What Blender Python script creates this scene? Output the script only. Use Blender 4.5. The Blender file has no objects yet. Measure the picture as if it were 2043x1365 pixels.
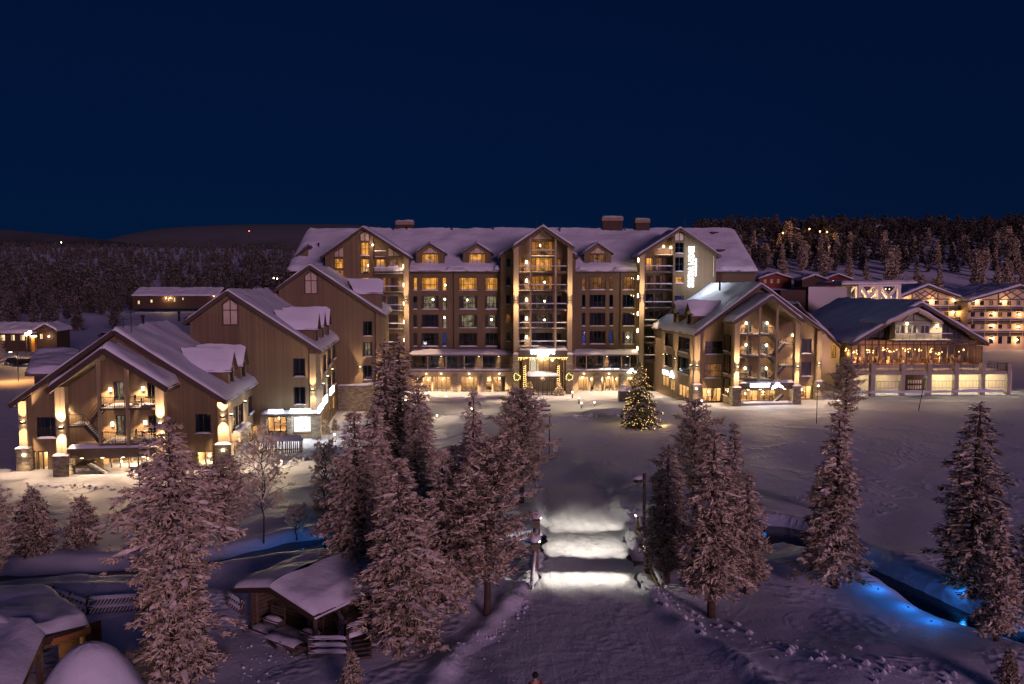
import bpy, math, random
import numpy as np
from mathutils import Vector, Matrix, noise as mnoise

SC = bpy.context.scene
COL = SC.collection
R = math.radians
rnd = random.Random(7)

# ------------------------------------------------------------------ camera
CAM_H, PITCH, FPX = 16.5, math.atan((682.5 - 572.0) / 1589.0), 1589.0
cam_d = bpy.data.cameras.new('camera')
cam_d.sensor_width = 36.0
cam_d.lens = 36.0 * FPX / 2043.0
cam_d.clip_start = 0.5
cam_d.clip_end = 30000.0
cam = bpy.data.objects.new('camera', cam_d)
COL.objects.link(cam)
cam.location = (0, 0, CAM_H)
cam.rotation_euler = (R(90) - PITCH, 0, 0)
SC.camera = cam

# ------------------------------------------------------------------ sky, sun, exposure
SUN_AZ, SUN_EL = R(153), R(7.5)          # azimuth measured from +Y clockwise: behind the camera, to its right
world = bpy.data.worlds.new('World')
SC.world = world
world.use_nodes = True
wn = world.node_tree.nodes
wl = world.node_tree.links
wn.clear()
w_out = wn.new('ShaderNodeOutputWorld')
w_bg = wn.new('ShaderNodeBackground')
w_sky = wn.new('ShaderNodeTexSky')
w_sky.sky_type = 'NISHITA'
w_sky.sun_disc = False
w_sky.sun_elevation = SUN_EL
w_sky.sun_rotation = SUN_AZ
w_sky.altitude = 600
w_sky.air_density = 1.0
w_sky.dust_density = 0.2
w_sky.ozone_density = 3.0
w_mul = wn.new('ShaderNodeMix')
w_mul.data_type = 'RGBA'
w_mul.blend_type = 'MULTIPLY'
w_mul.inputs[0].default_value = 1.0
w_mul.inputs[7].default_value = (0.0012, 0.017, 0.066, 1)
wl.new(w_sky.outputs[0], w_mul.inputs[6])
w_add = wn.new('ShaderNodeMix')
w_add.data_type = 'RGBA'
w_add.blend_type = 'ADD'
w_add.inputs[0].default_value = 1.0
w_add.inputs[7].default_value = (0.012, 0.085, 0.40, 1)      # even night-sky glow under the tinted sky
wl.new(w_mul.outputs[2], w_add.inputs[6])
wl.new(w_add.outputs[2], w_bg.inputs['Color'])
w_bg.inputs['Strength'].default_value = 0.05
wl.new(w_bg.outputs[0], w_out.inputs['Surface'])

sun_d = bpy.data.lights.new('sun', 'SUN')
sun_d.energy = 1.25
sun_d.angle = R(20)
sun_d.color = (1.0, 0.54, 0.75)
sun = bpy.data.objects.new('sun', sun_d)
COL.objects.link(sun)
sdir = Vector((math.sin(SUN_AZ) * math.cos(SUN_EL), math.cos(SUN_AZ) * math.cos(SUN_EL), math.sin(SUN_EL)))
sun.rotation_euler = sdir.to_track_quat('Z', 'Y').to_euler()

SC.view_settings.view_transform = 'Standard'
SC.view_settings.look = 'None'
SC.view_settings.exposure = 0.0
SC.view_settings.gamma = 1.0
SC.view_settings.use_curve_mapping = False
SC.render.engine = 'CYCLES'
cy = SC.cycles
cy.use_denoising = True
cy.max_bounces = 5
cy.diffuse_bounces = 2
cy.glossy_bounces = 2
cy.transmission_bounces = 2
cy.transparent_max_bounces = 10
cy.sample_clamp_indirect = 2.0
cy.sample_clamp_direct = 12.0
cy.caustics_reflective = False
cy.caustics_refractive = False

# ------------------------------------------------------------------ pixel <-> world (survey of the photograph)
_cp, _sp = math.cos(PITCH), math.sin(PITCH)
CAM = Vector((0, 0, CAM_H))

def ray(px, py):
    a = (px - 1021.5) / FPX
    b = -(py - 682.5) / FPX
    return Vector((a, _cp + b * _sp, -_sp + b * _cp))

def at(px, py, Y):
    d = ray(px, py)
    return CAM + d * (Y / d.y)

def scale_at(Y):
    return FPX / Y

# ------------------------------------------------------------------ terrain
_cpts = np.array([(0, 40, 0), (-33, 64, .40), (-45, 70, .4), (-22, 86, .1), (33, 100, .85), (45, 108, .9), (0, 127, -.45), (-20, 120, -.3), (30, 126, -.3),
                  (60, 114, .9), (0, 75, 0), (60, 60, .2), (-60, 60, .4), (0, 20, 0), (90, 110, 1.2), (-70, 110, .8)], float)

STREAM_PX = [(-240, 1178), (20, 1166), (150, 1158), (270, 1150), (400, 1138), (520, 1116), (640, 1092), (800, 1084), (950, 1088), (1080, 1098), (1200, 1122), (1300, 1138),
             (1400, 1124), (1480, 1086), (1545, 1066), (1625, 1090), (1720, 1136), (1800, 1180), (1880, 1226), (1960, 1258), (2060, 1296), (2250, 1370)]

def flat_ground(px, py, z=0.0):
    d = ray(px, py)
    return CAM + d * ((z - CAM_H) / d.z)

STREAM = [flat_ground(x, y, -.5) for x, y in STREAM_PX]
def _smooth(pts, n=8):
    out = []
    P = [pts[0]] + pts + [pts[-1]]
    for i in range(1, len(P) - 2):
        p0, p1, p2, p3 = P[i - 1], P[i], P[i + 1], P[i + 2]
        for k in range(n):
            t = k / n
            out.append(0.5 * ((2 * p1) + (p2 - p0) * t + (2 * p0 - 5 * p1 + 4 * p2 - p3) * t * t + (3 * p1 - p0 - 3 * p2 + p3) * t ** 3))
    out.append(pts[-1])
    return out
STREAM = _smooth(STREAM, 6)
_st = np.array([(p.x, p.y) for p in STREAM])

POOL_A, POOL_B = flat_ground(560, 1114, -.5), flat_ground(1590, 1080, -.5)
PATH_PX = [(1120, 930, 6.0), (1150, 1000, 5.6), (1165, 1060, 5.2), (1172, 1120, 5.2), (1172, 1160, 5.6), (1165, 1200, 6.5), (1168, 1250, 8.5), (1180, 1300, 11), (1200, 1365, 13), (1210, 1500, 14)]
PATH = [(flat_ground(x, y), w) for x, y, w in PATH_PX]
_pt = np.array([(p.x, p.y, w * .5) for p, w in PATH])
_o = np.argsort(_pt[:, 1])
_pt = _pt[_o]

MOUNDS = []        # (x, y, radius_x, radius_y, height)
for px, py, rx, ry, h in [(690, 812, 3.0, 2.5, 1.7), (1760, 790, 2.6, 1.6, 1.0), (1795, 792, 2.0, 1.4, .8), (1180, 1180, 0, 0, 0), (560, 925, 4.0, 1.5, .5), (1140, 838, 5, 1.0, .35), (640, 905, 5, 1.2, .45),
                          (900, 835, 7, 1.0, .35), (1200, 826, 4, 1.0, .4), (120, 655, 22, 12, 5.0), (60, 640, 30, 12, 5.0), (1600, 1140, 6, 3, .45), (1900, 1330, 7, 3, .5), (590, 1130, 5, 2.0, .6),
                          (250, 1190, 6, 1.0, .55), (840, 1185, 4, 2, .35), (1330, 820, 5, 2, .4), (480, 900, 2.5, 2.5, .6), (1690, 1120, 4, 1.6, .4)]:
    if rx:
        g = flat_ground(px, py)
        MOUNDS.append((g.x, g.y, rx, ry, h))

def terrain(x, y):
    x = np.atleast_1d(np.asarray(x, float)); y = np.atleast_1d(np.asarray(y, float))
    w = 1.0 / ((x[:, None] - _cpts[:, 0]) ** 2 + (y[:, None] - _cpts[:, 1]) ** 2 + 30.0) ** 1.5
    h = (w * _cpts[:, 2]).sum(1) / w.sum(1)
    # the land behind the hotel climbs
    ang = x / np.maximum(y, 1.0)
    left = 1 / (1 + np.exp((ang + .12) * 14))
    d = np.maximum(y - 170, 0)
    hl = 3.2 * np.minimum(d, 240) / 240 + np.maximum(y - 420, 0) * .072 * np.exp(-np.maximum(y - 1900, 0) / 2500)
    hr = np.interp(y, [0, 170, 190, 240, 300, 430, 560, 800, 2000, 3500], [0, 0, 1, 8, 15.5, 43, 55, 57, 40, 0])
    rise = left * hl + (1 - left) * hr
    rise = np.where(y > 2200, rise * np.exp(-(y - 2200) / 1200), rise)
    h = h + rise
    # soft undulation
    und = .10 * np.sin(x * .21 + 1.3) * np.sin(y * .17 + .4) + .05 * np.sin(x * .53 + y * .31) + .03 * np.sin(x * 1.1 - y * .7 + 2)
    flat = np.exp(-(np.maximum(0, np.abs(y - 118) - 10) / 6) ** 2)
    h = h + und * (1 - .7 * flat)
    for mx, my, rx, ry, mh in MOUNDS:
        h = h + mh * np.exp(-(((x - mx) / rx) ** 2 + ((y - my) / ry) ** 2))
    near = (y < 80) & (y > 15)
    if near.any():
        xs, ys = x[near], y[near]
        hh = h[near]
        # groomed path, sunk a little with banks of pushed snow beside it
        pw = np.interp(ys, _pt[:, 1], _pt[:, 2]); pc = np.interp(ys, _pt[:, 1], _pt[:, 0])
        e = np.abs(xs - pc) - pw
        fade = np.clip((66 - ys) / 8, 0, 1)
        bank = .32 * np.exp(-((e - .55) / .45) ** 2) * (.75 + .4 * np.sin(ys * 2.3) * np.sin(ys * .9 + xs))
        hh = hh * (1 - fade * (e < 0)) + fade * (bank - .10 * (1 / (1 + np.exp(e * 6))))
        # stream
        dmin = np.full(xs.shape, 1e9)
        for i in range(len(_st) - 1):
            a, b = _st[i], _st[i + 1]
            ab = b - a
            L2 = (ab ** 2).sum()
            t = np.clip(((xs - a[0]) * ab[0] + (ys - a[1]) * ab[1]) / L2, 0, 1)
            dd = np.hypot(xs - (a[0] + ab[0] * t), ys - (a[1] + ab[1] * t))
            dmin = np.minimum(dmin, dd)
        width = 1.25 + sum(b_ * np.exp(-((xs - a_.x) ** 2 + (ys - a_.y) ** 2) / 9.0) for a_, b_ in ((POOL_A, .9), (POOL_B, 1.3))) + .22 * np.sin(xs * .8) + .12 * np.sin(xs * 2.1 + ys)
        f = 1 / (1 + np.exp(np.clip((dmin - width) * 9, -50, 50)))
        hh = hh * (1 - .3 * f) - .95 * f + .10 * np.exp(-((dmin - width - .9) / .6) ** 2)
        h[near] = hh
    return h

def gz(x, y):
    return float(terrain(x, y)[0])

def ground(px, py):
    p = flat_ground(px, py, 0)
    for _ in range(6):
        p = flat_ground(px, py, gz(p.x, p.y))
    return p

def ground_y(px, Y):
    """the ground point at distance Y in the picture column px"""
    x = (px - 1021.5) / FPX * (Y * _cp + 16 * _sp)
    return Vector((x, Y, gz(x, Y)))

# ------------------------------------------------------------------ frames
class Frame:
    def __init__(s, x, y, deg=0.0):
        a = R(deg)
        s.o = Vector((x, y, 0)); s.a = a
        s.r = Vector((math.cos(a), math.sin(a), 0))
        s.n = Vector((math.sin(a), -math.cos(a), 0))
    def p(s, u, v, z):
        return s.o + s.r * u + s.n * v + Vector((0, 0, z))
    def px(s, px, py, v=0.0):
        d = ray(px, py)
        q = s.o + s.n * v
        t = (q - CAM).dot(s.n) / d.dot(s.n)
        h = CAM + d * t
        return (h - s.o).dot(s.r), h.z
    def rect(s, x0, y0, x1, y1, v=0.0):
        u0, za = s.px(x0, (y0 + y1) / 2, v); u1, _ = s.px(x1, (y0 + y1) / 2, v)
        um = (x0 + x1) / 2
        return u0, u1, s.px(um, y1, v)[1], s.px(um, y0, v)[1]
    def side(s, u, right=True):
        """frame of the wall that runs back from the point u: its n faces +r (right) or -r (left)"""
        o = s.p(u, 0, 0)
        f = Frame(o.x, o.y, 0)
        f.a = s.a + (R(90) if right else -R(90))
        f.r = Vector((math.cos(f.a), math.sin(f.a), 0)); f.n = Vector((math.sin(f.a), -math.cos(f.a), 0))
        return f

# ------------------------------------------------------------------ materials
MATS = {}
def new_mat(name):
    m = bpy.data.materials.new(name); m.use_nodes = True
    nt = m.node_tree
    b = nt.nodes['Principled BSDF']
    MATS[name] = m
    return m, nt, b

def nd(nt, t, **kw):
    n = nt.nodes.new(t)
    for k, v in kw.items():
        setattr(n, k, v)
    return n

def plain(name, col, rough=.7, metal=0, var=.0, scale=3.0, bump=0.0, bscale=20.0, spec=.5):
    m, nt, b = new_mat(name)
    b.inputs['Roughness'].default_value = rough
    b.inputs['Metallic'].default_value = metal
    b.inputs['Specular IOR Level'].default_value = spec
    tc = nd(nt, 'ShaderNodeTexCoord')
    if var > 0:
        n = nd(nt, 'ShaderNodeTexNoise'); n.inputs['Scale'].default_value = scale; n.inputs['Detail'].default_value = 5
        nt.links.new(tc.outputs['Object'], n.inputs['Vector'])
        r = nd(nt, 'ShaderNodeValToRGB')
        lo = [c * (1 - var) for c in col]; hi = [min(1, c * (1 + var)) for c in col]
        r.color_ramp.elements[0].position = .3; r.color_ramp.elements[1].position = .7
        r.color_ramp.elements[0].color = (*lo, 1); r.color_ramp.elements[1].color = (*hi, 1)
        nt.links.new(n.outputs['Fac'], r.inputs[0]); nt.links.new(r.outputs[0], b.inputs['Base Color'])
    else:
        b.inputs['Base Color'].default_value = (*col, 1)
    if bump > 0:
        n2 = nd(nt, 'ShaderNodeTexNoise'); n2.inputs['Scale'].default_value = bscale; n2.inputs['Detail'].default_value = 6
        nt.links.new(tc.outputs['Object'], n2.inputs['Vector'])
        bp = nd(nt, 'ShaderNodeBump'); bp.inputs['Strength'].default_value = bump; bp.inputs['Distance'].default_value = .1
        nt.links.new(n2.outputs['Fac'], bp.inputs['Height']); nt.links.new(bp.outputs[0], b.inputs['Normal'])
    return m

def emit(name, col, strength, sampling='NONE', var=0.0, scale=1.5, fold=0.0):
    m = bpy.data.materials.new(name); m.use_nodes = True
    nt = m.node_tree; nt.nodes.clear()
    o = nd(nt, 'ShaderNodeOutputMaterial'); e = nd(nt, 'ShaderNodeEmission')
    e.inputs['Color'].default_value = (*col, 1); e.inputs['Strength'].default_value = strength
    if var > 0:
        tc = nd(nt, 'ShaderNodeTexCoord')
        n = nd(nt, 'ShaderNodeTexNoise'); n.inputs['Scale'].default_value = scale; n.inputs['Detail'].default_value = 3
        nt.links.new(tc.outputs['Object'], n.inputs['Vector'])
        mr = nd(nt, 'ShaderNodeMapRange')
        mr.inputs[1].default_value = .3; mr.inputs[2].default_value = .7
        mr.inputs[3].default_value = strength * (1 - var); mr.inputs[4].default_value = strength * (1 + var)
        nt.links.new(n.outputs['Fac'], mr.inputs[0]); nt.links.new(mr.outputs[0], e.inputs['Strength'])
    nt.links.new(e.outputs[0], o.inputs['Surface'])
    m.cycles.emission_sampling = sampling
    MATS[name] = m
    return m

def boards(name, col, w=.16, var=.22, rough=.75):
    """vertical boarding: the board index along the wall drives a tone and a shallow groove"""
    m, nt, b = new_mat(name)
    b.inputs['Roughness'].default_value = rough
    g = nd(nt, 'ShaderNodeNewGeometry')
    cr = nd(nt, 'ShaderNodeVectorMath', operation='CROSS_PRODUCT'); cr.inputs[1].default_value = (0, 0, 1)
    nt.links.new(g.outputs['True Normal'], cr.inputs[0])
    dt = nd(nt, 'ShaderNodeVectorMath', operation='DOT_PRODUCT')
    nt.links.new(cr.outputs[0], dt.inputs[0]); nt.links.new(g.outputs['Position'], dt.inputs[1])
    dv = nd(nt, 'ShaderNodeMath', operation='DIVIDE'); dv.inputs[1].default_value = w
    nt.links.new(dt.outputs['Value'], dv.inputs[0])
    fl = nd(nt, 'ShaderNodeMath', operation='FLOOR'); nt.links.new(dv.outputs[0], fl.inputs[0])
    fr = nd(nt, 'ShaderNodeMath', operation='FRACT'); nt.links.new(dv.outputs[0], fr.inputs[0])
    wn_ = nd(nt, 'ShaderNodeTexWhiteNoise', noise_dimensions='1D'); nt.links.new(fl.outputs[0], wn_.inputs['W'])
    n = nd(nt, 'ShaderNodeTexNoise'); n.inputs['Scale'].default_value = .55; n.inputs['Detail'].default_value = 4
    nt.links.new(g.outputs['Position'], n.inputs['Vector'])
    ad = nd(nt, 'ShaderNodeMath', operation='ADD'); nt.links.new(wn_.outputs['Value'], ad.inputs[0]); nt.links.new(n.outputs['Fac'], ad.inputs[1])
    r = nd(nt, 'ShaderNodeMapRange'); r.inputs[1].default_value = .2; r.inputs[2].default_value = 1.6; r.inputs[3].default_value = 1 - var; r.inputs[4].default_value = 1 + var
    nt.links.new(ad.outputs[0], r.inputs[0])
    sc = nd(nt, 'ShaderNodeVectorMath', operation='SCALE'); sc.inputs[0].default_value = col
    nt.links.new(r.outputs[0], sc.inputs['Scale']); nt.links.new(sc.outputs[0], b.inputs['Base Color'])
    gr = nd(nt, 'ShaderNodeMath', operation='LESS_THAN'); gr.inputs[1].default_value = .12; nt.links.new(fr.outputs[0], gr.inputs[0])
    bp = nd(nt, 'ShaderNodeBump'); bp.invert = True; bp.inputs['Strength'].default_value = .6; bp.inputs['Distance'].default_value = .02
    nt.links.new(gr.outputs[0], bp.inputs['Height']); nt.links.new(bp.outputs[0], b.inputs['Normal'])
    return m

def stonework(name, col, sc=2.6):
    m, nt, b = new_mat(name)
    b.inputs['Roughness'].default_value = .85
    g = nd(nt, 'ShaderNodeNewGeometry')
    mp = nd(nt, 'ShaderNodeMapping'); mp.inputs['Scale'].default_value = (1, 1, 2.4)
    nt.links.new(g.outputs['Position'], mp.inputs[0])
    v = nd(nt, 'ShaderNodeTexVoronoi'); v.inputs['Scale'].default_value = sc; v.distance = 'CHEBYCHEV'
    nt.links.new(mp.outputs[0], v.inputs['Vector'])
    ve = nd(nt, 'ShaderNodeTexVoronoi', feature='DISTANCE_TO_EDGE'); ve.inputs['Scale'].default_value = sc
    nt.links.new(mp.outputs[0], ve.inputs['Vector'])
    bw = nd(nt, 'ShaderNodeSeparateColor'); nt.links.new(v.outputs['Color'], bw.inputs[0])
    r = nd(nt, 'ShaderNodeMapRange'); r.inputs[3].default_value = .55; r.inputs[4].default_value = 1.45
    nt.links.new(bw.outputs[0], r.inputs[0])
    s = nd(nt, 'ShaderNodeVectorMath', operation='SCALE'); s.inputs[0].default_value = col
    nt.links.new(r.outputs[0], s.inputs['Scale']); nt.links.new(s.outputs[0], b.inputs['Base Color'])
    r2 = nd(nt, 'ShaderNodeMapRange'); r2.inputs[2].default_value = .08
    nt.links.new(ve.outputs['Distance'], r2.inputs[0])
    bp = nd(nt, 'ShaderNodeBump'); bp.inputs['Strength'].default_value = .8; bp.inputs['Distance'].default_value = .05
    nt.links.new(r2.outputs[0], bp.inputs['Height']); nt.links.new(bp.outputs[0], b.inputs['Normal'])
    return m

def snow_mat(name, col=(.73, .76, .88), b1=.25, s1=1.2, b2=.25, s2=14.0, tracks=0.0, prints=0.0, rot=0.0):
    m, nt, b = new_mat(name)
    b.inputs['Roughness'].default_value = .62
    b.inputs['Specular IOR Level'].default_value = .25
    b.inputs['Base Color'].default_value = (*col, 1)
    g = nd(nt, 'ShaderNodeNewGeometry')
    a = nd(nt, 'ShaderNodeTexNoise'); a.inputs['Scale'].default_value = s1; a.inputs['Detail'].default_value = 4
    c = nd(nt, 'ShaderNodeTexNoise'); c.inputs['Scale'].default_value = s2; c.inputs['Detail'].default_value = 4
    nt.links.new(g.outputs['Position'], a.inputs['Vector']); nt.links.new(g.outputs['Position'], c.inputs['Vector'])
    p1 = nd(nt, 'ShaderNodeBump'); p1.inputs['Strength'].default_value = b1; p1.inputs['Distance'].default_value = .3
    p2 = nd(nt, 'ShaderNodeBump'); p2.inputs['Strength'].default_value = b2; p2.inputs['Distance'].default_value = .04
    nt.links.new(a.outputs['Fac'], p1.inputs['Height']); nt.links.new(c.outputs['Fac'], p2.inputs['Height'])
    nt.links.new(p1.outputs[0], p2.inputs['Normal'])
    last = p2
    if tracks:
        mp = nd(nt, 'ShaderNodeMapping'); mp.inputs['Scale'].default_value = (2.4, .16, 1); mp.inputs['Rotation'].default_value = (0, 0, rot)
        nt.links.new(g.outputs['Position'], mp.inputs[0])
        t = nd(nt, 'ShaderNodeTexNoise'); t.inputs['Scale'].default_value = 1.3; t.inputs['Detail'].default_value = 5; t.inputs['Distortion'].default_value = .9
        nt.links.new(mp.outputs[0], t.inputs['Vector'])
        p3 = nd(nt, 'ShaderNodeBump'); p3.inputs['Strength'].default_value = tracks; p3.inputs['Distance'].default_value = .12
        nt.links.new(t.outputs['Fac'], p3.inputs['Height']); nt.links.new(last.outputs[0], p3.inputs['Normal'])
        last = p3
    if prints:
        vo = nd(nt, 'ShaderNodeTexVoronoi', feature='SMOOTH_F1'); vo.inputs['Scale'].default_value = 2.1; vo.inputs['Smoothness'].default_value = .4
        nt.links.new(g.outputs['Position'], vo.inputs['Vector'])
        pk = nd(nt, 'ShaderNodeTexNoise'); pk.inputs['Scale'].default_value = .16; pk.inputs['Detail'].default_value = 4; pk.inputs['Distortion'].default_value = 1.5
        nt.links.new(g.outputs['Position'], pk.inputs['Vector'])
        mr = nd(nt, 'ShaderNodeMapRange'); mr.inputs[1].default_value = .50; mr.inputs[2].default_value = .62
        nt.links.new(pk.outputs['Fac'], mr.inputs[0])
        ml = nd(nt, 'ShaderNodeMath', operation='MULTIPLY'); nt.links.new(vo.outputs['Distance'], ml.inputs[0]); nt.links.new(mr.outputs[0], ml.inputs[1])
        p4 = nd(nt, 'ShaderNodeBump'); p4.inputs['Strength'].default_value = prints; p4.inputs['Distance'].default_value = .25
        nt.links.new(ml.outputs[0], p4.inputs['Height']); nt.links.new(last.outputs[0], p4.inputs['Normal'])
        last = p4
    nt.links.new(last.outputs[0], b.inputs['Normal'])
    return m

def pane_mat(name, tint=(1, 1, 1), gloss=.10):
    m = bpy.data.materials.new(name); m.use_nodes = True
    nt = m.node_tree; nt.nodes.clear()
    o = nd(nt, 'ShaderNodeOutputMaterial'); mx = nd(nt, 'ShaderNodeMixShader')
    tr = nd(nt, 'ShaderNodeBsdfTransparent'); tr.inputs[0].default_value = (*tint, 1)
    gl = nd(nt, 'ShaderNodeBsdfGlossy'); gl.inputs['Roughness'].default_value = .03
    fr = nd(nt, 'ShaderNodeFresnel'); fr.inputs[0].default_value = 1.5
    ad = nd(nt, 'ShaderNodeMath', operation='ADD'); ad.inputs[1].default_value = gloss - .04; ad.use_clamp = True
    nt.links.new(fr.outputs[0], ad.inputs[0]); nt.links.new(ad.outputs[0], mx.inputs[0])
    nt.links.new(tr.outputs[0], mx.inputs[1]); nt.links.new(gl.outputs[0], mx.inputs[2]); nt.links.new(mx.outputs[0], o.inputs['Surface'])
    MATS[name] = m
    return m

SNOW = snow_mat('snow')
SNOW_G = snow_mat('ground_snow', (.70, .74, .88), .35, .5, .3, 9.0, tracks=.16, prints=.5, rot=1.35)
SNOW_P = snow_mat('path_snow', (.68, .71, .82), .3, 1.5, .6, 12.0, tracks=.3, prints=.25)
WOOD = boards('taupe_boarding', (.135, .094, .052))
PALEWOOD = boards('pale_boarding', (.25, .195, .125), .14)
RENDER = plain('taupe_render', (.115, .080, .047), .85, var=.08, scale=.6)
BEIGE = plain('beige_panel', (.30, .24, .16), .8, var=.08, scale=.8)
DARKWOOD = boards('dark_boarding', (.055, .030, .018), .14)
REDWOOD = boards('red_boarding', (.16, .025, .015), .14)
CREAM = plain('cream_render', (.55, .46, .33), .85, var=.06, scale=.5)
STONE = stonework('slate_stonework', (.19, .165, .125))
DARK = plain('dark_metal', (.022, .019, .017), .5, .3)
BROWN = plain('brown_trim', (.045, .028, .02), .6, var=.1)
ROOFING = plain('roof_felt', (.035, .028, .025), .8)
CONCRETE = plain('concrete', (.33, .30, .26), .85, var=.12, scale=1.5)
WHITE = plain('white_paint', (.72, .68, .60), .6, var=.05)
PALE = plain('pale_panel', (.46, .38, .31), .5, var=.1, scale=2)
GLASS = pane_mat('window_glass')
DGLASS = pane_mat('dark_glass', (.45, .5, .55), .16)
BARK = plain('bark', (.075, .05, .038), .9, var=.35, scale=6, bump=.6, bscale=14)
LOG = plain('weathered_log', (.085, .06, .042), .85, var=.3, scale=4)
POST = plain('bridge_timber', (.13, .095, .06), .8, var=.25, scale=5)
NEEDLE = plain('dark_needles', (.030, .034, .022), .8, var=.4, scale=5)
FROST = plain('frosted_needles', (.78, .68, .50), .8, var=.22, scale=2.2)  # rime over needles, warmed in colour to stand in for lamplight on the trees
FROSTB = plain('rimed_needles', (.50, .41, .29), .8, var=.3, scale=2.8)  # lamplight warmth mixed into this rime tone as well
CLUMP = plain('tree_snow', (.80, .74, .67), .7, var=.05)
GREEN = plain('green_needles', (.060, .070, .025), .7, var=.4, scale=6)
WATER = plain('stream_water', (.004, .005, .007), .06, spec=.5, bump=.12, bscale=5)
AMBER = emit('amber_room', (1.0, .43, .08), .80, var=.75, scale=1.1)
AMBERC = emit('amber_curtain', (1.0, .38, .06), .34, var=.5, scale=5)
DIM = emit('dim_amber_room', (1.0, .42, .12), .20, var=.8, scale=1.2)
DIMC = emit('dim_curtain', (1.0, .45, .18), .10, var=.6, scale=4)
SHADE_ = emit('unlit_room', (.25, .30, .42), .006, var=.9, scale=2)  # dark rooms still get a faint bluish glow of their own
SHADEC = plain('dark_curtain', (.10, .08, .07), .9)
COOLR = emit('pale_lit_room', (1.0, .82, .50), .16, var=.95, scale=2.3)
BLUER = emit('blue_lit_room', (.10, .22, 1.0), .14, var=.95, scale=.9)
LAMP = emit('lamp_glow', (1.0, .78, .46), 26)
LAMPW = emit('lamp_core', (1.0, .86, .62), 40)
SIGNW = emit('sign_white', (.86, .93, 1.0), 9, sampling='AUTO')
SIGNS = emit('sign_small', (.86, .93, 1.0), 5, sampling='AUTO')
FAIRY = emit('fairy_light', (1.0, .60, .20), 5.5)
FAIRYW = emit('wreath_light', (1.0, .78, .26), 3)
BLUEL = emit('blue_glow', (.05, .35, 1.0), 4)
REDL = emit('red_beacon', (1.0, .08, .04), 10)
INTERIOR = plain('interior_wall', (.55, .42, .26), .8, var=.25, scale=1.2)
INTFLOOR = plain('interior_floor', (.30, .19, .10), .5, var=.2)
FURN = plain('interior_furniture', (.10, .06, .035), .6, var=.4, scale=2)
ORANGE = plain('orange_fabric', (.55, .12, .02), .8)
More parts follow.
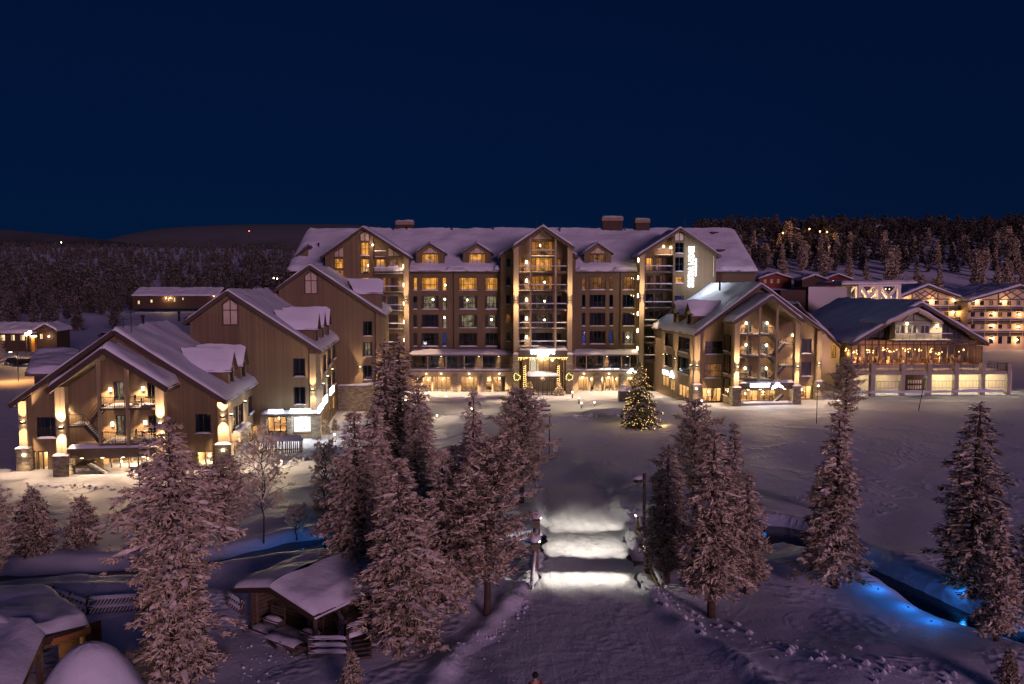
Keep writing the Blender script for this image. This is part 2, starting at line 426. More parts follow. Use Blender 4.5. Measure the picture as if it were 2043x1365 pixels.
# ------------------------------------------------------------------ mesh helpers
class MB:
    def __init__(s):
        s.v = []; s.f = []; s.m = []; s.mats = []
    def mi(s, mat):
        if mat not in s.mats: s.mats.append(mat)
        return s.mats.index(mat)
    def poly(s, pts, mat):
        b = len(s.v); s.v.extend([tuple(p) for p in pts]); s.f.append(tuple(range(b, b + len(pts)))); s.m.append(s.mi(mat))
    def hexa(s, c, mat):
        """eight corners: 0-3 bottom loop, 4-7 top loop"""
        b = len(s.v); s.v.extend([tuple(p) for p in c]); k = s.mi(mat)
        for q in ((3, 2, 1, 0), (4, 5, 6, 7), (0, 1, 5, 4), (1, 2, 6, 5), (2, 3, 7, 6), (3, 0, 4, 7)):
            s.f.append(tuple(b + i for i in q)); s.m.append(k)
    def box(s, F, u0, u1, v0, v1, z0, z1, mat):
        c = [F.p(u, v, z) for z in (z0, z1) for u, v in ((u0, v1), (u1, v1), (u1, v0), (u0, v0))]
        s.hexa(c, mat)
    def bar(s, a, b, w, mat, h=None):
        a, b = Vector(a), Vector(b); d = (b - a).normalized()
        up = Vector((0, 0, 1)) if abs(d.z) < .95 else Vector((0, 1, 0))
        x = d.cross(up).normalized() * w * .5; y = x.normalized().cross(d).normalized() * (h or w) * .5
        s.hexa([a - x - y, a + x - y, b + x - y, b - x - y, a - x + y, a + x + y, b + x + y, b - x + y], mat)
    def tube(s, pts, rad, mat, n=7, caps=True):
        pts = [Vector(p) for p in pts]
        if not hasattr(rad, '__len__'): rad = [rad] * len(pts)
        base = len(s.v); k = s.mi(mat)
        for i, p in enumerate(pts):
            d = (pts[min(i + 1, len(pts) - 1)] - pts[max(i - 1, 0)]).normalized()
            up = Vector((0, 0, 1)) if abs(d.z) < .9 else Vector((1, 0, 0))
            x = d.cross(up).normalized(); y = x.cross(d)
            for j in range(n):
                t = 2 * math.pi * j / n
                s.v.append(tuple(p + (x * math.cos(t) + y * math.sin(t)) * rad[i]))
        for i in range(len(pts) - 1):
            for j in range(n):
                a = base + i * n + j; b = base + i * n + (j + 1) % n
                s.f.append((a, b, b + n, a + n)); s.m.append(k)
        if caps:
            s.f.append(tuple(base + j for j in range(n))); s.m.append(k)
            s.f.append(tuple(base + (len(pts) - 1) * n + j for j in range(n - 1, -1, -1))); s.m.append(k)
    def ball(s, c, r, mat, nu=8, nv=5, sz=1.0):
        base = len(s.v); k = s.mi(mat); c = Vector(c)
        s.v.append(tuple(c + Vector((0, 0, r * sz))))
        for i in range(1, nv):
            ph = math.pi * i / nv
            for j in range(nu):
                t = 2 * math.pi * j / nu
                s.v.append((c.x + r * math.sin(ph) * math.cos(t), c.y + r * math.sin(ph) * math.sin(t), c.z + r * sz * math.cos(ph)))
        s.v.append(tuple(c - Vector((0, 0, r * sz))))
        last = len(s.v) - 1
        for j in range(nu):
            s.f.append((base, base + 1 + j, base + 1 + (j + 1) % nu)); s.m.append(k)
            for i in range(nv - 2):
                a = base + 1 + i * nu + j; b = base + 1 + i * nu + (j + 1) % nu
                s.f.append((a, a + nu, b + nu, b)); s.m.append(k)
            a = base + 1 + (nv - 2) * nu
            s.f.append((a + j, last, a + (j + 1) % nu)); s.m.append(k)
    def mesh(s, name, smooth=False):
        me = bpy.data.meshes.new(name); me.from_pydata(s.v, [], s.f)
        for m in s.mats: me.materials.append(m)
        me.polygons.foreach_set('material_index', s.m)
        if smooth: me.polygons.foreach_set('use_smooth', [True] * len(s.f))
        me.update()
        return me
    def build(s, name, parent=None, smooth=False, **props):
        if not s.f: return None
        o = bpy.data.objects.new(name, s.mesh(name, smooth)); COL.objects.link(o)
        attach(o, parent)
        for k, v in props.items(): o[k] = v
        return o

def attach(o, parent):
    if parent is not None:
        o.parent = parent
        o.matrix_parent_inverse = Matrix.Translation(-parent.location) if parent.type == 'EMPTY' else Matrix.Identity(4)

def thing(name, loc, label, cat, group=None, kind=None):
    o = bpy.data.objects.new(name, None); COL.objects.link(o); o.location = loc; o.empty_display_size = .5
    tag(o, label, cat, group, kind)
    return o

def tag(o, label=None, cat=None, group=None, kind=None):
    if label: o['label'] = label
    if cat: o['category'] = cat
    if group: o['group'] = group
    if kind: o['kind'] = kind
    return o

def lamp_light(kind, loc, power, parent, color=(1, .645, .37), direction=None, size=.05, angle=90, blend=.6):
    d = bpy.data.lights.new('lamp_light', kind); d.energy = power * (13.0 if kind == 'SPOT' else 5.0); d.color = color; d.shadow_soft_size = size
    if kind == 'SPOT': d.spot_size = R(angle); d.spot_blend = blend
    o = bpy.data.objects.new('lamp_light', d); COL.objects.link(o); o.location = loc
    if direction is not None: o.rotation_euler = Vector(direction).to_track_quat('-Z', 'Y').to_euler()
    if parent is not None:
        o.parent = parent
        o.matrix_parent_inverse = Matrix.Translation(-parent.location) if parent.type == 'EMPTY' else Matrix.Identity(4)
    return o

# ------------------------------------------------------------------ building pieces
def wall(mb, F, v, u0, u1, z0, top, holes, mat, breaks=()):
    """a wall sheet with real openings; top is a number or a function of u that is straight between breaks"""
    tf = top if callable(top) else (lambda u: top)
    us = sorted(set([u0, u1] + [b for b in breaks if u0 < b < u1] + [x for h in holes for x in h[:2] if u0 < x < u1]))
    for a, b in zip(us[:-1], us[1:]):
        if b - a < 1e-4: continue
        m = (a + b) / 2
        hs = sorted([(h[2], h[3]) for h in holes if h[0] < m < h[1]])
        z = z0
        for h0, h1 in hs:
            if h0 > z + 1e-4:
                mb.poly([F.p(a, v, z), F.p(b, v, z), F.p(b, v, h0), F.p(a, v, h0)], mat)
            z = max(z, h1)
        if tf(m) > z:
            mb.poly([F.p(a, v, z), F.p(b, v, z), F.p(b, v, tf(b)), F.p(a, v, tf(a))], mat)

def lin(pts):
    def f(u):
        if u <= pts[0][0]: return pts[0][1]
        for (a, za), (b, zb) in zip(pts[:-1], pts[1:]):
            if u <= b: return za + (zb - za) * (u - a) / (b - a)
        return pts[-1][1]
    return f

def snow_sheet(mb, A, B, C, D, th, mat=None, nu=None, nv=None, lip=.12, seed=0, amp=.3, edge=(1, 1, 1, 1)):
    """a rounded blanket of snow over the quad A-B (upper edge) / D-C (lower edge); edge: how far each border (AB, BC, DC, AD) rounds off"""
    mat = mat or SNOW
    A, B, C, D = Vector(A), Vector(B), Vector(C), Vector(D)
    Lu = max((B - A).length, (C - D).length); Lv = max((D - A).length, (C - B).length)
    nu = nu or max(4, min(70, int(Lu / .45))); nv = nv or max(4, min(40, int(Lv / .45)))
    n = (B - A).cross(D - A).normalized()
    if n.z < 0: n = -n
    base = len(mb.v); k = mb.mi(mat)
    def par(i, N, L):
        # denser towards the borders
        t = i / N
        return t
    rr = th * 1.1
    cols = [(0.0, 1)] * (0 < edge[3] < 1) + [(i / nu, 0) for i in range(nu + 1)] + [(1.0, 1)] * (0 < edge[1] < 1)
    nc = len(cols) - 1
    for j in range(nv + 1):
        t = j / nv
        for s_, low in cols:
            p = A.lerp(B, s_).lerp(D.lerp(C, s_), t)
            dT, dR, dB, dL = t * Lv, (1 - s_) * Lu, (1 - t) * Lv, s_ * Lu
            h = 1.0
            for d, e in ((dT, edge[0]), (dR, edge[1]), (dB, edge[2]), (dL, edge[3])):
                if e:
                    q = min(1, d / rr); h *= math.sqrt(max(0, 1 - (1 - q) ** 2)) * e + (1 - e)
            nz = mnoise.noise(Vector((p.x * .35 + seed, p.y * .35, p.z * .35))) + .5 * mnoise.noise(Vector((p.x * 1.3, p.y * 1.3 + seed, p.z)))
            hh = th * h * max(.35, 1 + amp * nz * 2.1)
            if low: hh = .0
            o = Vector((0, 0, hh)) * .75 + n * hh * .25
            if edge[2] and dB < .01:
                o = Vector((0, 0, .02)) + (D - A).normalized() * lip * (.6 + .9 * mnoise.noise(Vector((p.x * .9 + seed, p.y * .9, 3))))
                o.z -= .10
            mb.v.append(tuple(p + o))
    for j in range(nv):
        for i in range(nc):
            a = base + j * (nc + 1) + i
            mb.f.append((a, a + 1, a + nc + 2, a + nc + 1)); mb.m.append(k)

def snow_bar(mb, F, u0, u1, v0, v1, z, th, seed=0, mat=None):
    """snow lying on a ledge"""
    snow_sheet(mb, F.p(u0, v0, z), F.p(u1, v0, z), F.p(u1, v1, z), F.p(u0, v1, z), th, mat, nu=max(4, min(40, int((u1 - u0) / .3))), nv=4, lip=.03, seed=seed, amp=.35)

def slab_poly(mb, pts, t, mat, dz=None):
    """a plate: polygon pts and the same polygon t lower"""
    pts = [Vector(p) for p in pts]; dn = Vector((0, 0, -t)) if dz is None else dz
    mb.poly(pts, mat); low = [p + dn for p in pts]; mb.poly(low[::-1], mat)
    for i in range(len(pts)):
        j = (i + 1) % len(pts)
        mb.poly([pts[i], low[i], low[j], pts[j]], mat)

def gable_roof(name, F, ul, zl, ua, za, ur, zr, v_front, v_back, parent, over=.55, th=.34, snow=.42, mat=None, seed=0, sides=(1, 1), extra_front=0.0, back_edge=0):
    """two roof plates with fascias and a blanket of snow; (ul, zl), (ua, za), (ur, zr) are the eave, apex and eave lines on the front verge"""
    mat = mat or BROWN
    mb = MB(); sn = MB()
    for k, (ue, ze) in enumerate(((ul, zl), (ur, zr))):
        if not sides[k]: continue
        a0, a1 = F.p(ua, v_front, za), F.p(ua, v_back, za)
        e0, e1 = F.p(ue, v_front, ze), F.p(ue, v_back, ze)
        slab_poly(mb, [a0, a1, e1, e0], th, mat)
        # thin capping board along the verge
        mb.bar(a0 + F.n * .04 + Vector((0, 0, -th * .5)), e0 + F.n * .04 + Vector((0, 0, -th * .5)), .06, mat, th + .06)
        if k == 0: snow_sheet(sn, a1, a0, e0, e1, snow, seed=seed + k, edge=(0, .35, 1, back_edge))
        else: snow_sheet(sn, a0, a1, e1, e0, snow, seed=seed + k, edge=(0, back_edge, 1, .35))
    r = mb.build(name, parent)
    sn.build('roof_snow', r, smooth=True)
    return r

ROOMS = {'amber': (AMBER, AMBERC), 'dim': (DIM, DIMC), 'dark': (SHADE_, SHADEC), 'pale': (COOLR, SHADEC), 'blue': (BLUER, SHADEC), 'bright': (emit('bright_room', (1.0, .72, .36), 1.5, var=.3), DIMC)}

def window(F, u0, u1, z0, z1, parent, room='dark', cols=2, rows=1, v=0.0, sill=True, holes=None, frame=DARK, depth=1.3, fw=.07, name='window', rail=False, lampball=None):
    if holes is not None: holes.append((u0, u1, z0, z1))
    fr = MB()
    d0, d1 = v - .16, v - .09
    # reveals
    for (a, b) in (((u0, z0), (u1, z0)), ((u1, z0), (u1, z1)), ((u1, z1), (u0, z1)), ((u0, z1), (u0, z0))):
        fr.poly([F.p(a[0], v, a[1]), F.p(b[0], v, b[1]), F.p(b[0], v - .2, b[1]), F.p(a[0], v - .2, a[1])], frame)
    fr.box(F, u0, u0 + fw, d0, d1, z0, z1, frame); fr.box(F, u1 - fw, u1, d0, d1, z0, z1, frame)
    fr.box(F, u0 + fw, u1 - fw, d0, d1, z0, z0 + fw, frame); fr.box(F, u0 + fw, u1 - fw, d0, d1, z1 - fw, z1, frame)
    for i in range(1, cols):
        u = u0 + (u1 - u0) * i / cols
        fr.box(F, u - .035, u + .035, d0, d1 - .01, z0 + fw, z1 - fw, frame)
    for i in range(1, rows):
        z = z0 + (z1 - z0) * i / rows
        fr.box(F, u0 + fw, u1 - fw, d0 + .01, d1 - .015, z - .03, z + .03, frame)
    if rail:
        fr.box(F, u0, u1, v + .02, v + .06, z0 + .9, z0 + .96, frame)
        fr.box(F, u0, u1, v + .02, v + .06, z0 + .12, z0 + .16, frame)
        n = max(2, int((u1 - u0) / .14))
        for i in range(n + 1):
            u = u0 + (u1 - u0) * i / n
            fr.box(F, u - .012, u + .012, v + .03, v + .05, z0 + .14, z0 + .92, frame)
    w = fr.build(name, parent)
    g = MB(); g.poly([F.p(u0 + .02, v - .125, z0 + .02), F.p(u1 - .02, v - .125, z0 + .02), F.p(u1 - .02, v - .125, z1 - .02), F.p(u0 + .02, v - .125, z1 - .02)], GLASS if room != 'dark' else DGLASS)
    g.build('pane', w)
    if room:
        wallm, curt = ROOMS[room]
        b = MB(); va, vb = v - .2, v - .2 - depth
        P = lambda u, vv, z: F.p(u, vv, z)
        b.poly([P(u0, vb, z0), P(u1, vb, z0), P(u1, vb, z1), P(u0, vb, z1)], wallm)
        b.poly([P(u0, va, z0), P(u1, va, z0), P(u1, vb, z0), P(u0, vb, z0)], SHADEC)
        b.poly([P(u0, va, z1), P(u1, va, z1), P(u1, vb, z1), P(u0, vb, z1)], wallm)
        b.poly([P(u0, va, z0), P(u0, vb, z0), P(u0, vb, z1), P(u0, va, z1)], wallm)
        b.poly([P(u1, va, z0), P(u1, vb, z0), P(u1, vb, z1), P(u1, va, z1)], wallm)
        b.build('room', w)
        W = (u1 - u0)
        sides = [(u0 + .05, u0 + .05 + W * rnd.uniform(.10, .26)), (u1 - .05 - W * rnd.uniform(.10, .26), u1 - .05)]
        if W < 1.1: sides = [rnd.choice(sides)]
        for ca, cb in sides:
            cu = MB()
            n = max(4, int((cb - ca) / .06))
            for i in range(n):
                ua, ub = ca + (cb - ca) * i / n, ca + (cb - ca) * (i + 1) / n
                oa, ob = (.05 if i % 2 else 0), (0 if i % 2 else .05)
                cu.poly([P(ua, v - .27 - oa, z0 + .05), P(ub, v - .27 - ob, z0 + .05), P(ub, v - .27 - ob, z1 - .05), P(ua, v - .27 - oa, z1 - .05)], curt)
            cu.build('curtain', w)
        if lampball:
            l = MB(); uu = u0 + W * lampball[0]; zz = z0 + (z1 - z0) * lampball[1]
            l.ball(F.p(uu, v - .75, zz), .16, LAMP); l.build('room_lamp', w, smooth=True)
    if sill:
        s = MB(); s.box(F, u0 - .05, u1 + .05, v + .001, v + .14, z0 - .07, z0 - .01, frame)
        so = s.build('sill', w)
        s2 = MB(); snow_bar(s2, F, u0 - .03, u1 + .03, v + .01, v + .15, z0 - .01, .12 + .05 * rnd.random(), seed=u0 * 3 + z0); s2.build('sill_snow', w, smooth=True)
    return w

def gable_window(F, u0, u1, z0, zs, za, parent, v=0.0, panes=True):
    """an attic window with a pointed head: frame boards standing proud, pale panes between"""
    um = (u0 + u1) / 2; zt = lambda u: zs + (za - zs) * (1 - abs(u - um) / (um - u0))
    fr = MB(); w = .13
    fr.box(F, u0 - w, u0, v, v + .09, z0 - w, zs, BROWN); fr.box(F, u1, u1 + w, v, v + .09, z0 - w, zs, BROWN)
    fr.box(F, u0, u1, v, v + .088, z0 - w, z0, BROWN)
    fr.bar(F.p(u0 - w, v + .045, zs), F.p(um, v + .045, za + w * .6), .09, BROWN, w * 1.4); fr.bar(F.p(u1 + w, v + .046, zs), F.p(um, v + .046, za + w * .6), .09, BROWN, w * 1.4)
    fr.box(F, um - .05, um + .05, v, v + .07, z0, za, BROWN)
    zm = z0 + (zs - z0) * .72 if za - z0 > 2.2 else None
    if zm: fr.box(F, u0, u1, v, v + .065, zm - .05, zm + .05, BROWN)
    o = fr.build('attic_window', parent)
    p = MB()
    p.poly([F.p(u0, v + .03, z0), F.p(um, v + .03, z0), F.p(um, v + .03, za), F.p(u0, v + .03, zs)], PALE); p.build('pane', o)
    p = MB()
    p.poly([F.p(um, v + .03, z0), F.p(u1, v + .03, z0), F.p(u1, v + .03, zs), F.p(um, v + .03, za)], PALE); p.build('pane', o)
    return o

def sconce(F, u, z, parent, v=0.0, power=60, up=1.0, down=1.0, angle=74, off=.28):
    b = MB(); b.box(F, u - .16, u + .16, v + .001, v + .30, z - .10, z + .10, DARK)
    b.poly([F.p(u - .12, v + .05, z + .101), F.p(u + .12, v + .05, z + .101), F.p(u + .12, v + .27, z + .101), F.p(u - .12, v + .27, z + .101)], LAMP)
    b.poly([F.p(u - .12, v + .05, z - .101), F.p(u + .12, v + .05, z - .101), F.p(u + .12, v + .27, z - .101), F.p(u - .12, v + .27, z - .101)], LAMP)
    o = b.build('wall_lamp', parent)
    if up: lamp_light('SPOT', F.p(u, v + off, z + .14), power * up, parent, direction=(0, 0, 1), angle=angle, blend=.7)
    if down: lamp_light('SPOT', F.p(u, v + off, z - .14), power * down, parent, direction=(0, 0, -1), angle=angle, blend=.7)
    return o

def porch_lamp(F, u, z, parent, v=0.0, power=16, h=.34):
    b = MB(); b.box(F, u - .07, u + .07, v + .001, v + .05, z - h * .6, z + h * .6, DARK); b.box(F, u - .085, u + .085, v + .05, v + .17, z - h * .5, z + h * .5, LAMP)
    o = b.build('porch_lamp', parent)
    lamp_light('SPOT', F.p(u, v + .38, z + h * .55), power * 4.2, parent, direction=F.n * .06 - Vector((0, 0, 1)), size=.08, angle=130, blend=.6)
    return o

def railing(mb, pts, z, h=.95, mat=DARK, step=.13, solid=False):
    """rail along a polyline of world points at floor height z"""
    for a, b in zip(pts[:-1], pts[1:]):
        a = Vector((a[0], a[1], z)); b = Vector((b[0], b[1], z)); U = Vector((0, 0, 1))
        mb.bar(a + U * h, b + U * h, .06, mat, .05); mb.bar(a + U * .12, b + U * .12, .04, mat, .04)
        L = (b - a).length; n = max(1, int(L / step))
        for i in range(n + 1):
            p = a.lerp(b, i / n)
            w = .05 if i % 8 == 0 or i == n else .018
            mb.bar(p + U * .02, p + U * (h - .02), w, mat, w)

def balcony(F, u0, u1, v0, v1, z, parent, seed=0, rail_sides=(0, 0), slab=.18, snow=.13, rail=True, railsnow=True):
    b = MB(); b.box(F, u0, u1, v0, v1, z - slab, z, BROWN)
    o = b.build('balcony', parent)
    s = MB(); snow_bar(s, F, u0 + .03, u1 - .03, v0 + .25, v1 - .02, z, snow, seed); s.build('balcony_snow', o, smooth=True)
    if rail:
        r = MB(); pts = [F.p(u0 + .04, v1 - .06, 0), F.p(u1 - .04, v1 - .06, 0)]
        if rail_sides[0]: pts = [F.p(u0 + .04, v0, 0)] + pts
        if rail_sides[1]: pts = pts + [F.p(u1 - .04, v0, 0)]
        railing(r, pts, z); r.build('railing', o)
        if railsnow:
            s = MB(); snow_bar(s, F, u0 + .05, u1 - .05, v1 - .11, v1 - .01, z + .97, .07, seed + 5); s.build('rail_snow', o, smooth=True)
    return o

def pier(F, u0, u1, v0, v1, z0, zs, z1, parent, cap=.10, seed=0, wood=None):
    """a boarded pillar on a wider stone base with a snow cap"""
    b = MB(); b.box(F, u0, u1, v0, v1, zs + .002, z1, wood or PALEWOOD)
    o = b.build('pillar', parent)
    g = MB(); g.box(F, u0 - .25, u1 + .25, v0 - .22, v1 + .25, z0, zs, STONE); g.build('stone_base', o)
    s = MB(); snow_bar(s, F, u0 - .27, u1 + .27, v1 + .0, v1 + .27, zs, .17, seed); s.build('base_snow', o, smooth=True)
    return o

def dormer(F, u0, u1, zs, ze, za, v, back, parent, room='amber', seed=0, style='main', over=.35):
    """a gabled dormer: face at v, running back; zs sill, ze eave, za apex"""
    um = (u0 + u1) / 2; d = MB(); hol = []
    t = lin([(u0, ze), (um, za), (u1, ze)])
    iu = (u1 - u0)
    wu0, wu1 = u0 + iu * .20, u1 - iu * .20
    zt = ze - .12 if style == 'main' else ze - .05
    hol = [(wu0, wu1, zs + .15, zt)]
    wall(d, F, v, u0, u1, zs - .6, t, hol, WOOD, [um])
    for u in (u0, u1):
        d.poly([F.p(u, v, zs - 1.6), F.p(u, v - back, zs - .2), F.p(u, v - back, ze), F.p(u, v, ze)], WOOD)
    o = d.build('dormer', parent)
    k = (za - ze) / (um - u0)
    roof = MB(); sn = MB(); vf = v + over
    eL, eR, ap = (u0 - over, ze - over * k), (u1 + over, ze - over * k), (um, za)
    for s_, e in enumerate((eL, eR)):
        a0, a1 = F.p(ap[0], vf, ap[1] + .22), F.p(ap[0], v - back - 1.0, ap[1] + .22)
        e0, e1 = F.p(e[0], vf, e[1] + .22), F.p(e[0], v - back, e[1] + .22)
        slab_poly(roof, [a0, a1, e1, e0], .22, BROWN)
        if s_ == 0: snow_sheet(sn, a1, a0, e0, e1, .30, seed=seed, edge=(0, 1, 1, 0))
        else: snow_sheet(sn, a0, a1, e1, e0, .30, seed=seed + 1, edge=(0, 0, 1, 1))
    roof.build('dormer_roof', o); sn.build('dormer_snow', o, smooth=True)
    # glazing is a part of the hotel beside the dormer, so that its panes stay sub-parts
    window(F, wu0, wu1, zs + .15, zt, parent, room, cols=4 if style == 'main' else 2, v=v, sill=False, depth=1.0)
    # pale triangle over the window
    tri = MB(); b0 = ze + .0
    kk = .62
    tri.poly([F.p(um - iu * .28, v + .02, b0), F.p(um + iu * .28, v + .02, b0), F.p(um, v + .02, b0 + (za - b0) * kk)], PALE); tri.build('gable_panel', o)
    tri = MB(); tri.box(F, um - iu * .30, um + iu * .30, v, v + .05, b0 - .10, b0 - .005, BROWN)
    for sg in (-1, 1): tri.box(F, um + sg * iu * .12 - .03, um + sg * iu * .12 + .03, v + .021, v + .05, b0, b0 + (za - b0) * kk * .55, BROWN)
    tri.build('gable_frame', o)
    return o

def text_mesh(body, extrude, offset=.018):
    c = bpy.data.curves.new('lettering', 'FONT'); c.body = body; c.align_x = 'CENTER'; c.align_y = 'CENTER'; c.size = 1.0; c.extrude = extrude; c.resolution_u = 2; c.offset = offset
    t = bpy.data.objects.new('lettering', c); COL.objects.link(t); bpy.context.view_layer.update()
    me = bpy.data.meshes.new_from_object(t.evaluated_get(bpy.context.evaluated_depsgraph_get()))
    bpy.data.objects.remove(t); bpy.data.curves.remove(c)
    return me

def text_sign(name, body, F, u0, u1, z0, z1, v, parent, mat=None, extrude=.05, upright=False, lean=0.0):
    """lettering that fills u0..u1, z0..z1 of the wall plane v; upright reads from the bottom up"""
    me = text_mesh(body, .1)
    n = len(me.vertices); co = np.empty(n * 3); me.vertices.foreach_get('co', co); co = co.reshape(-1, 3)
    lo, hi = co.min(0), co.max(0); q = (co - lo) / (hi - lo)
    out = np.empty_like(co)
    for i in range(n):
        a, b, d = q[i]
        if upright: a, b = 1 - b, a
        out[i] = F.p(u0 + (u1 - u0) * a, v + d * extrude * 2, z0 + (z1 - z0) * b + lean * a)
    me.vertices.foreach_set('co', out.ravel()); me.update()
    me.materials.clear(); me.materials.append(mat or SIGNW)
    me.name = name
    o = bpy.data.objects.new(name, me); COL.objects.link(o)
    attach(o, parent)
    return o

def peak_logo(F, u0, u1, z0, z1, v, parent):
    """the white mountain emblem: two ridges under a round cap"""
    b = MB(); W = u1 - u0; H = z1 - z0
    pts = [(0, 0), (.10, .42), (.24, .50), (.30, .82), (.46, 1.0), (.60, .92), (.70, .55), (.88, .42), (1, 0), (.80, .06), (.55, .30), (.40, .10), (.24, .0)]
    P = [F.p(u0 + W * a, v + .20, z0 + H * c) for a, c in pts]
    b.poly(P, SIGNW)
    Q = [p - F.n * .1 for p in P]
    for i in range(len(P)):
        j = (i + 1) % len(P); b.poly([P[i], Q[i], Q[j], P[j]], SIGNW)
    return b.build('logo_sign', parent)

def shop(F, u0, u1, z0, z1, parent, v=0.0, cols=3, holes=None, depth=4.0, power=60, furn=True, wallmat=None, seed=0, color=(1, .68, .34), frame=DARK, name='shop_window'):
    """a glazed ground-floor bay with a real lit room behind it"""
    if holes is not None: holes.append((u0, u1, z0, z1))
    q = random.Random(seed * 13 + 5)
    fr = MB()
    fr.box(F, u0, u1, v - .14, v - .05, z0, z0 + .12, frame); fr.box(F, u0, u1, v - .14, v - .05, z1 - .1, z1, frame)
    for i in range(cols + 1):
        u = u0 + (u1 - u0) * i / cols
        a, b = max(u0, u - .05), min(u1, u + .05)
        fr.box(F, a, b, v - .145, v - .045, z0 + .12, z1 - .1, frame)
    o = fr.build(name, parent)
    g = MB(); g.poly([F.p(u0, v - .1, z0 + .1), F.p(u1, v - .1, z0 + .1), F.p(u1, v - .1, z1 - .08), F.p(u0, v - .1, z1 - .08)], GLASS); g.build('pane', o)
    r = MB(); a, b = v - .16, v - .16 - depth; wm = wallmat or INTERIOR
    e = .25
    P = F.p
    r.poly([P(u0 - e, b, z0), P(u1 + e, b, z0), P(u1 + e, b, z1), P(u0 - e, b, z1)], wm)
    r.poly([P(u0 - e, a, z0), P(u1 + e, a, z0), P(u1 + e, b, z0), P(u0 - e, b, z0)], INTFLOOR)
    r.poly([P(u0 - e, a, z1), P(u1 + e, a, z1), P(u1 + e, b, z1), P(u0 - e, b, z1)], wm)
    r.poly([P(u0 - e, a, z0), P(u0 - e, b, z0), P(u0 - e, b, z1), P(u0 - e, a, z1)], wm)
    r.poly([P(u1 + e, a, z0), P(u1 + e, b, z0), P(u1 + e, b, z1), P(u1 + e, a, z1)], wm)
    r.build('room', o)
    if furn:
        f = MB(); W = u1 - u0
        n = max(1, int(W / 1.3))
        for i in range(n):
            uu = u0 + W * (i + .5) / n + q.uniform(-.2, .2); vv = a - q.uniform(.8, depth - 1.0)
            if q.random() < .55:
                f.box(F, uu - .45, uu + .45, vv - .4, vv + .4, z0 + .70, z0 + .76, FURN); f.box(F, uu - .05, uu + .05, vv - .05, vv + .05, z0, z0 + .7, FURN)
                for s_ in (-1, 1):
                    f.box(F, uu + s_ * .72 - .2, uu + s_ * .72 + .2, vv - .2, vv + .2, z0 + .40, z0 + .46, ORANGE if q.random() < .2 else FURN)
                    f.box(F, uu + s_ * .9 - .02, uu + s_ * .9 + .02, vv - .2, vv + .2, z0 + .46, z0 + .95, FURN)
                    for c in (-.16, .16): f.box(F, uu + s_ * .72 - .02, uu + s_ * .72 + .02, vv + c - .02, vv + c + .02, z0, z0 + .4, FURN)
            else:
                f.box(F, uu - .5, uu + .5, b + .02, b + .4, z0, z0 + q.uniform(1.4, 2.2), FURN)
                for k in range(3): f.box(F, uu - .45, uu + .45, b + .402, b + .43, z0 + .35 + k * .5, z0 + .62 + k * .5, ORANGE if q.random() < .3 else INTERIOR)
        f.build('furniture', o)
        l = MB()
        for i in range(max(1, int(W / 2.2))):
            uu = u0 + W * (i + .5) / max(1, int(W / 2.2)); zz = z1 - q.uniform(.35, .8)
            l.ball(F.p(uu, a - 1.2, zz), .13, LAMP, 8, 5); l.bar(F.p(uu, a - 1.2, zz + .12), F.p(uu, a - 1.2, z1), .02, DARK)
        l.build('pendant', o)
    lamp_light('POINT', F.p((u0 + u1) / 2, a - 1.3, z1 - .5), power * 1.8, o, color=color, size=.3)
    return o

def stair(F, u0, z0, u1, z1, va, vb, parent, n=12):
    """a flight between two landings: strings, treads with snow and a sloping rail"""
    b = MB(); s = MB()
    for v in (va, vb - .06):
        b.bar(F.p(u0, v + .03, z0), F.p(u1, v + .03, z1), .06, DARK, .26)
    for i in range(n):
        t = (i + .5) / n; u = u0 + (u1 - u0) * t; z = z0 + (z1 - z0) * t; w = abs(u1 - u0) / n * .5
        b.box(F, u - w, u + w, va + .06, vb - .06, z - .02, z + .03, BROWN)
        s.box(F, u - w * .9, u + w * .9, va + .1, vb - .1, z + .031, z + .12, SNOW)
    U = Vector((0, 0, 1))
    for v in (vb - .03,):
        for h in (.95, .55, .25):
            b.bar(F.p(u0, v, z0) + U * h, F.p(u1, v, z1) + U * h, .045, DARK, .04)
    o = b.build('stair', parent); s.build('tread_snow', o)
    return o
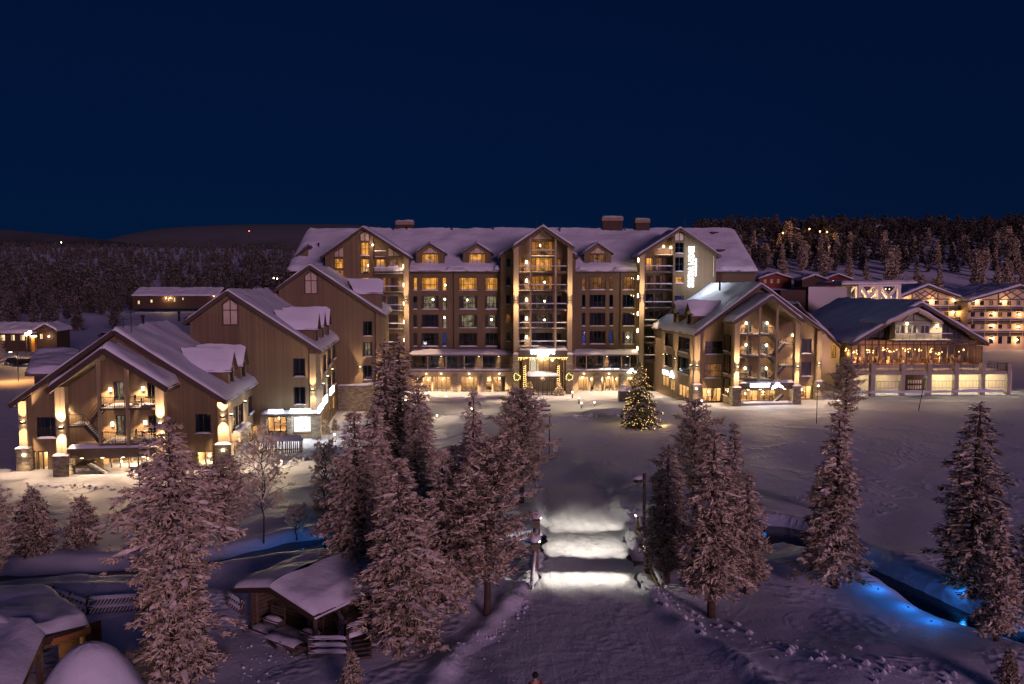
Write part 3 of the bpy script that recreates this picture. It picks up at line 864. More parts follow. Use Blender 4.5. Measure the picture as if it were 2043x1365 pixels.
# ------------------------------------------------------------------ ground
def build_ground():
    def axis(segs):
        out = [segs[0][0]]
        for (a, b, s) in segs:
            n = max(1, int(round((b - a) / s))); out += [a + (b - a) * (i + 1) / n for i in range(n)]
        return np.array(out)
    xs = axis([(-7000, -3000, 800), (-3000, -800, 250), (-800, -200, 40), (-200, -70, 8), (-70, -32, 1.2), (-32, 38, .33), (38, 80, 1.0), (80, 220, 8), (220, 800, 40), (800, 3000, 250), (3000, 7000, 800)])
    ys = axis([(-400, -40, 60), (-40, 22, 6), (22, 70, .33), (70, 125, .9), (125, 180, 3), (180, 420, 10), (420, 1000, 30), (1000, 2600, 100), (2600, 9000, 700)])
    X, Y = np.meshgrid(xs, ys)
    Z = np.empty(X.shape)
    for i in range(len(ys)):
        Z[i] = terrain(X[i], Y[i])
    v = np.stack([X, Y, Z], -1).reshape(-1, 3)
    nx, ny = len(xs), len(ys)
    idx = np.arange(nx * ny).reshape(ny, nx)
    f = np.stack([idx[:-1, :-1], idx[:-1, 1:], idx[1:, 1:], idx[1:, :-1]], -1).reshape(-1, 4)
    me = bpy.data.meshes.new('snow_ground')
    me.vertices.add(len(v)); me.vertices.foreach_set('co', v.ravel())
    me.loops.add(f.size); me.loops.foreach_set('vertex_index', f.ravel().astype(np.int32))
    me.polygons.add(len(f)); me.polygons.foreach_set('loop_start', np.arange(0, f.size, 4, dtype=np.int32))
    me.polygons.foreach_set('use_smooth', np.ones(len(f), bool))
    me.update(calc_edges=True); me.validate()
    me.materials.append(SNOW_G)
    o = bpy.data.objects.new('snow_ground', me); COL.objects.link(o); o['kind'] = 'structure'
build_ground()

# groomed path over the bridge
mb = MB(); k = mb.mi(SNOW_P)
ysp = np.arange(22, 66, .3); NP = 21
for j, y in enumerate(ysp):
    c = np.interp(y, _pt[:, 1], _pt[:, 0]); w = np.interp(y, _pt[:, 1], _pt[:, 2]) + .18 * math.sin(y * 1.7) + .1 * math.sin(y * 4.1)
    if y > 58: w *= 1 - (y - 58) / 9 * .3
    for i in range(NP):
        t = i / (NP - 1) * 2 - 1
        mb.v.append((c + w * t, y, 0))
vv = np.array(mb.v)
zz = terrain(vv[:, 0], vv[:, 1])
onb = np.exp(-((vv[:, 1] - 47.2) / 5.4) ** 4)
zz = np.maximum(zz, -.1) * (1 - onb) + .10 * onb
edge = np.tile(np.linspace(-1, 1, NP), len(ysp))
zz = zz + .05 - .10 * np.abs(edge) ** 8 * (1 - onb)
zz += .02 * np.sin(vv[:, 0] * 9 + np.sin(vv[:, 1] * .8)) * (np.abs(edge) < .9)
mb.v = [(a, b, c) for (a, b, _), c in zip(mb.v, zz)]
for j in range(len(ysp) - 1):
    for i in range(NP - 1):
        a = j * NP + i
        mb.f.append((a, a + 1, a + NP + 1, a + NP)); mb.m.append(k)
mb.build('snow_path', smooth=True, kind='structure')

# stream: one level sheet that shows only where the bed is cut below it
mb = MB()
mb.poly([(-75, 24, -.45), (75, 24, -.45), (75, 66, -.45), (-75, 66, -.45)], WATER)
mb.build('stream_water', kind='structure')

# far fells
def fell(name, x0, x1, y0, y1, prof, seed):
    nx, ny = 70, 26
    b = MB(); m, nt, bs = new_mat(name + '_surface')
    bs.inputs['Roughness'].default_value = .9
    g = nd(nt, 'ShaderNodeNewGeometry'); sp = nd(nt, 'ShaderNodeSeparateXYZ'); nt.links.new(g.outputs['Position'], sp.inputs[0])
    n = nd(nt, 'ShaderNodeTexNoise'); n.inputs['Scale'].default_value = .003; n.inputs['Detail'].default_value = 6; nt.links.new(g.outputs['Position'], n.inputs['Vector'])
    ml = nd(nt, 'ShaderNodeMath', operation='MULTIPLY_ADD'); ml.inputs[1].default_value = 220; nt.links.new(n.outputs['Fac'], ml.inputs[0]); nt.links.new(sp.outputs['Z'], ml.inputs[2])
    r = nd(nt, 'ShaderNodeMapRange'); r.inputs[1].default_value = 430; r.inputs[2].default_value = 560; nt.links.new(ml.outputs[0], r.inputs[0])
    mx = nd(nt, 'ShaderNodeMix'); mx.data_type = 'RGBA'; mx.inputs[6].default_value = (.03, .03, .03, 1); mx.inputs[7].default_value = (.09, .10, .12, 1)  # upper tone darkened and blued in place of haze
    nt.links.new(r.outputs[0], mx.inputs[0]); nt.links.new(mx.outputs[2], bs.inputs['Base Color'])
    k = b.mi(m)
    for j in range(ny + 1):
        t = j / ny
        for i in range(nx + 1):
            s = i / nx; x = x0 + (x1 - x0) * s; y = y0 + (y1 - y0) * t
            h = prof(x) * math.sin(math.pi * t) ** .9 + 18 * mnoise.noise(Vector((x * .0012, y * .0012, seed)))
            b.v.append((x, y, h if 0 < j < ny else -40))
    for j in range(ny):
        for i in range(nx):
            a = j * (nx + 1) + i
            b.f.append((a, a + 1, a + nx + 2, a + nx + 1)); b.m.append(k)
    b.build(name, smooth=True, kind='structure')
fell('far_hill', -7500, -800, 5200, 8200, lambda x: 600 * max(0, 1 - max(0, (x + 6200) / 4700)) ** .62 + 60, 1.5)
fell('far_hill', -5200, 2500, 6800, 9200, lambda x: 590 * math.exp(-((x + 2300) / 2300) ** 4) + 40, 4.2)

# ------------------------------------------------------------------ the hotel: main block
FM = Frame(0, 130, 0)
hotel = thing('hotel_building', (2, 136, -.5), 'large taupe hotel block with snowy roof, three gables and stacked balconies behind the plaza', 'hotel')
mainw = MB(); HOL = []
uML, uMR = FM.px(577, 540)[0], FM.px(1507, 540)[0]
zEAVE = FM.px(900, 540)[1]
# window grid of the two plain blocks
rows_l = [(553.8, 579), (591, 616.7), (628, 653.5), (664.5, 690.5)]
cols_l = [(824.5, 832.5, 1), (840.6, 875, 4), (882.5, 891, 1), (915.6, 952, 4), (968, 993, 3)]
room_l = [['amber', 'amber', 'amber', 'amber', 'amber'], ['dark', 'pale', 'pale', 'pale', 'pale'], ['dark', 'dark', 'pale', 'pale', 'pale'], ['dark', 'dark', 'blue', 'dark', 'dark']]
lamps_l = {(0, 2): (.6, .4), (1, 1): (.65, .72), (1, 2): (.5, .75), (1, 3): (.45, .7), (2, 4): (.5, .6), (2, 2): (.4, .75)}
for j, (y0, y1) in enumerate(rows_l):
    for i, (x0, x1, c) in enumerate(cols_l):
        window(FM, *FM.rect(x0, y0, x1, y1), hotel, room_l[j][i], cols=c, holes=HOL, rail=(c > 1), lampball=lamps_l.get((j, i)))
rows_r = [(552, 578), (588, 614), (624, 650), (660.5, 686)]
cols_r = [(1160.6, 1168, 1), (1176, 1208, 4), (1215.4, 1223.4, 1), (1242, 1266, 3)]
room_r = [['dim', 'dim', 'dim', 'dim'], ['dark', 'dark', 'dark', 'dark'], ['dark', 'dark', 'dark', 'dark'], ['blue', 'dark', 'blue', 'pale']]
for j, (y0, y1) in enumerate(rows_r):
    for i, (x0, x1, c) in enumerate(cols_r):
        window(FM, *FM.rect(x0, y0, x1, y1), hotel, room_r[j][i], cols=c, holes=HOL, rail=(c == 4), lampball=(.5, .5) if (j, i) == (3, 3) else None)
# gallery glazing behind the glass balustrade
for x0, x1 in ((824, 851), (856, 875), (886, 912), (918, 947), (963, 988), (1155, 1185), (1192, 1205), (1214, 1236), (1246, 1262)):
    window(FM, *FM.rect(x0, 710, x1, 735), hotel, 'dark', cols=max(1, int((x1 - x0) / 9)), holes=HOL, sill=False)
wall(mainw, FM, 0, uML, uMR, -1.2, zEAVE - .1, HOL, RENDER)
DEPTH = 26.5
for u, rt in ((uML, False), (uMR, True)):
    mainw.poly([FM.p(u, 0, -1.2), FM.p(u, -DEPTH, -1.2), FM.p(u, -DEPTH, zEAVE), FM.p(u, -DEPTH / 2, zEAVE + 7.2), FM.p(u, 0, zEAVE)], WOOD)
mainw.poly([FM.p(uML, -DEPTH, -1.2), FM.p(uMR, -DEPTH, -1.2), FM.p(uMR, -DEPTH, zEAVE), FM.p(uML, -DEPTH, zEAVE)], WOOD)
mainw.build('wall', hotel)
# main roof
zR = 26.55
rf = MB(); sn = MB()
oL, oR = uML - .3, uMR + .3
rl, rr_ = FM.px(613, 455, -13.2)[0], FM.px(1466, 455, -13.2)[0]
ridgeL, ridgeR = FM.p(rl, -13.2, zR), FM.p(rr_, -13.2, zR)
eL, eR = FM.p(oL, .7, zEAVE), FM.p(oR, .7, zEAVE)
bL, bR = FM.p(oL, -27, zEAVE), FM.p(oR, -27, zEAVE)
slab_poly(rf, [ridgeL, ridgeR, eR, eL], .3, BROWN); slab_poly(rf, [ridgeL, ridgeR, bR, bL], .3, BROWN)
roof = rf.build('roof', hotel)
snow_sheet(sn, ridgeL, ridgeR, eR, eL, .38, nu=120, nv=30, edge=(0, 1, 1, 1), lip=.15)
snow_sheet(sn, ridgeR, ridgeL, bL, bR, .38, nu=40, nv=8, edge=(0, 1, 1, 1))
sn.build('roof_snow', roof, smooth=True)
g = MB(); g.box(FM, uML, uMR, .35, .55, zEAVE - .42, zEAVE - .30, DARK)
for px in (905, 1237.5, 1000):
    u = FM.px(px, 600)[0]; g.tube([FM.p(u, .12, zEAVE - .4), FM.p(u, .12, 4.5)], .06, DARK, 6)
g.build('gutter', hotel)
# eave snow that hangs over in places
e = MB()
for x0, x1, sd in ((818, 838, 1), (890, 930, 2), (985, 1000, 3), (1150, 1166, 4), (1222, 1268, 5)):
    u0, u1 = FM.px(x0, 537)[0], FM.px(x1, 537)[0]
    snow_bar(e, FM, u0, u1, -.4, .95, zEAVE + .2, .45, sd)
e.build('eave_snow', hotel, smooth=True)
# dormers
for x0, x1, xa, room, sd in ((829.5, 886.5, 857, 'amber', 1), (923.5, 980, 951.8, 'amber', 2), (1166, 1219.5, 1193.3, 'dim', 3)):
    v = -.9
    u0, _ = FM.px(x0, 510, v); u1, _ = FM.px(x1, 510, v)
    zs = FM.px(xa, 530, v)[1]; ze = FM.px(xa, 505.5, v)[1]; za = FM.px(xa, 487.5, v)[1]
    dormer(FM, u0, u1, zs, ze, za, v, 7, hotel, room, sd)
# roof vents, chimneys, aerials
def vent(p, parent, h=.8, r=.11):
    b = MB(); b.tube([p, p + Vector((0, 0, h))], r, DARK, 7); b.tube([p + Vector((0, 0, h)), p + Vector((0, 0, h + .12)), p + Vector((0, 0, h + .2))], [r * 1.8, r * 1.8, r * .5], DARK, 7)
    b.build('roof_vent', parent)
def roofpt(px, py):
    """where a line of sight meets the main front roof slope"""
    d = ray(px, py); n = (ridgeR - ridgeL).cross(eL - ridgeL).normalized()
    return CAM + d * ((ridgeL - CAM).dot(n) / d.dot(n))
for px, py in ((636, 496), (785, 463), (812, 463), (902, 463), (984, 463), (1117, 465), (1247, 463)):
    vent(roofpt(px, py), hotel)
def chimney(x0, x1, y0, y1, v, lit=False):
    u0, u1, za, zb = FM.rect(x0, y0, x1, y1, v)
    b = MB(); b.box(FM, u0, u1, v - 1.6, v, za - 1.5, zb - .75, DARKWOOD); b.box(FM, u0 - .1, u1 + .1, v - 1.7, v + .1, zb - .75, zb - .12, PALEWOOD)
    for i in range(6):
        z = za + .15 * i; b.box(FM, u0 + .1, u1 - .1, v + .001, v + .05, z, z + .06, BROWN)
    o = b.build('chimney', hotel)
    s = MB(); snow_bar(s, FM, u0 - .15, u1 + .15, v - 1.7, v + .15, zb - .12, .25, x0); s.build('chimney_snow', o, smooth=True)
chimney(790, 824, 440, 456, -13.2); chimney(1202, 1242.5, 432, 459, -12.4); chimney(1268, 1296, 436, 459, -12.4)
a = MB()
for px, py in ((717, 434), (1072, 432), (1367, 435)):
    p = at(px, 456, 133); q = at(px - 1.5, py, 133); a.tube([p, q], .03, DARK, 5)
a.build('aerial', hotel)
# satellite of dark blown-out patches on the right roof
for px, py in ((1424, 467), (1437, 502)):
    p = roofpt(px, py); b = MB(); b.box(Frame(p.x, p.y - .4, 20), -.7, .7, -.3, .3, p.z - .2, p.z + .35, DARK); b.build('roof_hatch', hotel)

U3 = Vector((0, 0, 1))
def bay_shell(v, x0, x1, ye, xa, ya, base=-1.2, front=None, vback=-9):
    uL, zE = FM.px(x0, ye, v); uR, _ = FM.px(x1, ye, v); uA, zA = FM.px(xa, ya, v)
    return uL, uR, zE, uA, zA

# ---- gable at the hotel's left end
V = 2.0
uL, uR, zE, uA, zA = bay_shell(V, 645, 815, 510, 725.5, 450)
top = lin([(uL, zE - .35), (uA, zA - .35), (uR, zE - .35)])
gable_roof('gable_roof', FM, uL - .35, zE - .3, uA, zA - .28, uR + .35, zE - .3, V + .75, -9, hotel, snow=.26, seed=11)
w = MB(); h1 = []
u744 = FM.px(744, 540, V)[0]; u805 = FM.px(805.5, 540, V)[0]
for x0, x1, y0, y1, rm, c, r_ in ((667, 685.6, 516, 536, 'amber', 2, 2), (667, 685.6, 539, 560, 'amber', 2, 2), (718.8, 738, 483.7, 509.5, 'amber', 2, 2), (718.8, 738, 516.7, 545.5, 'amber', 2, 2), (718.8, 738, 553.8, 581, 'amber', 2, 2),
                               (718.8, 738, 590, 617, 'dark', 2, 2), (718.8, 738, 628, 655, 'dark', 2, 2)):
    window(FM, *FM.rect(x0, y0, x1, y1, V), hotel, rm, cols=c, rows=r_, v=V, holes=h1, sill=(y0 < 500), lampball=(.75, .55) if y0 == 516.7 else None)
wall(w, FM, V, uL + .3, u744, -1.2, top, h1, WOOD, [uA])
h2 = []
VR = .4
slabs = [546, 583, 620, 657, 694, 731]
rms = [('amber', 'dim'), ('amber', 'dim'), ('dark', 'dark'), ('dark', 'dark'), ('dark', 'dark'), ('dark', 'dark')]
for i, ys_ in enumerate(slabs):
    window(FM, *FM.rect(749, ys_ - 29, 769.5, ys_ - 1.5, VR), hotel, rms[i][0], cols=2, v=VR, holes=h2, sill=False)
    window(FM, *FM.rect(773, ys_ - 29, 794.5, ys_ - 1.5, VR), hotel, rms[i][1], cols=2, v=VR, holes=h2, sill=False)
    z = FM.px(780, ys_, V)[1]
    balcony(FM, u744 + .02, u805 - .02, VR + .02, V + .05, z, hotel, seed=i)
    u, zz_ = FM.px(801.5, ys_ - 14, V - .6)
    b = MB(); b.box(FM, u805 - .19, u805 - .05, V - .9, V - .65, zz_ - .3, zz_ + .3, LAMP); o = b.build('porch_lamp', hotel)
    lamp_light('POINT', FM.p(u805 - .55, V - .7, zz_), 9, o, size=.1)
balcony(FM, FM.px(746, 512, V)[0], FM.px(771, 512, V)[0], VR + .02, V + .05, FM.px(760, 512.5, V)[1], hotel, seed=33)
wall(w, FM, VR, u744, u805, -1.2, lambda u: top(u), h2, WOOD, [uA])
w.poly([FM.p(u744, V, -1.2), FM.p(u744, VR, -1.2), FM.p(u744, VR, top(u744)), FM.p(u744, V, top(u744))], WOOD)
for u in (uL + .3, uR - .02):
    w.poly([FM.p(u, V, -1.2), FM.p(u, -9, -1.2), FM.p(u, -9, zE - .35), FM.p(u, V, zE - .35)], WOOD)
w.build('gable_wall', hotel)
gable_window(FM, *[FM.rect(719.5, 463, 737, 480.5, V)[i] for i in (0, 1, 2)], FM.px(728, 468, V)[1], FM.px(728, 462, V)[1], hotel, V)
# slanted attic panels
for x0, x1, y0, ya, yb in ((668, 684.5, 513, 503, 493), (773, 794, 511, 493, 506)):
    b = MB(); ua, za_ = FM.px(x0, ya, V); ub, zb_ = FM.px(x1, yb, V); zlo = FM.px(x0, y0, V)[1]
    vv_ = V + .03 if x0 < 700 else VR + .5
    b.poly([FM.p(ua, vv_, zlo), FM.p(ub, vv_, zlo), FM.p(ub, vv_, zb_), FM.p(ua, vv_, za_)], PALE); o = b.build('attic_panel', hotel)
    f = MB(); f.bar(FM.p(ua, vv_ + .04, za_), FM.p(ub, vv_ + .04, zb_), .1, BROWN, .12); f.bar(FM.p((ua + ub) / 2, vv_ + .04, zlo), FM.p((ua + ub) / 2, vv_ + .04, (za_ + zb_) / 2), .08, BROWN, .08); f.bar(FM.p(ua, vv_ + .04, zlo), FM.p(ub, vv_ + .04, zlo), .1, BROWN, .1); f.build('panel_frame', o)
b = MB(); u, z = FM.px(744.5, 489, V); b.ball(FM.p(u, V + .35, z), .14, LAMPW); o = b.build('porch_lamp', hotel, smooth=True); lamp_light('POINT', FM.p(u + .3, V + .75, z), 22, o, size=.12)
b = MB(); b.box(FM, u805, uR, V - .9, V + .15, -1.2, top(u805 + .4) - .05, PALEWOOD); b.build('pillar', hotel)
u, z = FM.px(809.7, 598, V); sconce(FM, u, z, hotel, V + .15, 600)
u, z = FM.px(751, 733, V); sconce(FM, u, z, hotel, V, 50)

# ---- central gable with the entrance
V = 1.5
uL, uR, zE, uA, zA = bay_shell(V, 995, 1152.5, 508, 1083.5, 455)
zA = FM.px(1083.5, 455, V)[1]
w = MB(); h1 = []
uA = (uL + uR) / 2
for y0, y1, rm in ((516, 534, 'dark'), (552.5, 571, 'dark'), (589, 607, 'dark'), (626, 644, 'amber'), (663, 681, 'dark')):
    window(FM, *FM.rect(1010, y0, 1018.5, y1, V), hotel, rm, cols=1, rows=2, v=V, holes=h1)
wall(w, FM, V, uL + .3, uR - .3, -1.2, lin([(uL, zE - .4), (uA, zA - .4), (uR, zE - .4)]), h1, RENDER, [uA])
for u in (uL + .3, uR - .3):
    w.poly([FM.p(u, V, -1.2), FM.p(u, -9, -1.2), FM.p(u, -9, zE - .4), FM.p(u, V, zE - .4)], RENDER)
gable_roof('gable_roof', FM, uL - .1, zE - .3, uA, zA - .3, uR + .1, zE - .3, V + .5, -9, hotel, snow=.3, seed=21)
V2, VB = 5.0, 3.0
pL0, pL1, pR0, pR1 = [FM.px(x, 600, V2)[0] for x in (1024.6, 1034.6, 1132.2, 1141.8)]
uL2, zE2 = FM.px(1022, 491, V2); uR2, _ = FM.px(1145, 491, V2); uA2, zA2 = FM.px(1083, 449, V2)
gable_roof('front_gable_roof', FM, uL2, zE2 - .2, uA2, zA2 - .25, uR2, zE2 - .2, V2 + .7, V - 4, hotel, snow=.40, seed=25, th=.4)
top2 = lin([(uL2, zE2 - .55), (uA2, zA2 - .65), (uR2, zE2 - .55)])
h2 = []
rm_rows = [('amber', 'amber', 'amber'), ('amber', 'amber', 'dim'), ('dim', 'amber', 'dim'), ('pale', 'pale', 'dark'), ('dark', 'pale', 'dark'), ('dark', 'dark', 'dark')]
yS = [511, 543, 580, 618, 655.6, 692.7]
for i, ys_ in enumerate(yS):
    z = FM.px(1083, ys_, V2)[1]
    if i: window(FM, *FM.rect(1036, ys_ - 28, 1046.5, ys_ - 2, VB), hotel, rm_rows[i][0], cols=1, v=VB, holes=h2, sill=False)
    window(FM, *FM.rect(1060.6, ys_ - 29, 1102.5, ys_ - 2, VB), hotel, rm_rows[i][1], cols=5, v=VB, holes=h2, sill=False, lampball=(.62, .55) if i in (2, 3, 4) else None)
    if i: window(FM, *FM.rect(1111, ys_ - 28, 1119.5, ys_ - 2, VB), hotel, rm_rows[i][2], cols=1, v=VB, holes=h2, sill=False)
    a_, b_ = (pL1, pR0) if i else (FM.px(1058, 500, V2)[0], FM.px(1109, 500, V2)[0])
    balcony(FM, a_ + .02, b_ - .02, VB + .02, V2 - .12, z, hotel, seed=50 + i)
    if i:
        u, zz_ = FM.px(1050.5, ys_ - 20, VB); porch_lamp(FM, u, zz_, hotel, VB, 20, h=.5)
u, zz_ = FM.px(1077.5, 490, VB); porch_lamp(FM, u, zz_, hotel, VB + .1, 14)
for x0, y0 in ((1065, 470),):
    b = MB(); ua = FM.px(1064, 476, VB)[0]; ub = FM.px(1103, 476, VB)[0]; zl = FM.px(1083, 477, VB)[1]; zt = FM.px(1083, 463, VB)[1]
    b.poly([FM.p(ua, VB + .03, zl), FM.p(ub, VB + .03, zl), FM.p(uA2, VB + .03, zt + .3)], PALE); b.build('attic_panel', hotel)
wall(w, FM, VB, pL0, pR1, 5.5, top2, h2, WOOD, [uA2])
w.build('gable_wall', hotel)
zb = 6.0
for a_, b_ in ((pL0, pL1), (pR0, pR1)):
    b = MB(); b.box(FM, a_, b_, V2 - .8, V2, zb, top2((a_ + b_) / 2) + .1, PALEWOOD); o = b.build('pillar', hotel)
    s = MB(); s.box(FM, a_ - .1, b_ + .1, V2 - .9, V2 + .3, -1.2, FM.px(1030, 706, V2)[1], STONE); s.build('stone_base', o)
    s = MB(); snow_bar(s, FM, a_ - .12, b_ + .25, V2 - .1, V2 + .5, FM.px(1030, 706, V2)[1], .2, a_); s.build('base_snow', o, smooth=True)
    for k in (0, 1):
        c = MB(); c.poly([FM.p(a_ if k == 0 else b_, V2 - .8, zb), FM.p(a_ if k == 0 else b_, V, zb), FM.p(a_ if k == 0 else b_, V, top2(a_)), FM.p(a_ if k == 0 else b_, V2 - .8, top2(a_))], WOOD); c.build('side_wall', hotel)
for x0, x1 in ((1057, 1060.3), (1106.5, 1110)):
    b = MB(); ua, ub = FM.px(x0, 600, V2)[0], FM.px(x1, 600, V2)[0]; b.box(FM, ua, ub, V2 - .25, V2, 6.0, top2((ua + ub) / 2), PALEWOOD); b.build('post', hotel)
for x in (1029.5, 1136.7):
    u, z = FM.px(x, 598.5, V2); sconce(FM, u, z, hotel, V2, 640)
# entrance canopy, sign and hall
VC = 5.7
u0, u1, z0, z1 = FM.rect(1034.5, 698.5, 1132, 713, VC)
b = MB(); b.box(FM, u0, u1, V, VC, z0, z1, BROWN); can = b.build('entrance_canopy', hotel)
s = MB(); snow_bar(s, FM, u0, u1, VB + .1, VC + .08, z1, .28, 3); s.build('canopy_snow', can, smooth=True)
zc = FM.px(1083, 702.5, VC)[1]
text_sign('entrance_sign', 'SKISTAR LODGE', FM, *FM.rect(1059, 697.5, 1107, 706.5, VC), VC + .05, hotel, extrude=.06)
text_sign('entrance_sign', 'HUNDFJÄLLET', FM, *FM.rect(1072, 707.5, 1095, 711.5, VC), VC + .05, hotel, extrude=.05)
for x in (1066, 1083, 1100):
    lamp_light('POINT', FM.p(FM.px(x, 702, VC)[0], VC + .8, zc), 14, hotel, color=(.85, .92, 1), size=.3)
fl = MB()
for i in range(46):
    t = i / 45; u = u0 + (u1 - u0) * t
    for k in range(rnd.choice((1, 2, 3))):
        fl.ball(FM.p(u + rnd.uniform(-.05, .05), VC + .06, z0 - .05 - k * .16 * rnd.uniform(.7, 1.2)), .055, FAIRY, 5, 4)
o = fl.build('string_lights', hotel)
lamp_light('POINT', FM.p((u0 + u1) / 2, VC + .3, z0 - .5), 40, o, size=.4)
shop(FM, FM.px(1045, 750, VB)[0], FM.px(1122, 750, VB)[0], -.45, z0 - .05, hotel, v=VB + .2, cols=6, depth=5, power=110, seed=2, name='entrance_glazing')
b = MB(); b.poly([FM.p(FM.px(1056, 730, VB)[0], VB - .4, FM.px(1056, 741, VB)[1]), FM.p(FM.px(1075, 730, VB)[0], VB - .4, FM.px(1056, 741, VB)[1]), FM.p(FM.px(1072, 730, VB)[0], VB - .4, FM.px(1056, 716, VB)[1]), FM.p(FM.px(1056, 730, VB)[0], VB - .4, FM.px(1056, 716, VB)[1])], emit('lit_curtain', (1, .80, .52), .75, var=.2, scale=6)); b.build('curtain', hotel)
# vestibule with sliding doors
VV = 6.6
u0, u1, _, z1 = FM.rect(1056, 750, 1110, 786, VV)
zv = FM.px(1083, 753, VV)[1]
b = MB(); b.box(FM, u0 - .4, u1 + .4, VB + .25, VV + .35, zv, zv + .28, DARK); vest = b.build('vestibule_roof', hotel)
s = MB(); snow_bar(s, FM, u0 - .45, u1 + .45, VB + .3, VV + .45, zv + .28, .42, 8); s.build('vestibule_snow', vest, smooth=True)
d = MB(); gl = MB()
for i in range(7):
    u = u0 + (u1 - u0) * i / 6; d.box(FM, u - .05, u + .05, VV - .1, VV, -.5, zv, DARK)
d.box(FM, u0, u1, VV - .09, VV - .01, -.5, -.32, DARK); d.box(FM, u0, u1, VV - .09, VV - .01, zv - .5, zv - .38, DARK)
for u in (u0, u1):
    for vq in (4.2, 5.4): d.box(FM, u - .05, u + .05, vq - .05, vq + .05, -.5, zv, DARK)
od = d.build('entrance_door', hotel)
gl.poly([FM.p(u0, VV - .05, -.45), FM.p(u1, VV - .05, -.45), FM.p(u1, VV - .05, zv), FM.p(u0, VV - .05, zv)], GLASS)
for u in (u0, u1): gl.poly([FM.p(u, VV - .05, -.45), FM.p(u, VB + .3, -.45), FM.p(u, VB + .3, zv), FM.p(u, VV - .05, zv)], GLASS)
gl.build('pane', od)
lamp_light('POINT', FM.p((u0 + u1) / 2, VV - 1.2, zv - .35), 45, od, size=.25); lamp_light('POINT', FM.p((u0 + u1) / 2, VV + 1.2, zv - .2), 40, od, size=.3)

# ---- gable at the hotel's right end
V = 3.0
uL, uR, zE, uA, zA = bay_shell(V, 1274, 1433, 507, 1356.5, 452)
top = lin([(uL, zE - .35), (uA, zA - .35), (uR, zE - .35)])
gable_roof('gable_roof', FM, uL - .3, zE - .3, uA, zA - .28, uR + .3, zE - .3, V + .75, -9, hotel, snow=.28, seed=31)
w = MB(); h1 = []
q0, q1, q2 = [FM.px(x, 540, V)[0] for x in (1276, 1286, 1343)]
for y0, y1, rm in ((484, 505, 'dark'), (513, 541, 'dark'), (552, 565, 'amber'), (590, 613, 'blue'), (627, 650, 'dark')):
    window(FM, *FM.rect(1346.5, y0, 1364, y1, V), hotel, rm, cols=2, rows=2, v=V, holes=h1, sill=True)
wall(w, FM, V, q2, uR - .3, -1.2, top, h1, WOOD, [uA])
h2 = []; VR = 1.2
for i, (ys_, r1, r2) in enumerate(((542.5, 'amber', 'dim'), (578, 'dim', 'dim'), (614, 'dark', 'pale'), (650, 'dark', 'dark'), (684, 'dark', 'amber'), (720, 'dark', 'amber'))):
    window(FM, *FM.rect(1288, ys_ - 28, 1303, ys_ - 2, VR), hotel, r1, cols=2, v=VR, holes=h2, sill=False)
    window(FM, *FM.rect(1307, ys_ - 28, 1322, ys_ - 2, VR), hotel, r2, cols=2, v=VR, holes=h2, sill=False)
    z = FM.px(1310, ys_, V)[1]
    balcony(FM, q1 + .02, q2 - .02, VR + .02, V + .03, z, hotel, seed=70 + i)
    b = MB(); zq = z + 1.9; b.box(FM, q0 - .14, q0 - .002, V - 1.0, V - .8, zq - .3, zq + .3, LAMP); o = b.build('porch_lamp', hotel)
    lamp_light('POINT', FM.p(q0 - .45, V - .9, zq), 7, o, size=.1)
z = FM.px(1325, 508.7, V)[1]; balcony(FM, FM.px(1310, 500, V)[0], q2 - .02, VR + .02, V + .03, z, hotel, seed=77)
u, zz_ = FM.px(1324, 492, VR); porch_lamp(FM, u, zz_, hotel, VR, 8); u, zz_ = FM.px(1338, 494, VR); porch_lamp(FM, u, zz_, hotel, VR, 10)
wall(w, FM, VR, q0, q2, -1.2, top, h2, WOOD, [uA])
w.poly([FM.p(q2, VR, -1.2), FM.p(q2, V, -1.2), FM.p(q2, V, top(q2)), FM.p(q2, VR, top(q2))], WOOD)
for u in (q0, uR - .3):
    w.poly([FM.p(u, V - .02, -1.2), FM.p(u, -9, -1.2), FM.p(u, -9, zE - .35), FM.p(u, V - .02, zE - .35)], WOOD)
w.build('gable_wall', hotel)
r4 = FM.rect(1347, 465, 1363.5, 480, V)
gable_window(FM, r4[0], r4[1], r4[2], FM.px(1355, 468.5, V)[1], FM.px(1355, 463.5, V)[1], hotel, V)
b = MB(); b.box(FM, q0, q1, V - .9, V + .15, -1.2, top(q0 + .4) - .05, PALEWOOD); b.build('pillar', hotel)
u, z = FM.px(1280.8, 594.5, V); sconce(FM, u, z, hotel, V + .15, 600)
# the upright sign, read from the bottom up
SIGNX = emit('upright_sign_white', (.86, .93, 1.0), 7, sampling='AUTO')
text_sign('upright_sign', 'SKISTAR LODGE', FM, *FM.rect(1372.5, 492, 1384, 573, V), V + .16, hotel, mat=SIGNX, extrude=.06, upright=True)
text_sign('upright_sign', 'HUNDFJÄLLET', FM, *FM.rect(1385.5, 515, 1390, 551, V), V + .16, hotel, mat=SIGNS, extrude=.05, upright=True)
for y, pw in ((500, 14), (520, 14), (545, 60), (562, 90)):
    u, z = FM.px(1378, y, V); lamp_light('POINT', FM.p(u + (1.5 if pw > 20 else 0), V + (4.0 if pw > 20 else 2.0), z), pw, hotel, color=(.82, .90, 1), size=.5)
b = MB(); u, z0 = FM.px(1423, 552, V); z1 = FM.px(1423, 510, V)[1]; b.tube([FM.p(u, V + .1, z0), FM.p(u, V + .1, z1)], .05, WHITE, 6); b.build('downpipe', hotel)

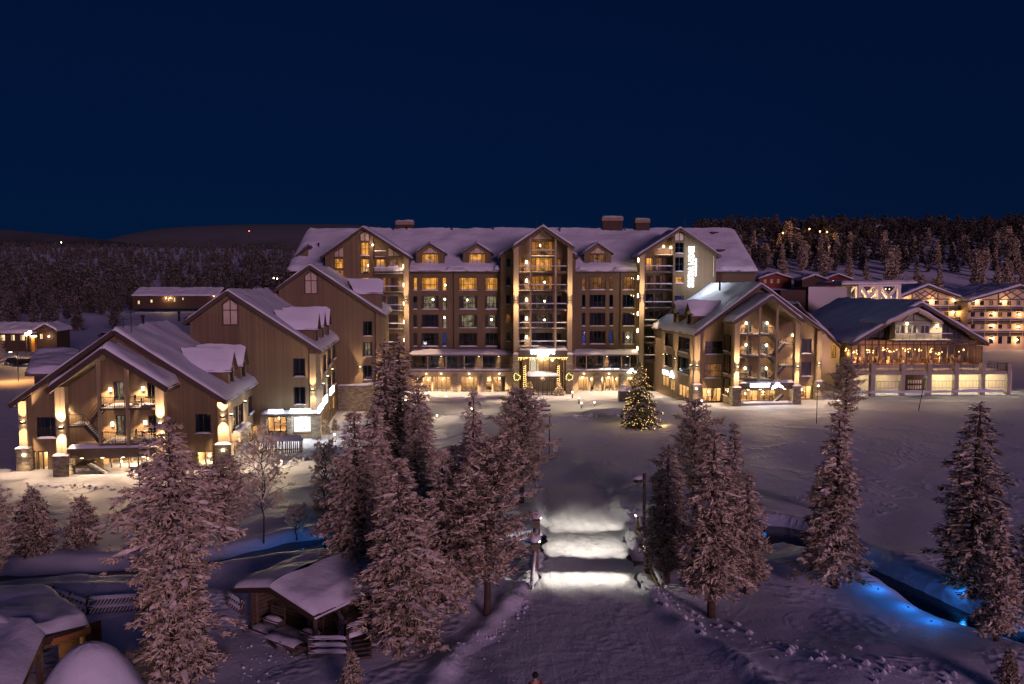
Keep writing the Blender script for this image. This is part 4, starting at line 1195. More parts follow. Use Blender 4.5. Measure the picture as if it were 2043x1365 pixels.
# ---- galleries and shop fronts of the ground floor
def gallery(x0, x1, posts, lamps, shops, piers, seed):
    vf = 3.2
    u0, u1 = FM.px(x0, 700, vf)[0], FM.px(x1, 700, vf)[0]
    zb_, zf_ = FM.px(x0, 695, .1)[1], FM.px(x0, 706.5, vf)[1]
    b = MB(); slab_poly(b, [FM.p(u0, .05, zb_ - .2), FM.p(u1, .05, zb_ - .2), FM.p(u1, vf, zf_ - .1), FM.p(u0, vf, zf_ - .1)], .22, BROWN)
    o = b.build('gallery_roof', hotel)
    s = MB(); snow_sheet(s, FM.p(u0, .05, zb_ - .2), FM.p(u1, .05, zb_ - .2), FM.p(u1, vf, zf_ - .1), FM.p(u0, vf, zf_ - .1), .22, seed=seed, nu=60, nv=6, lip=.04); s.build('gallery_roof_snow', o, smooth=True)
    zd = FM.px(x0, 738, vf)[1]
    b = MB(); b.box(FM, u0, u1, .02, vf, zd - .3, zd, BROWN); o = b.build('gallery_deck', hotel)
    s = MB(); snow_bar(s, FM, u0, u1, vf - .12, vf + .02, zd + .0, .10, seed); snow_bar(s, FM, u0, u1, .4, vf - .3, zd, .14, seed + 1); s.build('deck_snow', o, smooth=True)
    f = MB(); g_ = MB()
    for x in posts:
        u = FM.px(x, 720, vf)[0]; f.box(FM, u - .07, u + .07, vf - .15, vf - .01, zd, zf_ - .25, PALEWOOD)
    f.box(FM, u0, u1, vf - .10, vf - .05, zd + 1.0, zd + 1.06, DARK)
    g_.poly([FM.p(u0, vf - .08, zd + .1), FM.p(u1, vf - .08, zd + .1), FM.p(u1, vf - .08, zd + 1.0), FM.p(u0, vf - .08, zd + 1.0)], GLASS)
    o = f.build('gallery_posts', hotel); g_.build('glass_balustrade', o)
    for x, pw in lamps:
        u, z = FM.px(x, 712.5, .1); sconce(FM, u, z, hotel, 0, pw, up=.1, down=1, angle=80)
    vs = 2.4; h = []; m = MB()
    ztop = FM.px(x0, 750.5, vs)[1]
    for k, (a_, b_, c_, pw) in enumerate(shops):
        shop(FM, FM.px(a_, 765, vs)[0], FM.px(b_, 765, vs)[0], -.5, ztop, hotel, v=vs, cols=c_, holes=h, power=pw, seed=seed + k)
    wall(m, FM, vs, u0, u1, -1.2, zd - .3, h, BEIGE); m.build('shop_wall', hotel)
    for a_, b_ in piers:
        p = MB(); p.box(FM, FM.px(a_, 765, vs)[0], FM.px(b_, 765, vs)[0], vs + .001, vs + .45, -1.2, zd - .75, STONE); p.build('stone_pier', hotel)
gallery(816, 1023.5, (818, 853, 890, 926, 962, 1019), ((880, 34), (955.5, 40), (995, 34), (1018, 20)), [(822, 840, 2, 60), (843, 861, 2, 60), (864, 899, 4, 110), (919.5, 953, 4, 80), (970.5, 981, 1, 60), (984, 1008, 3, 110)], ((904, 913.5), (959, 968)), 40)
gallery(1143, 1275.5, (1148, 1170, 1205, 1240, 1257, 1272), ((1210.5, 40), (1252, 30)), [(1154, 1174, 2, 90), (1178, 1184, 1, 50), (1199.5, 1205, 1, 60), (1207, 1225, 2, 110), (1228, 1234, 1, 60), (1250, 1272, 2, 90)], ((1185.5, 1195.5), (1238, 1247)), 60)
text_sign('lounge_sign', 'LOUNGE + BAR', FM, *FM.rect(1197.6, 735.2, 1236, 741, 2.9), 2.6, hotel, mat=SIGNS)
u0, u1, z0, z1 = FM.rect(1251, 735, 1271, 744, 3.2); peak_logo(FM, u0, u1, z0, z1, 3.0, hotel)
lamp_light('POINT', FM.p(u0 + .5, 4.2, z0), 14, hotel, color=(.9, .94, 1))
# sheltered wash under the gallery soffit
for x in (850, 880, 936, 996, 1165, 1215, 1260):
    u = FM.px(x, 748, 2.8)[0]
    b = MB(); zd = FM.px(x, 745.5, 2.8)[1]; b.box(FM, u - .12, u + .12, 2.75, 2.95, zd - .04, zd + .02, LAMP); o = b.build('soffit_wash', hotel)
    lamp_light('SPOT', FM.p(u, 3.1, zd - .1), 1500, o, direction=(0, -.42, -1), angle=118, blend=.9, size=.1)
# snow-capped retaining kerb in front of the left shops
k_ = MB(); pts = [ground(x, y) for x, y in ((858, 800), (890, 801), (930, 800), (970, 797), (1000, 795), (1022, 800), (1032, 806))]
for p, q in zip(pts[:-1], pts[1:]):
    k_.bar(p + U3 * .15, q + U3 * .15, .5, CONCRETE, .6)
kerb = k_.build('kerb_wall')
tag(kerb, 'low curved dark wall with snow on top in front of the shop windows left of the entrance', 'low wall')
s = MB()
for p, q in zip(pts[:-1], pts[1:]):
    n_ = Vector((-(q - p).y, (q - p).x, 0)).normalized() * .28
    snow_sheet(s, p + n_ + U3 * .45, q + n_ + U3 * .45, q - n_ + U3 * .45, p - n_ + U3 * .45, .16, nu=6, nv=4, lip=.03)
s.build('kerb_snow', kerb, smooth=True)
# wreaths on the entrance piers
for x, side in ((1031, 'left'), (1135.6, 'right')):
    u, z = FM.px(x, 752, 5.4); c = FM.p(u, 5.42, z)
    b = MB(); ring = [c + FM.r * .5 * math.cos(t) + U3 * .5 * math.sin(t) for t in [2 * math.pi * i / 20 for i in range(21)]]
    b.tube(ring, .15, GREEN, 6)
    for i in range(90):
        t = rnd.uniform(0, 2 * math.pi); rr = .5 + rnd.uniform(-.2, .2)
        p = c + FM.r * rr * math.cos(t) + U3 * rr * math.sin(t) + FM.n * .1; q = p + Vector((rnd.uniform(-.18, .18), -.08, rnd.uniform(-.18, .18)))
        b.bar(p, q, .03, GREEN, .03)
    o = thing('wreath', c, 'round lit wreath hanging on the stone pier %s' % ('nearer the low curved wall' if side == 'left' else 'nearer the lounge sign'), 'wreath', 'lit wreaths beside the hotel entrance')
    b.build('greenery', o)
    l = MB()
    for i in range(30):
        t = 2 * math.pi * i / 30; rr = .5 + rnd.uniform(-.14, .14)
        l.ball(c + FM.r * rr * math.cos(t) + U3 * rr * math.sin(t) + FM.n * .17, .055, FAIRYW, 5, 4)
    l.build('string_lights', o)
# ------------------------------------------------------------------ stepped wing at the left
A0 = 6.5
def frame_at(px, py, Y): 
    p = at(px, py, Y); return Frame(p.x, p.y, A0)
F1, F2, F3 = frame_at(232, 650, 70), frame_at(455.6, 574, 84), frame_at(619, 523, 104.5)
wing = thing('hotel_wing', (F1.o.x, F1.o.y + 12, .3), 'stepped taupe wing of three snowy gables with an open stair porch at one end', 'hotel wing')

def section(F, L, A, Rr, depth, seed, snow=.26):
    uL, zL = F.px(*L); uA, zA = F.px(*A); uR, zR_ = F.px(*Rr)
    gable_roof('roof', F, uL, zL - .25, uA, zA - .28, uR, zR_ - .25, .65, -depth, wing, snow=snow, seed=seed)
    top = lin([(uL, zL - .65), (uA, zA - .68), (uR, zR_ - .65)])
    return uL + .55, uR - .55, uA, top

# --- nearest section
uL, uR, uA, top = section(F1, (25, 800), (232, 652), (455, 793), 14.0, 3)
w = MB(); h = []
for x0, x1, y0, y1, rm, c in ((74, 113, 832, 873, 'dark', 3), (390, 421, 826, 863, 'dark', 2), (227, 247, 761, 799, 'pale', 2), (294, 309, 763, 795, 'dark', 2), (232, 251, 829, 869, 'pale', 2), (296, 313, 829, 864, 'dark', 2)):
    window(F1, *F1.rect(x0, y0, x1, y1), wing, rm, cols=c, rows=1, holes=h, sill=(y0 > 800 and c != 2) or x0 == 390, rail=(x0 == 74))
shop(F1, *F1.rect(66, 900, 74, 946), wing, cols=1, holes=h, power=12, furn=False, seed=11)
shop(F1, *F1.rect(76, 900, 96, 946), wing, cols=2, holes=h, power=10, furn=False, seed=12)
shop(F1, *F1.rect(204, 912, 310, 945), wing, cols=6, holes=h, power=90, seed=13, depth=5)
shop(F1, *F1.rect(395, 900, 425, 936), wing, cols=2, holes=h, power=45, seed=14)
wall(w, F1, 0, uL, uR, -1.2, top, h, WOOD, [uA])
w.poly([F1.p(uL, 0, -1.2), F1.p(uL, -14, -1.2), F1.p(uL, -14, top(uL)), F1.p(uL, 0, top(uL))], WOOD)
w.build('gable_wall', wing)
for x0, x1, ys_ in ((38, 54, 893), (434.6, 456, 885)):
    a_, b_ = F1.px(x0, 850, .3)[0], F1.px(x1, 850, .3)[0]
    pier(F1, a_, b_, -.15, .35, -1.2, F1.px(x0, ys_, .4)[1], top((a_ + b_) / 2) - .02, wing, seed=x0)
for x, y, vv_ in ((46.5, 843, .35), (445, 831, .35)):
    u, z = F1.px(x, y, vv_); sconce(F1, u, z, wing, vv_, 300)
# open porch with balconies and stairs
VP = 3.0
qL, zE = F1.px(98, 772, VP); qR, _ = F1.px(338, 766, VP); qA, zA = F1.px(210, 688, VP)
zE = (F1.px(98, 772, VP)[1] + F1.px(338, 766, VP)[1]) / 2
gable_roof('porch_roof', F1, qL, zE - .2, qA, zA - .25, qR, zE - .2, VP + .6, .1, wing, snow=.36, seed=8, th=.42)
ptop = lin([(qL, zE - .6), (qA, zA - .65), (qR, zE - .6)])
def porch_post(F, x0, x1, v, zb, tp, parent, d=.25):
    b = MB(); a_, b_ = F.px(x0, 800, v)[0], F.px(x1, 800, v)[0]; b.box(F, a_, b_, v - d, v, zb, tp((a_ + b_) / 2), PALEWOOD); b.build('post', parent)
    return a_, b_
pa0, pa1 = F1.px(111, 850, VP)[0], F1.px(131, 850, VP)[0]; pb0, pb1 = F1.px(311.5, 850, VP)[0], F1.px(328.5, 850, VP)[0]
pier(F1, pa0, pa1, VP - .75, VP, -1.2, F1.px(120, 907, VP)[1], ptop(pa0 + .3), wing, seed=4)
pier(F1, pb0, pb1, VP - .75, VP, -1.2, F1.px(320, 905, VP)[1], ptop(pb1 - .3), wing, seed=5)
zF = F1.px(220, 892, VP)[1]; zG = F1.px(220, 913, VP)[1]
porch_post(F1, 194, 200, VP - .05, zF, ptop, wing); porch_post(F1, 250, 256.5, VP - .05, zF, ptop, wing)
b = MB(); b.box(F1, pa1, pb0, .02, VP - .02, zG, zF, BROWN); fas = b.build('porch_fascia', wing)
s = MB(); snow_bar(s, F1, pa1, pb0, VP - .7, VP + .05, zF, .22, 6); s.build('fascia_snow', fas, smooth=True)
zfl = [F1.px(220, 885, VP)[1], F1.px(220, 815, VP)[1]]
uS = F1.px(194, 850, VP)[0]
for i, z in enumerate(zfl):
    for (x0, x1) in ((200, 250), (256.5, 311.5)):
        balcony(F1, F1.px(x0, 850, VP)[0], F1.px(x1, 850, VP)[0], .02, VP - .05, z, wing, seed=90 + i, railsnow=False)
zm = [(zfl[0] + zfl[1]) / 2]
b = MB(); lu0, lu1 = pa1 + .02, pa1 + 1.3
b.box(F1, lu0, lu1, .05, VP - .4, zm[0] - .15, zm[0], BROWN); lo = b.build('landing', wing)
s = MB(); snow_bar(s, F1, lu0, lu1, .5, VP - .42, zm[0], .14, 2); s.build('landing_snow', lo, smooth=True)
r_ = MB(); railing(r_, [F1.p(lu0, VP - .45, 0), F1.p(lu1, VP - .45, 0)], zm[0]); r_.build('railing', lo)
stair(F1, lu1, zm[0], uS, zfl[0], 1.55, 2.55, wing, 10); stair(F1, lu1, zm[0], uS, zfl[1], .25, 1.25, wing, 10)
b = MB(); zg = F1.px(150, 920, 2)[1]; b.box(F1, lu0, lu1, .1, VP - .5, zg - .5, zg - .35, BROWN); b.build('landing', wing)
stair(F1, lu1, zg - .35, F1.px(202, 940, VP)[0], .3, 1.4, 2.4, wing, 10)
for x, y, pw in ((221, 777, 22), (286, 775, 22), (225, 846, 22), (290, 843, 22), (136, 818, 10)):
    u, z = F1.px(x, y, .02); porch_lamp(F1, u, z, wing, 0, pw)
for x, y in ((123, 854), (320, 846)):
    u, z = F1.px(x, y, VP); sconce(F1, u, z, wing, VP, 280)
b = MB(); b.box(F1, pa1, pb0, VP - .3, VP, -1.2, F1.px(220, 950, VP)[1], CONCRETE); pl = b.build('plinth', wing)
s = MB(); snow_bar(s, F1, pa1, pb0, VP - .32, VP + .02, F1.px(220, 950, VP)[1], .1, 2); s.build('plinth_snow', pl, smooth=True)
lamp_light('POINT', F1.p((pa1 + pb0) / 2 + 1, 2.2, zG - .4), 160, wing, size=.3)  # added fill under the porch, no fixture of its own
# right-hand long side of the nearest section
def long_side(F, u, depth, top_z, wins, lamps, shops, parent, power=40, right=True, base=-1.2, dz=.0):
    S = F.side(u, right); w = MB(); h = []
    for (x0, x1, y0, y1, rm, c) in wins:
        a_, z1 = S.px(x0, y0); b_, _ = S.px(x1, y0); z0 = S.px((x0 + x1) / 2, y1)[1]
        z1 = S.px((x0 + x1) / 2, y0)[1]
        a_, b_ = min(a_, b_), max(a_, b_)
        window(S, a_, b_, z0, z1, parent, rm, cols=c, holes=h, sill=True)
    for k, (x0, x1, y0, y1, c, pw) in enumerate(shops):
        a_, b_ = sorted((S.px(x0, (y0 + y1) / 2)[0], S.px(x1, (y0 + y1) / 2)[0])); z0 = S.px((x0 + x1) / 2, y1)[1]; z1 = S.px((x0 + x1) / 2, y0)[1]
        shop(S, a_, b_, z0, z1, parent, cols=c, holes=h, power=pw, seed=k + int(x0), depth=3)
    e = sorted((0, -depth if not right else depth))
    wall(w, S, 0, e[0], e[1], base, top_z, h, WOOD)
    w.build('side_wall', parent)
    for x, y, pw in lamps:
        uu, z = S.px(x, y, .05); sconce(S, uu, z, parent, 0, pw)
    return S
S1 = long_side(F1, uR, 14.0, top(uR) + .3, [(466, 474, 811, 852, 'pale', 2), (476, 485, 806, 846, 'dark', 2), (495, 512, 788, 822, 'dark', 3)],
               [(459, 828, 150), (487, 802, 150)], [(466, 474, 886, 915, 2, 170), (476, 484, 876, 905, 2, 170), (496, 510, 852, 880, 3, 200)], wing)
b = MB(); a_, z_ = S1.px(464, 868, .1); b_, _ = S1.px(490, 850, .1); z2 = z_
b.box(S1, a_, b_ + .6, .005, .5, z2 - .9, z2 + .1, BEIGE); o = b.build('shop_awning', wing)
s = MB(); snow_bar(s, S1, a_, b_ + .6, .02, .55, z2 + .1, .2, 4); s.build('awning_snow', o, smooth=True)

def side_dormers(F, u_eave, z_eave, u_apex, z_apex, spots, parent, right=True, room='dark', hgt=2.5, wid=2.4, start=.8):
    """dormers that look out over the long side; spots are distances back from the gable"""
    S = F.side(u_eave, right)
    for i, dpt in enumerate(spots):
        uu = dpt if right else -dpt
        dormer(S, uu - wid / 2, uu + wid / 2, z_eave + .35, z_eave + hgt - .3, z_eave + hgt + 1.1, -start, 3.6, parent, room, seed=i * 3 + u_eave, style='side', over=.3)

side_dormers(F1, uR + .5, top(uR) + .25, uA, 0, (5.2, 10.3), wing)
# --- second section
uL, uR, uA, top = section(F2, (368, 639), (455.6, 575), (641, 695), 21.5, 13)
w = MB(); h = []
for x0, x1, y0, y1 in ((585, 609, 715, 751), (586, 610, 772, 806)):
    window(F2, *F2.rect(x0, y0, x1, y1), wing, 'dark', cols=2, holes=h)
shop(F2, *F2.rect(535, 831, 571, 862), wing, cols=3, holes=h, power=120, seed=31)
shop(F2, *F2.rect(585, 830, 620.5, 866), wing, cols=1, holes=h, power=10, furn=False, seed=32, color=(.95, .97, 1))
wall(w, F2, 0, uL, uR, -1.2, top, h, WOOD, [uA])
w.poly([F2.p(uL, 0, -1.2), F2.p(uL, -21.5, -1.2), F2.p(uL, -21.5, top(uL)), F2.p(uL, 0, top(uL))], WOOD)
w.build('gable_wall', wing)
r4 = F2.rect(446, 612, 473.5, 647)
gable_window(F2, r4[0], r4[1], r4[2], F2.px(460, 608)[1], F2.px(460, 597)[1], wing)
u0, u1, z0, z1 = F2.rect(586, 831, 620, 861, -.3)
b = MB(); b.poly([F2.p(u0, -.3, z0), F2.p(u1, -.3, z0), F2.p(u1, -.3, z1), F2.p(u0, -.3, z1)], emit('lit_display', (.95, .98, 1.0), 1.5, sampling='AUTO'))
dsp = b.build('display_panel', wing)
b = MB(); gm = plain('print_grey', (.3, .3, .32)); W_ = u1 - u0; H_ = z1 - z0
for a, c_, wd in ((((.42, .98), (.50, .60)), 0, .10), (((.50, .62), (.88, .48)), 0, .09), (((.52, .60), (.40, .30)), 0, .07), (((.40, .31), (.33, .27)), 0, .05), (((.62, .95), (.70, .55)), 0, .16), (((.80, .95), (.86, .62)), 0, .10), (((.62, .5), (.60, .12)), 0, .10), (((.86, .5), (.66, .30)), 0, .06)):
    (x0, y0), (x1, y1) = a; b.bar(F2.p(u0 + W_ * x0, -.285, z0 + H_ * y0), F2.p(u0 + W_ * x1, -.285, z0 + H_ * y1), wd, gm, .01)
b.build('printed_figure', dsp)
lamp_light('POINT', F2.p((u0 + u1) / 2, .9, z0 + 1.2), 55, wing, color=(.95, .97, 1), size=.5)
u0, u1, z0, z1 = F2.rect(519, 824, 640, 830, .9)
b = MB(); b.box(F2, u0, u1, .02, .9, z0, z1, BROWN); cn = b.build('shop_canopy', wing)
s = MB(); snow_bar(s, F2, u0, u1, .05, .98, z1, .24, 5); s.build('canopy_snow', cn, smooth=True)
text_sign('shop_sign', 'SKISHOP', F2, *F2.rect(535, 816.5, 565, 824, .95), .92, wing, mat=SIGNS)
text_sign('shop_sign', 'SKIRENTAL', F2, *F2.rect(579, 815, 622, 824.5, .95), .92, wing)
for x in (550, 592, 610):
    u, z = F2.px(x, 820, 1.0); lamp_light('POINT', F2.p(u, 1.5, z), 9, wing, color=(.88, .94, 1), size=.3)
for x0, x1 in ((519, 532), (572.5, 583), (622, 640)):
    b = MB(); b.box(F2, F2.px(x0, 850, .5)[0], F2.px(x1, 850, .5)[0], .003, .5, -1.2, z0 - .02, STONE); b.build('stone_pier', wing)
b = MB(); a_, b_ = F2.px(618, 750, .2)[0], F2.px(630.5, 750, .2)[0]; b.box(F2, a_, b_ , .003, .18, z1, top(b_) - .3, PALEWOOD); b.build('corner_boards', wing)
u, z = F2.px(624, 778.5, .2); sconce(F2, u, z, wing, .18, 75)
b = MB(); u, z = F2.px(616.5, 700, .1); b.tube([F2.p(u, .1, z1), F2.p(u, .1, top(u))], .05, DARK, 6); b.build('downpipe', wing)
S2 = long_side(F2, uR, 21.5, top(uR) + .3, [(645, 650.5, 708, 742, 'dark', 2), (654, 660.5, 696, 728, 'dark', 2), (663, 669, 688, 716, 'dark', 2), (645, 650.5, 768, 800, 'dark', 2), (654, 660.5, 752, 782, 'dark', 2), (663, 669, 740, 768, 'dark', 2)],
               [(643.2, 767, 150), (652, 752, 150), (661.5, 738, 150)], [(646, 652, 824, 855, 2, 60), (655, 661, 806, 836, 2, 60), (664, 669, 790, 818, 1, 50)], wing)
for x0, x1, y0, y1 in ((637, 646.5, 808, 820), (647, 655, 791, 806), (661, 668, 772, 785)):
    a_, b_ = sorted((S2.px(x0, 800, .8)[0], S2.px(x1, 800, .8)[0])); z1 = S2.px((x0 + x1) / 2, y0, .8)[1]; z0 = S2.px((x0 + x1) / 2, y1, .8)[1]
    q = MB(); q.box(S2, a_, b_, .6, .75, z0, z1, SIGNS); o = q.build('light_box_sign', wing)
    lamp_light('POINT', S2.p((a_ + b_) / 2, 1.4, (z0 + z1) / 2), 10, wing, color=(.8, .9, 1), size=.3)
side_dormers(F2, uR + .5, top(uR) + .25, uA, 0, (3.2, 8.6, 14.0), wing)
# --- third section
uL, uR, uA, top = section(F3, (547, 576), (619, 525), (769, 625), 27, 23)
w = MB(); h = []
for x0, x1, y0, y1, rm in ((724, 743, 641, 670, 'dark'), (724, 742.5, 683, 711, 'pale'), (724, 742.5, 729, 757, 'dark')):
    window(F3, *F3.rect(x0, y0, x1, y1), wing, rm, cols=2, holes=h)
wall(w, F3, 0, uL, uR, -1.2, top, h, WOOD, [uA])
for u in (uL, uR): w.poly([F3.p(u, 0, -1.2), F3.p(u, -27, -1.2), F3.p(u, -27, top(u)), F3.p(u, 0, top(u))], WOOD)
w.build('gable_wall', wing)
r4 = F3.rect(609.5, 554, 632, 585)
gable_window(F3, r4[0], r4[1], r4[2], F3.px(620, 550.5)[1], F3.px(620, 542)[1], wing)
for x, y, pw in ((718.8, 733.5, 80), (755.8, 735, 80)):
    u, z = F3.px(x, y, .02); sconce(F3, u, z, wing, 0, pw)
side_dormers(F3, uR + .5, top(uR) + .25, uA, 0, (4.0,), wing, hgt=3.0, wid=3.4, start=.6)
b = MB(); u, z = F3.px(749.5, 700, .1); b.tube([F3.p(u, .1, -1), F3.p(u, .1, top(u))], .06, DARK, 6); b.build('downpipe', wing)
b = MB(); u0, u1, z0, z1 = F3.rect(674, 768, 772, 805, .3); b.box(F3, u0, u1, .003, .3, -1.2, z1, STONE); o = b.build('stone_plinth', wing)
s = MB(); snow_bar(s, F3, u0, u1, .0, .4, z1, .25, 4); s.build('plinth_snow', o, smooth=True)
# stub wall and end gable beyond the third section
F4 = frame_at(600, 500, 122)
for px, py, F in ((283, 640, F1), (355, 636, F1), (500, 579, F2), (525, 575, F2)):
    uu = 0; d = ray(px, py + 8); q = F.p(F.px(232 if F is F1 else 455.6, 652 if F is F1 else 575)[0], 0, 0)
    # stand on the ridge line: march along the ridge until the picture column fits
    best = min((abs((lambda P: 1021.5 + FPX * P.x / (P.y * _cp - (P.z - CAM_H) * _sp))(F.p(0, -k * .25, F.px(232, 652)[1] if F is F1 else F.px(455.6, 575)[1])) - px), k) for k in range(90))
    k = best[1]; zr = (F.px(232, 652)[1] if F is F1 else F.px(455.6, 575)[1]) - .3
    vent(F.p(.1, -k * .25, zr), wing, .9)
a = MB()
for px, h_ in ((262, 2.4), (246, 1.8)):
    p = F1.p(F1.px(px, 660, -1)[0], -1.0, 12.0); a.tube([p, p + U3 * h_], .03, DARK, 5); a.tube([p + U3 * h_ + Vector((-.4, 0, -.2)), p + U3 * h_ + Vector((.4, 0, -.2))], .025, DARK, 5)
a.build('aerial', wing)
# side gable at the far left of the main block
b = MB(); Fe = Frame(FM.p(uML, 0, 0).x, 131.5, 0)
ul, zl = Fe.px(571, 527); ur, zr = Fe.px(614, 492)
q = at(571, 527, 133); q2 = at(614, 490, 133)
slab_poly(b, [q, q + Vector((0, 8, 0)), q2 + Vector((0, 8, 0)), q2], .35, BROWN); o = b.build('side_roof', hotel)
s = MB(); snow_sheet(s, q2 + Vector((0, 8, 0)), q2, q, q + Vector((0, 8, 0)), .28, seed=3, edge=(0, 1, 1, 0)); s.build('side_roof_snow', o, smooth=True)
b = MB(); b.poly([(q.x + .5, 133.2, -1), (q2.x, 133.2, -1), (q2.x, 133.2, q2.z - .4), (q.x + .5, 133.2, q.z - .2)], WOOD); b.build('side_gable_wall', hotel)
# annex with a flat snow roof on the wing's far side
qa = [at(47, 746, 79), at(118, 746, 79), at(142, 702, 88), at(66, 703, 88)]
zt = sum(p.z for p in qa) / 4
b = MB(); A, B = qa[0], qa[1]
pts = [Vector((p.x, p.y, p.z)) for p in (at(49, 744, 76), at(150, 744, 78), at(160, 702, 88), at(68, 703, 88))]
slab_poly(b, pts, .35, BROWN); b.hexa([Vector((p.x, p.y, -.8)) + d_ for p, d_ in zip(pts, (Vector((.6, .5, 0)), Vector((0, .5, 0)), Vector((0, 0, 0)), Vector((.6, 0, 0))))] + [Vector((p.x, p.y, p.z - .36)) + d_ for p, d_ in zip(pts, (Vector((.6, .5, 0)), Vector((0, .5, 0)), Vector((0, 0, 0)), Vector((.6, 0, 0))))], DARKWOOD)
o = b.build('annex', wing)
s = MB(); snow_sheet(s, pts[3], pts[2], pts[1], pts[0], .5, seed=9, edge=(1, 0, 1, 1)); s.build('annex_snow', o, smooth=True)

# ------------------------------------------------------------------ restaurant building at the right
p = at(1519, 561, 109); FR = Frame(p.x, p.y, A0)
rest = thing('restaurant_building', (FR.o.x, FR.o.y + 8, .8), 'detached-looking taupe restaurant building with open stair porch and lit emblem sign', 'restaurant')
uL, zL = FR.px(1383, 663); uA, zA = FR.px(1516, 563); uR, zR_ = FR.px(1645, 659)
DR = 20.0
gable_roof('roof', FR, uL, zL - .25, uA, zA - .28, uR, zR_ - .25, .65, -DR, rest, snow=.30, seed=43)
top = lin([(uL, zL - .65), (uA, zA - .68), (uR, zR_ - .65)])
uL += .5; uR -= .5
w = MB(); h = []
for x0, x1, y0, y1, rm, c in ((1407, 1442, 681, 706.5, 'dark', 3), (1405.5, 1441, 725.5, 753.5, 'dim', 3), (1599, 1619, 676, 705, 'dark', 2), (1598, 1618, 722, 750, 'dark', 2)):
    window(FR, *FR.rect(x0, y0, x1, y1), rest, rm, cols=c, holes=h, rail=(c == 3))
for x0, x1, y0, y1, rm in ((1487, 1499, 640, 668, 'pale'), (1518, 1532, 640, 668, 'pale'), (1487, 1499, 684, 711, 'pale'), (1518, 1532, 684, 711, 'pale'), (1487, 1499, 730, 757, 'pale'), (1518, 1532, 730, 757, 'pale')):
    window(FR, *FR.rect(x0, y0, x1, y1), rest, rm, cols=2, holes=h, sill=False)
shop(FR, *FR.rect(1402, 773.5, 1438.5, 802), rest, cols=4, holes=h, power=70, seed=41)
shop(FR, *FR.rect(1478, 778, 1512, 801), rest, cols=3, holes=h, power=80, seed=42)
shop(FR, *FR.rect(1515, 778, 1546, 801), rest, cols=3, holes=h, power=70, seed=43)
shop(FR, *FR.rect(1598, 769, 1618, 797), rest, cols=2, holes=h, power=50, seed=44)
wall(w, FR, 0, uL, uR, -1.2, top, h, WOOD, [uA])
w.poly([FR.p(uR, 0, -1.2), FR.p(uR, -DR, -1.2), FR.p(uR, -DR, top(uR)), FR.p(uR, 0, top(uR))], WOOD)
w.build('gable_wall', rest)
for x0, x1, ys_ in ((1384.5, 1396, 767), (1628.5, 1638, 760.5)):
    a_, b_ = FR.px(x0, 750, .3)[0], FR.px(x1, 750, .3)[0]
    pier(FR, a_, b_, -.15, .35, -1.2, FR.px(x0, ys_, .4)[1], top((a_ + b_) / 2), rest, seed=x0)
for x, y in ((1390, 730.5), (1633.5, 726)):
    u, z = FR.px(x, y, .35); sconce(FR, u, z, rest, .36, 380)
VP = 4.0
qL, z1 = FR.px(1462, 639, VP); qR, z2 = FR.px(1601, 635.5, VP); qA, zA = FR.px(1537.8, 586.5, VP); zE = (z1 + z2) / 2
gable_roof('porch_roof', FR, qL, zE - .2, qA, zA - .22, qR, zE - .2, VP + .5, .1, rest, snow=.36, seed=48, th=.4)
ptop = lin([(qL, zE - .58), (qA, zA - .62), (qR, zE - .58)])
pa0, pa1 = FR.px(1465.5, 700, VP)[0], FR.px(1475.5, 700, VP)[0]; pb0, pb1 = FR.px(1586.5, 700, VP)[0], FR.px(1595.5, 700, VP)[0]
pier(FR, pa0, pa1, VP - .7, VP, -1.2, FR.px(1470, 772, VP)[1], ptop(pa1), rest, seed=14)
pier(FR, pb0, pb1, VP - .7, VP, -1.2, FR.px(1590, 769, VP)[1], ptop(pb0), rest, seed=15)
# closed left flank of the porch
w2 = MB(); w2.poly([FR.p(pa0 + .05, .0, -1.2), FR.p(pa0 + .05, VP - .7, -1.2), FR.p(pa0 + .05, VP - .7, ptop(pa0 + .05)), FR.p(pa0 + .05, 0, ptop(pa0 + .05))], WOOD); w2.build('porch_side_wall', rest)
Sp = FR.side(pa0 + .03, False)
for z0_, z1_ in ((1.9, 4.2), (4.9, 7.3), (7.9, 10.0)):
    window(Sp, .7, 2.7, z0_, z1_, rest, None, cols=2, rows=3, v=.22)
zF = FR.px(1530, 763, VP)[1]; zG = FR.px(1530, 777, VP)[1]
porch_post(FR, 1512, 1515.2, VP - .05, zF, ptop, rest); porch_post(FR, 1545.5, 1549.5, VP - .05, zF, ptop, rest)
b = MB(); b.box(FR, pa1, pb0, .02, VP - .02, zG, zF, BROWN); fas = b.build('porch_fascia', rest)
s = MB(); snow_bar(s, FR, pa1, pb0, VP - .7, VP + .05, zF, .2, 6); s.build('fascia_snow', fas, smooth=True)
text_sign('restaurant_sign', 'RESTAURANT', FR, *FR.rect(1497, 765, 1536, 772.5, VP), VP, rest, extrude=.06)
u0, u1, z0, z1 = FR.rect(1540.5, 763, 1564, 774.5, VP + .1); peak_logo(FR, u0, u1, z0, z1, VP - .1, rest)
lamp_light('POINT', FR.p(u0 - 1, VP + .9, z0 + .3), 16, rest, color=(.86, .92, 1), size=.4)
uS = FR.px(1549.5, 700, VP)[0]
zfl = [FR.px(1530, y, VP)[1] for y in (758.5, 711.5, 668.5)]
for i, z in enumerate(zfl):
    for (x0, x1) in ((1475.5, 1512), (1515.2, 1545.5)):
        balcony(FR, FR.px(x0, 700, VP)[0], FR.px(x1, 700, VP)[0], .02, VP - .05, z, rest, seed=120 + i, railsnow=False)
lu0, lu1 = pb0 - 1.1, pb0 - .02
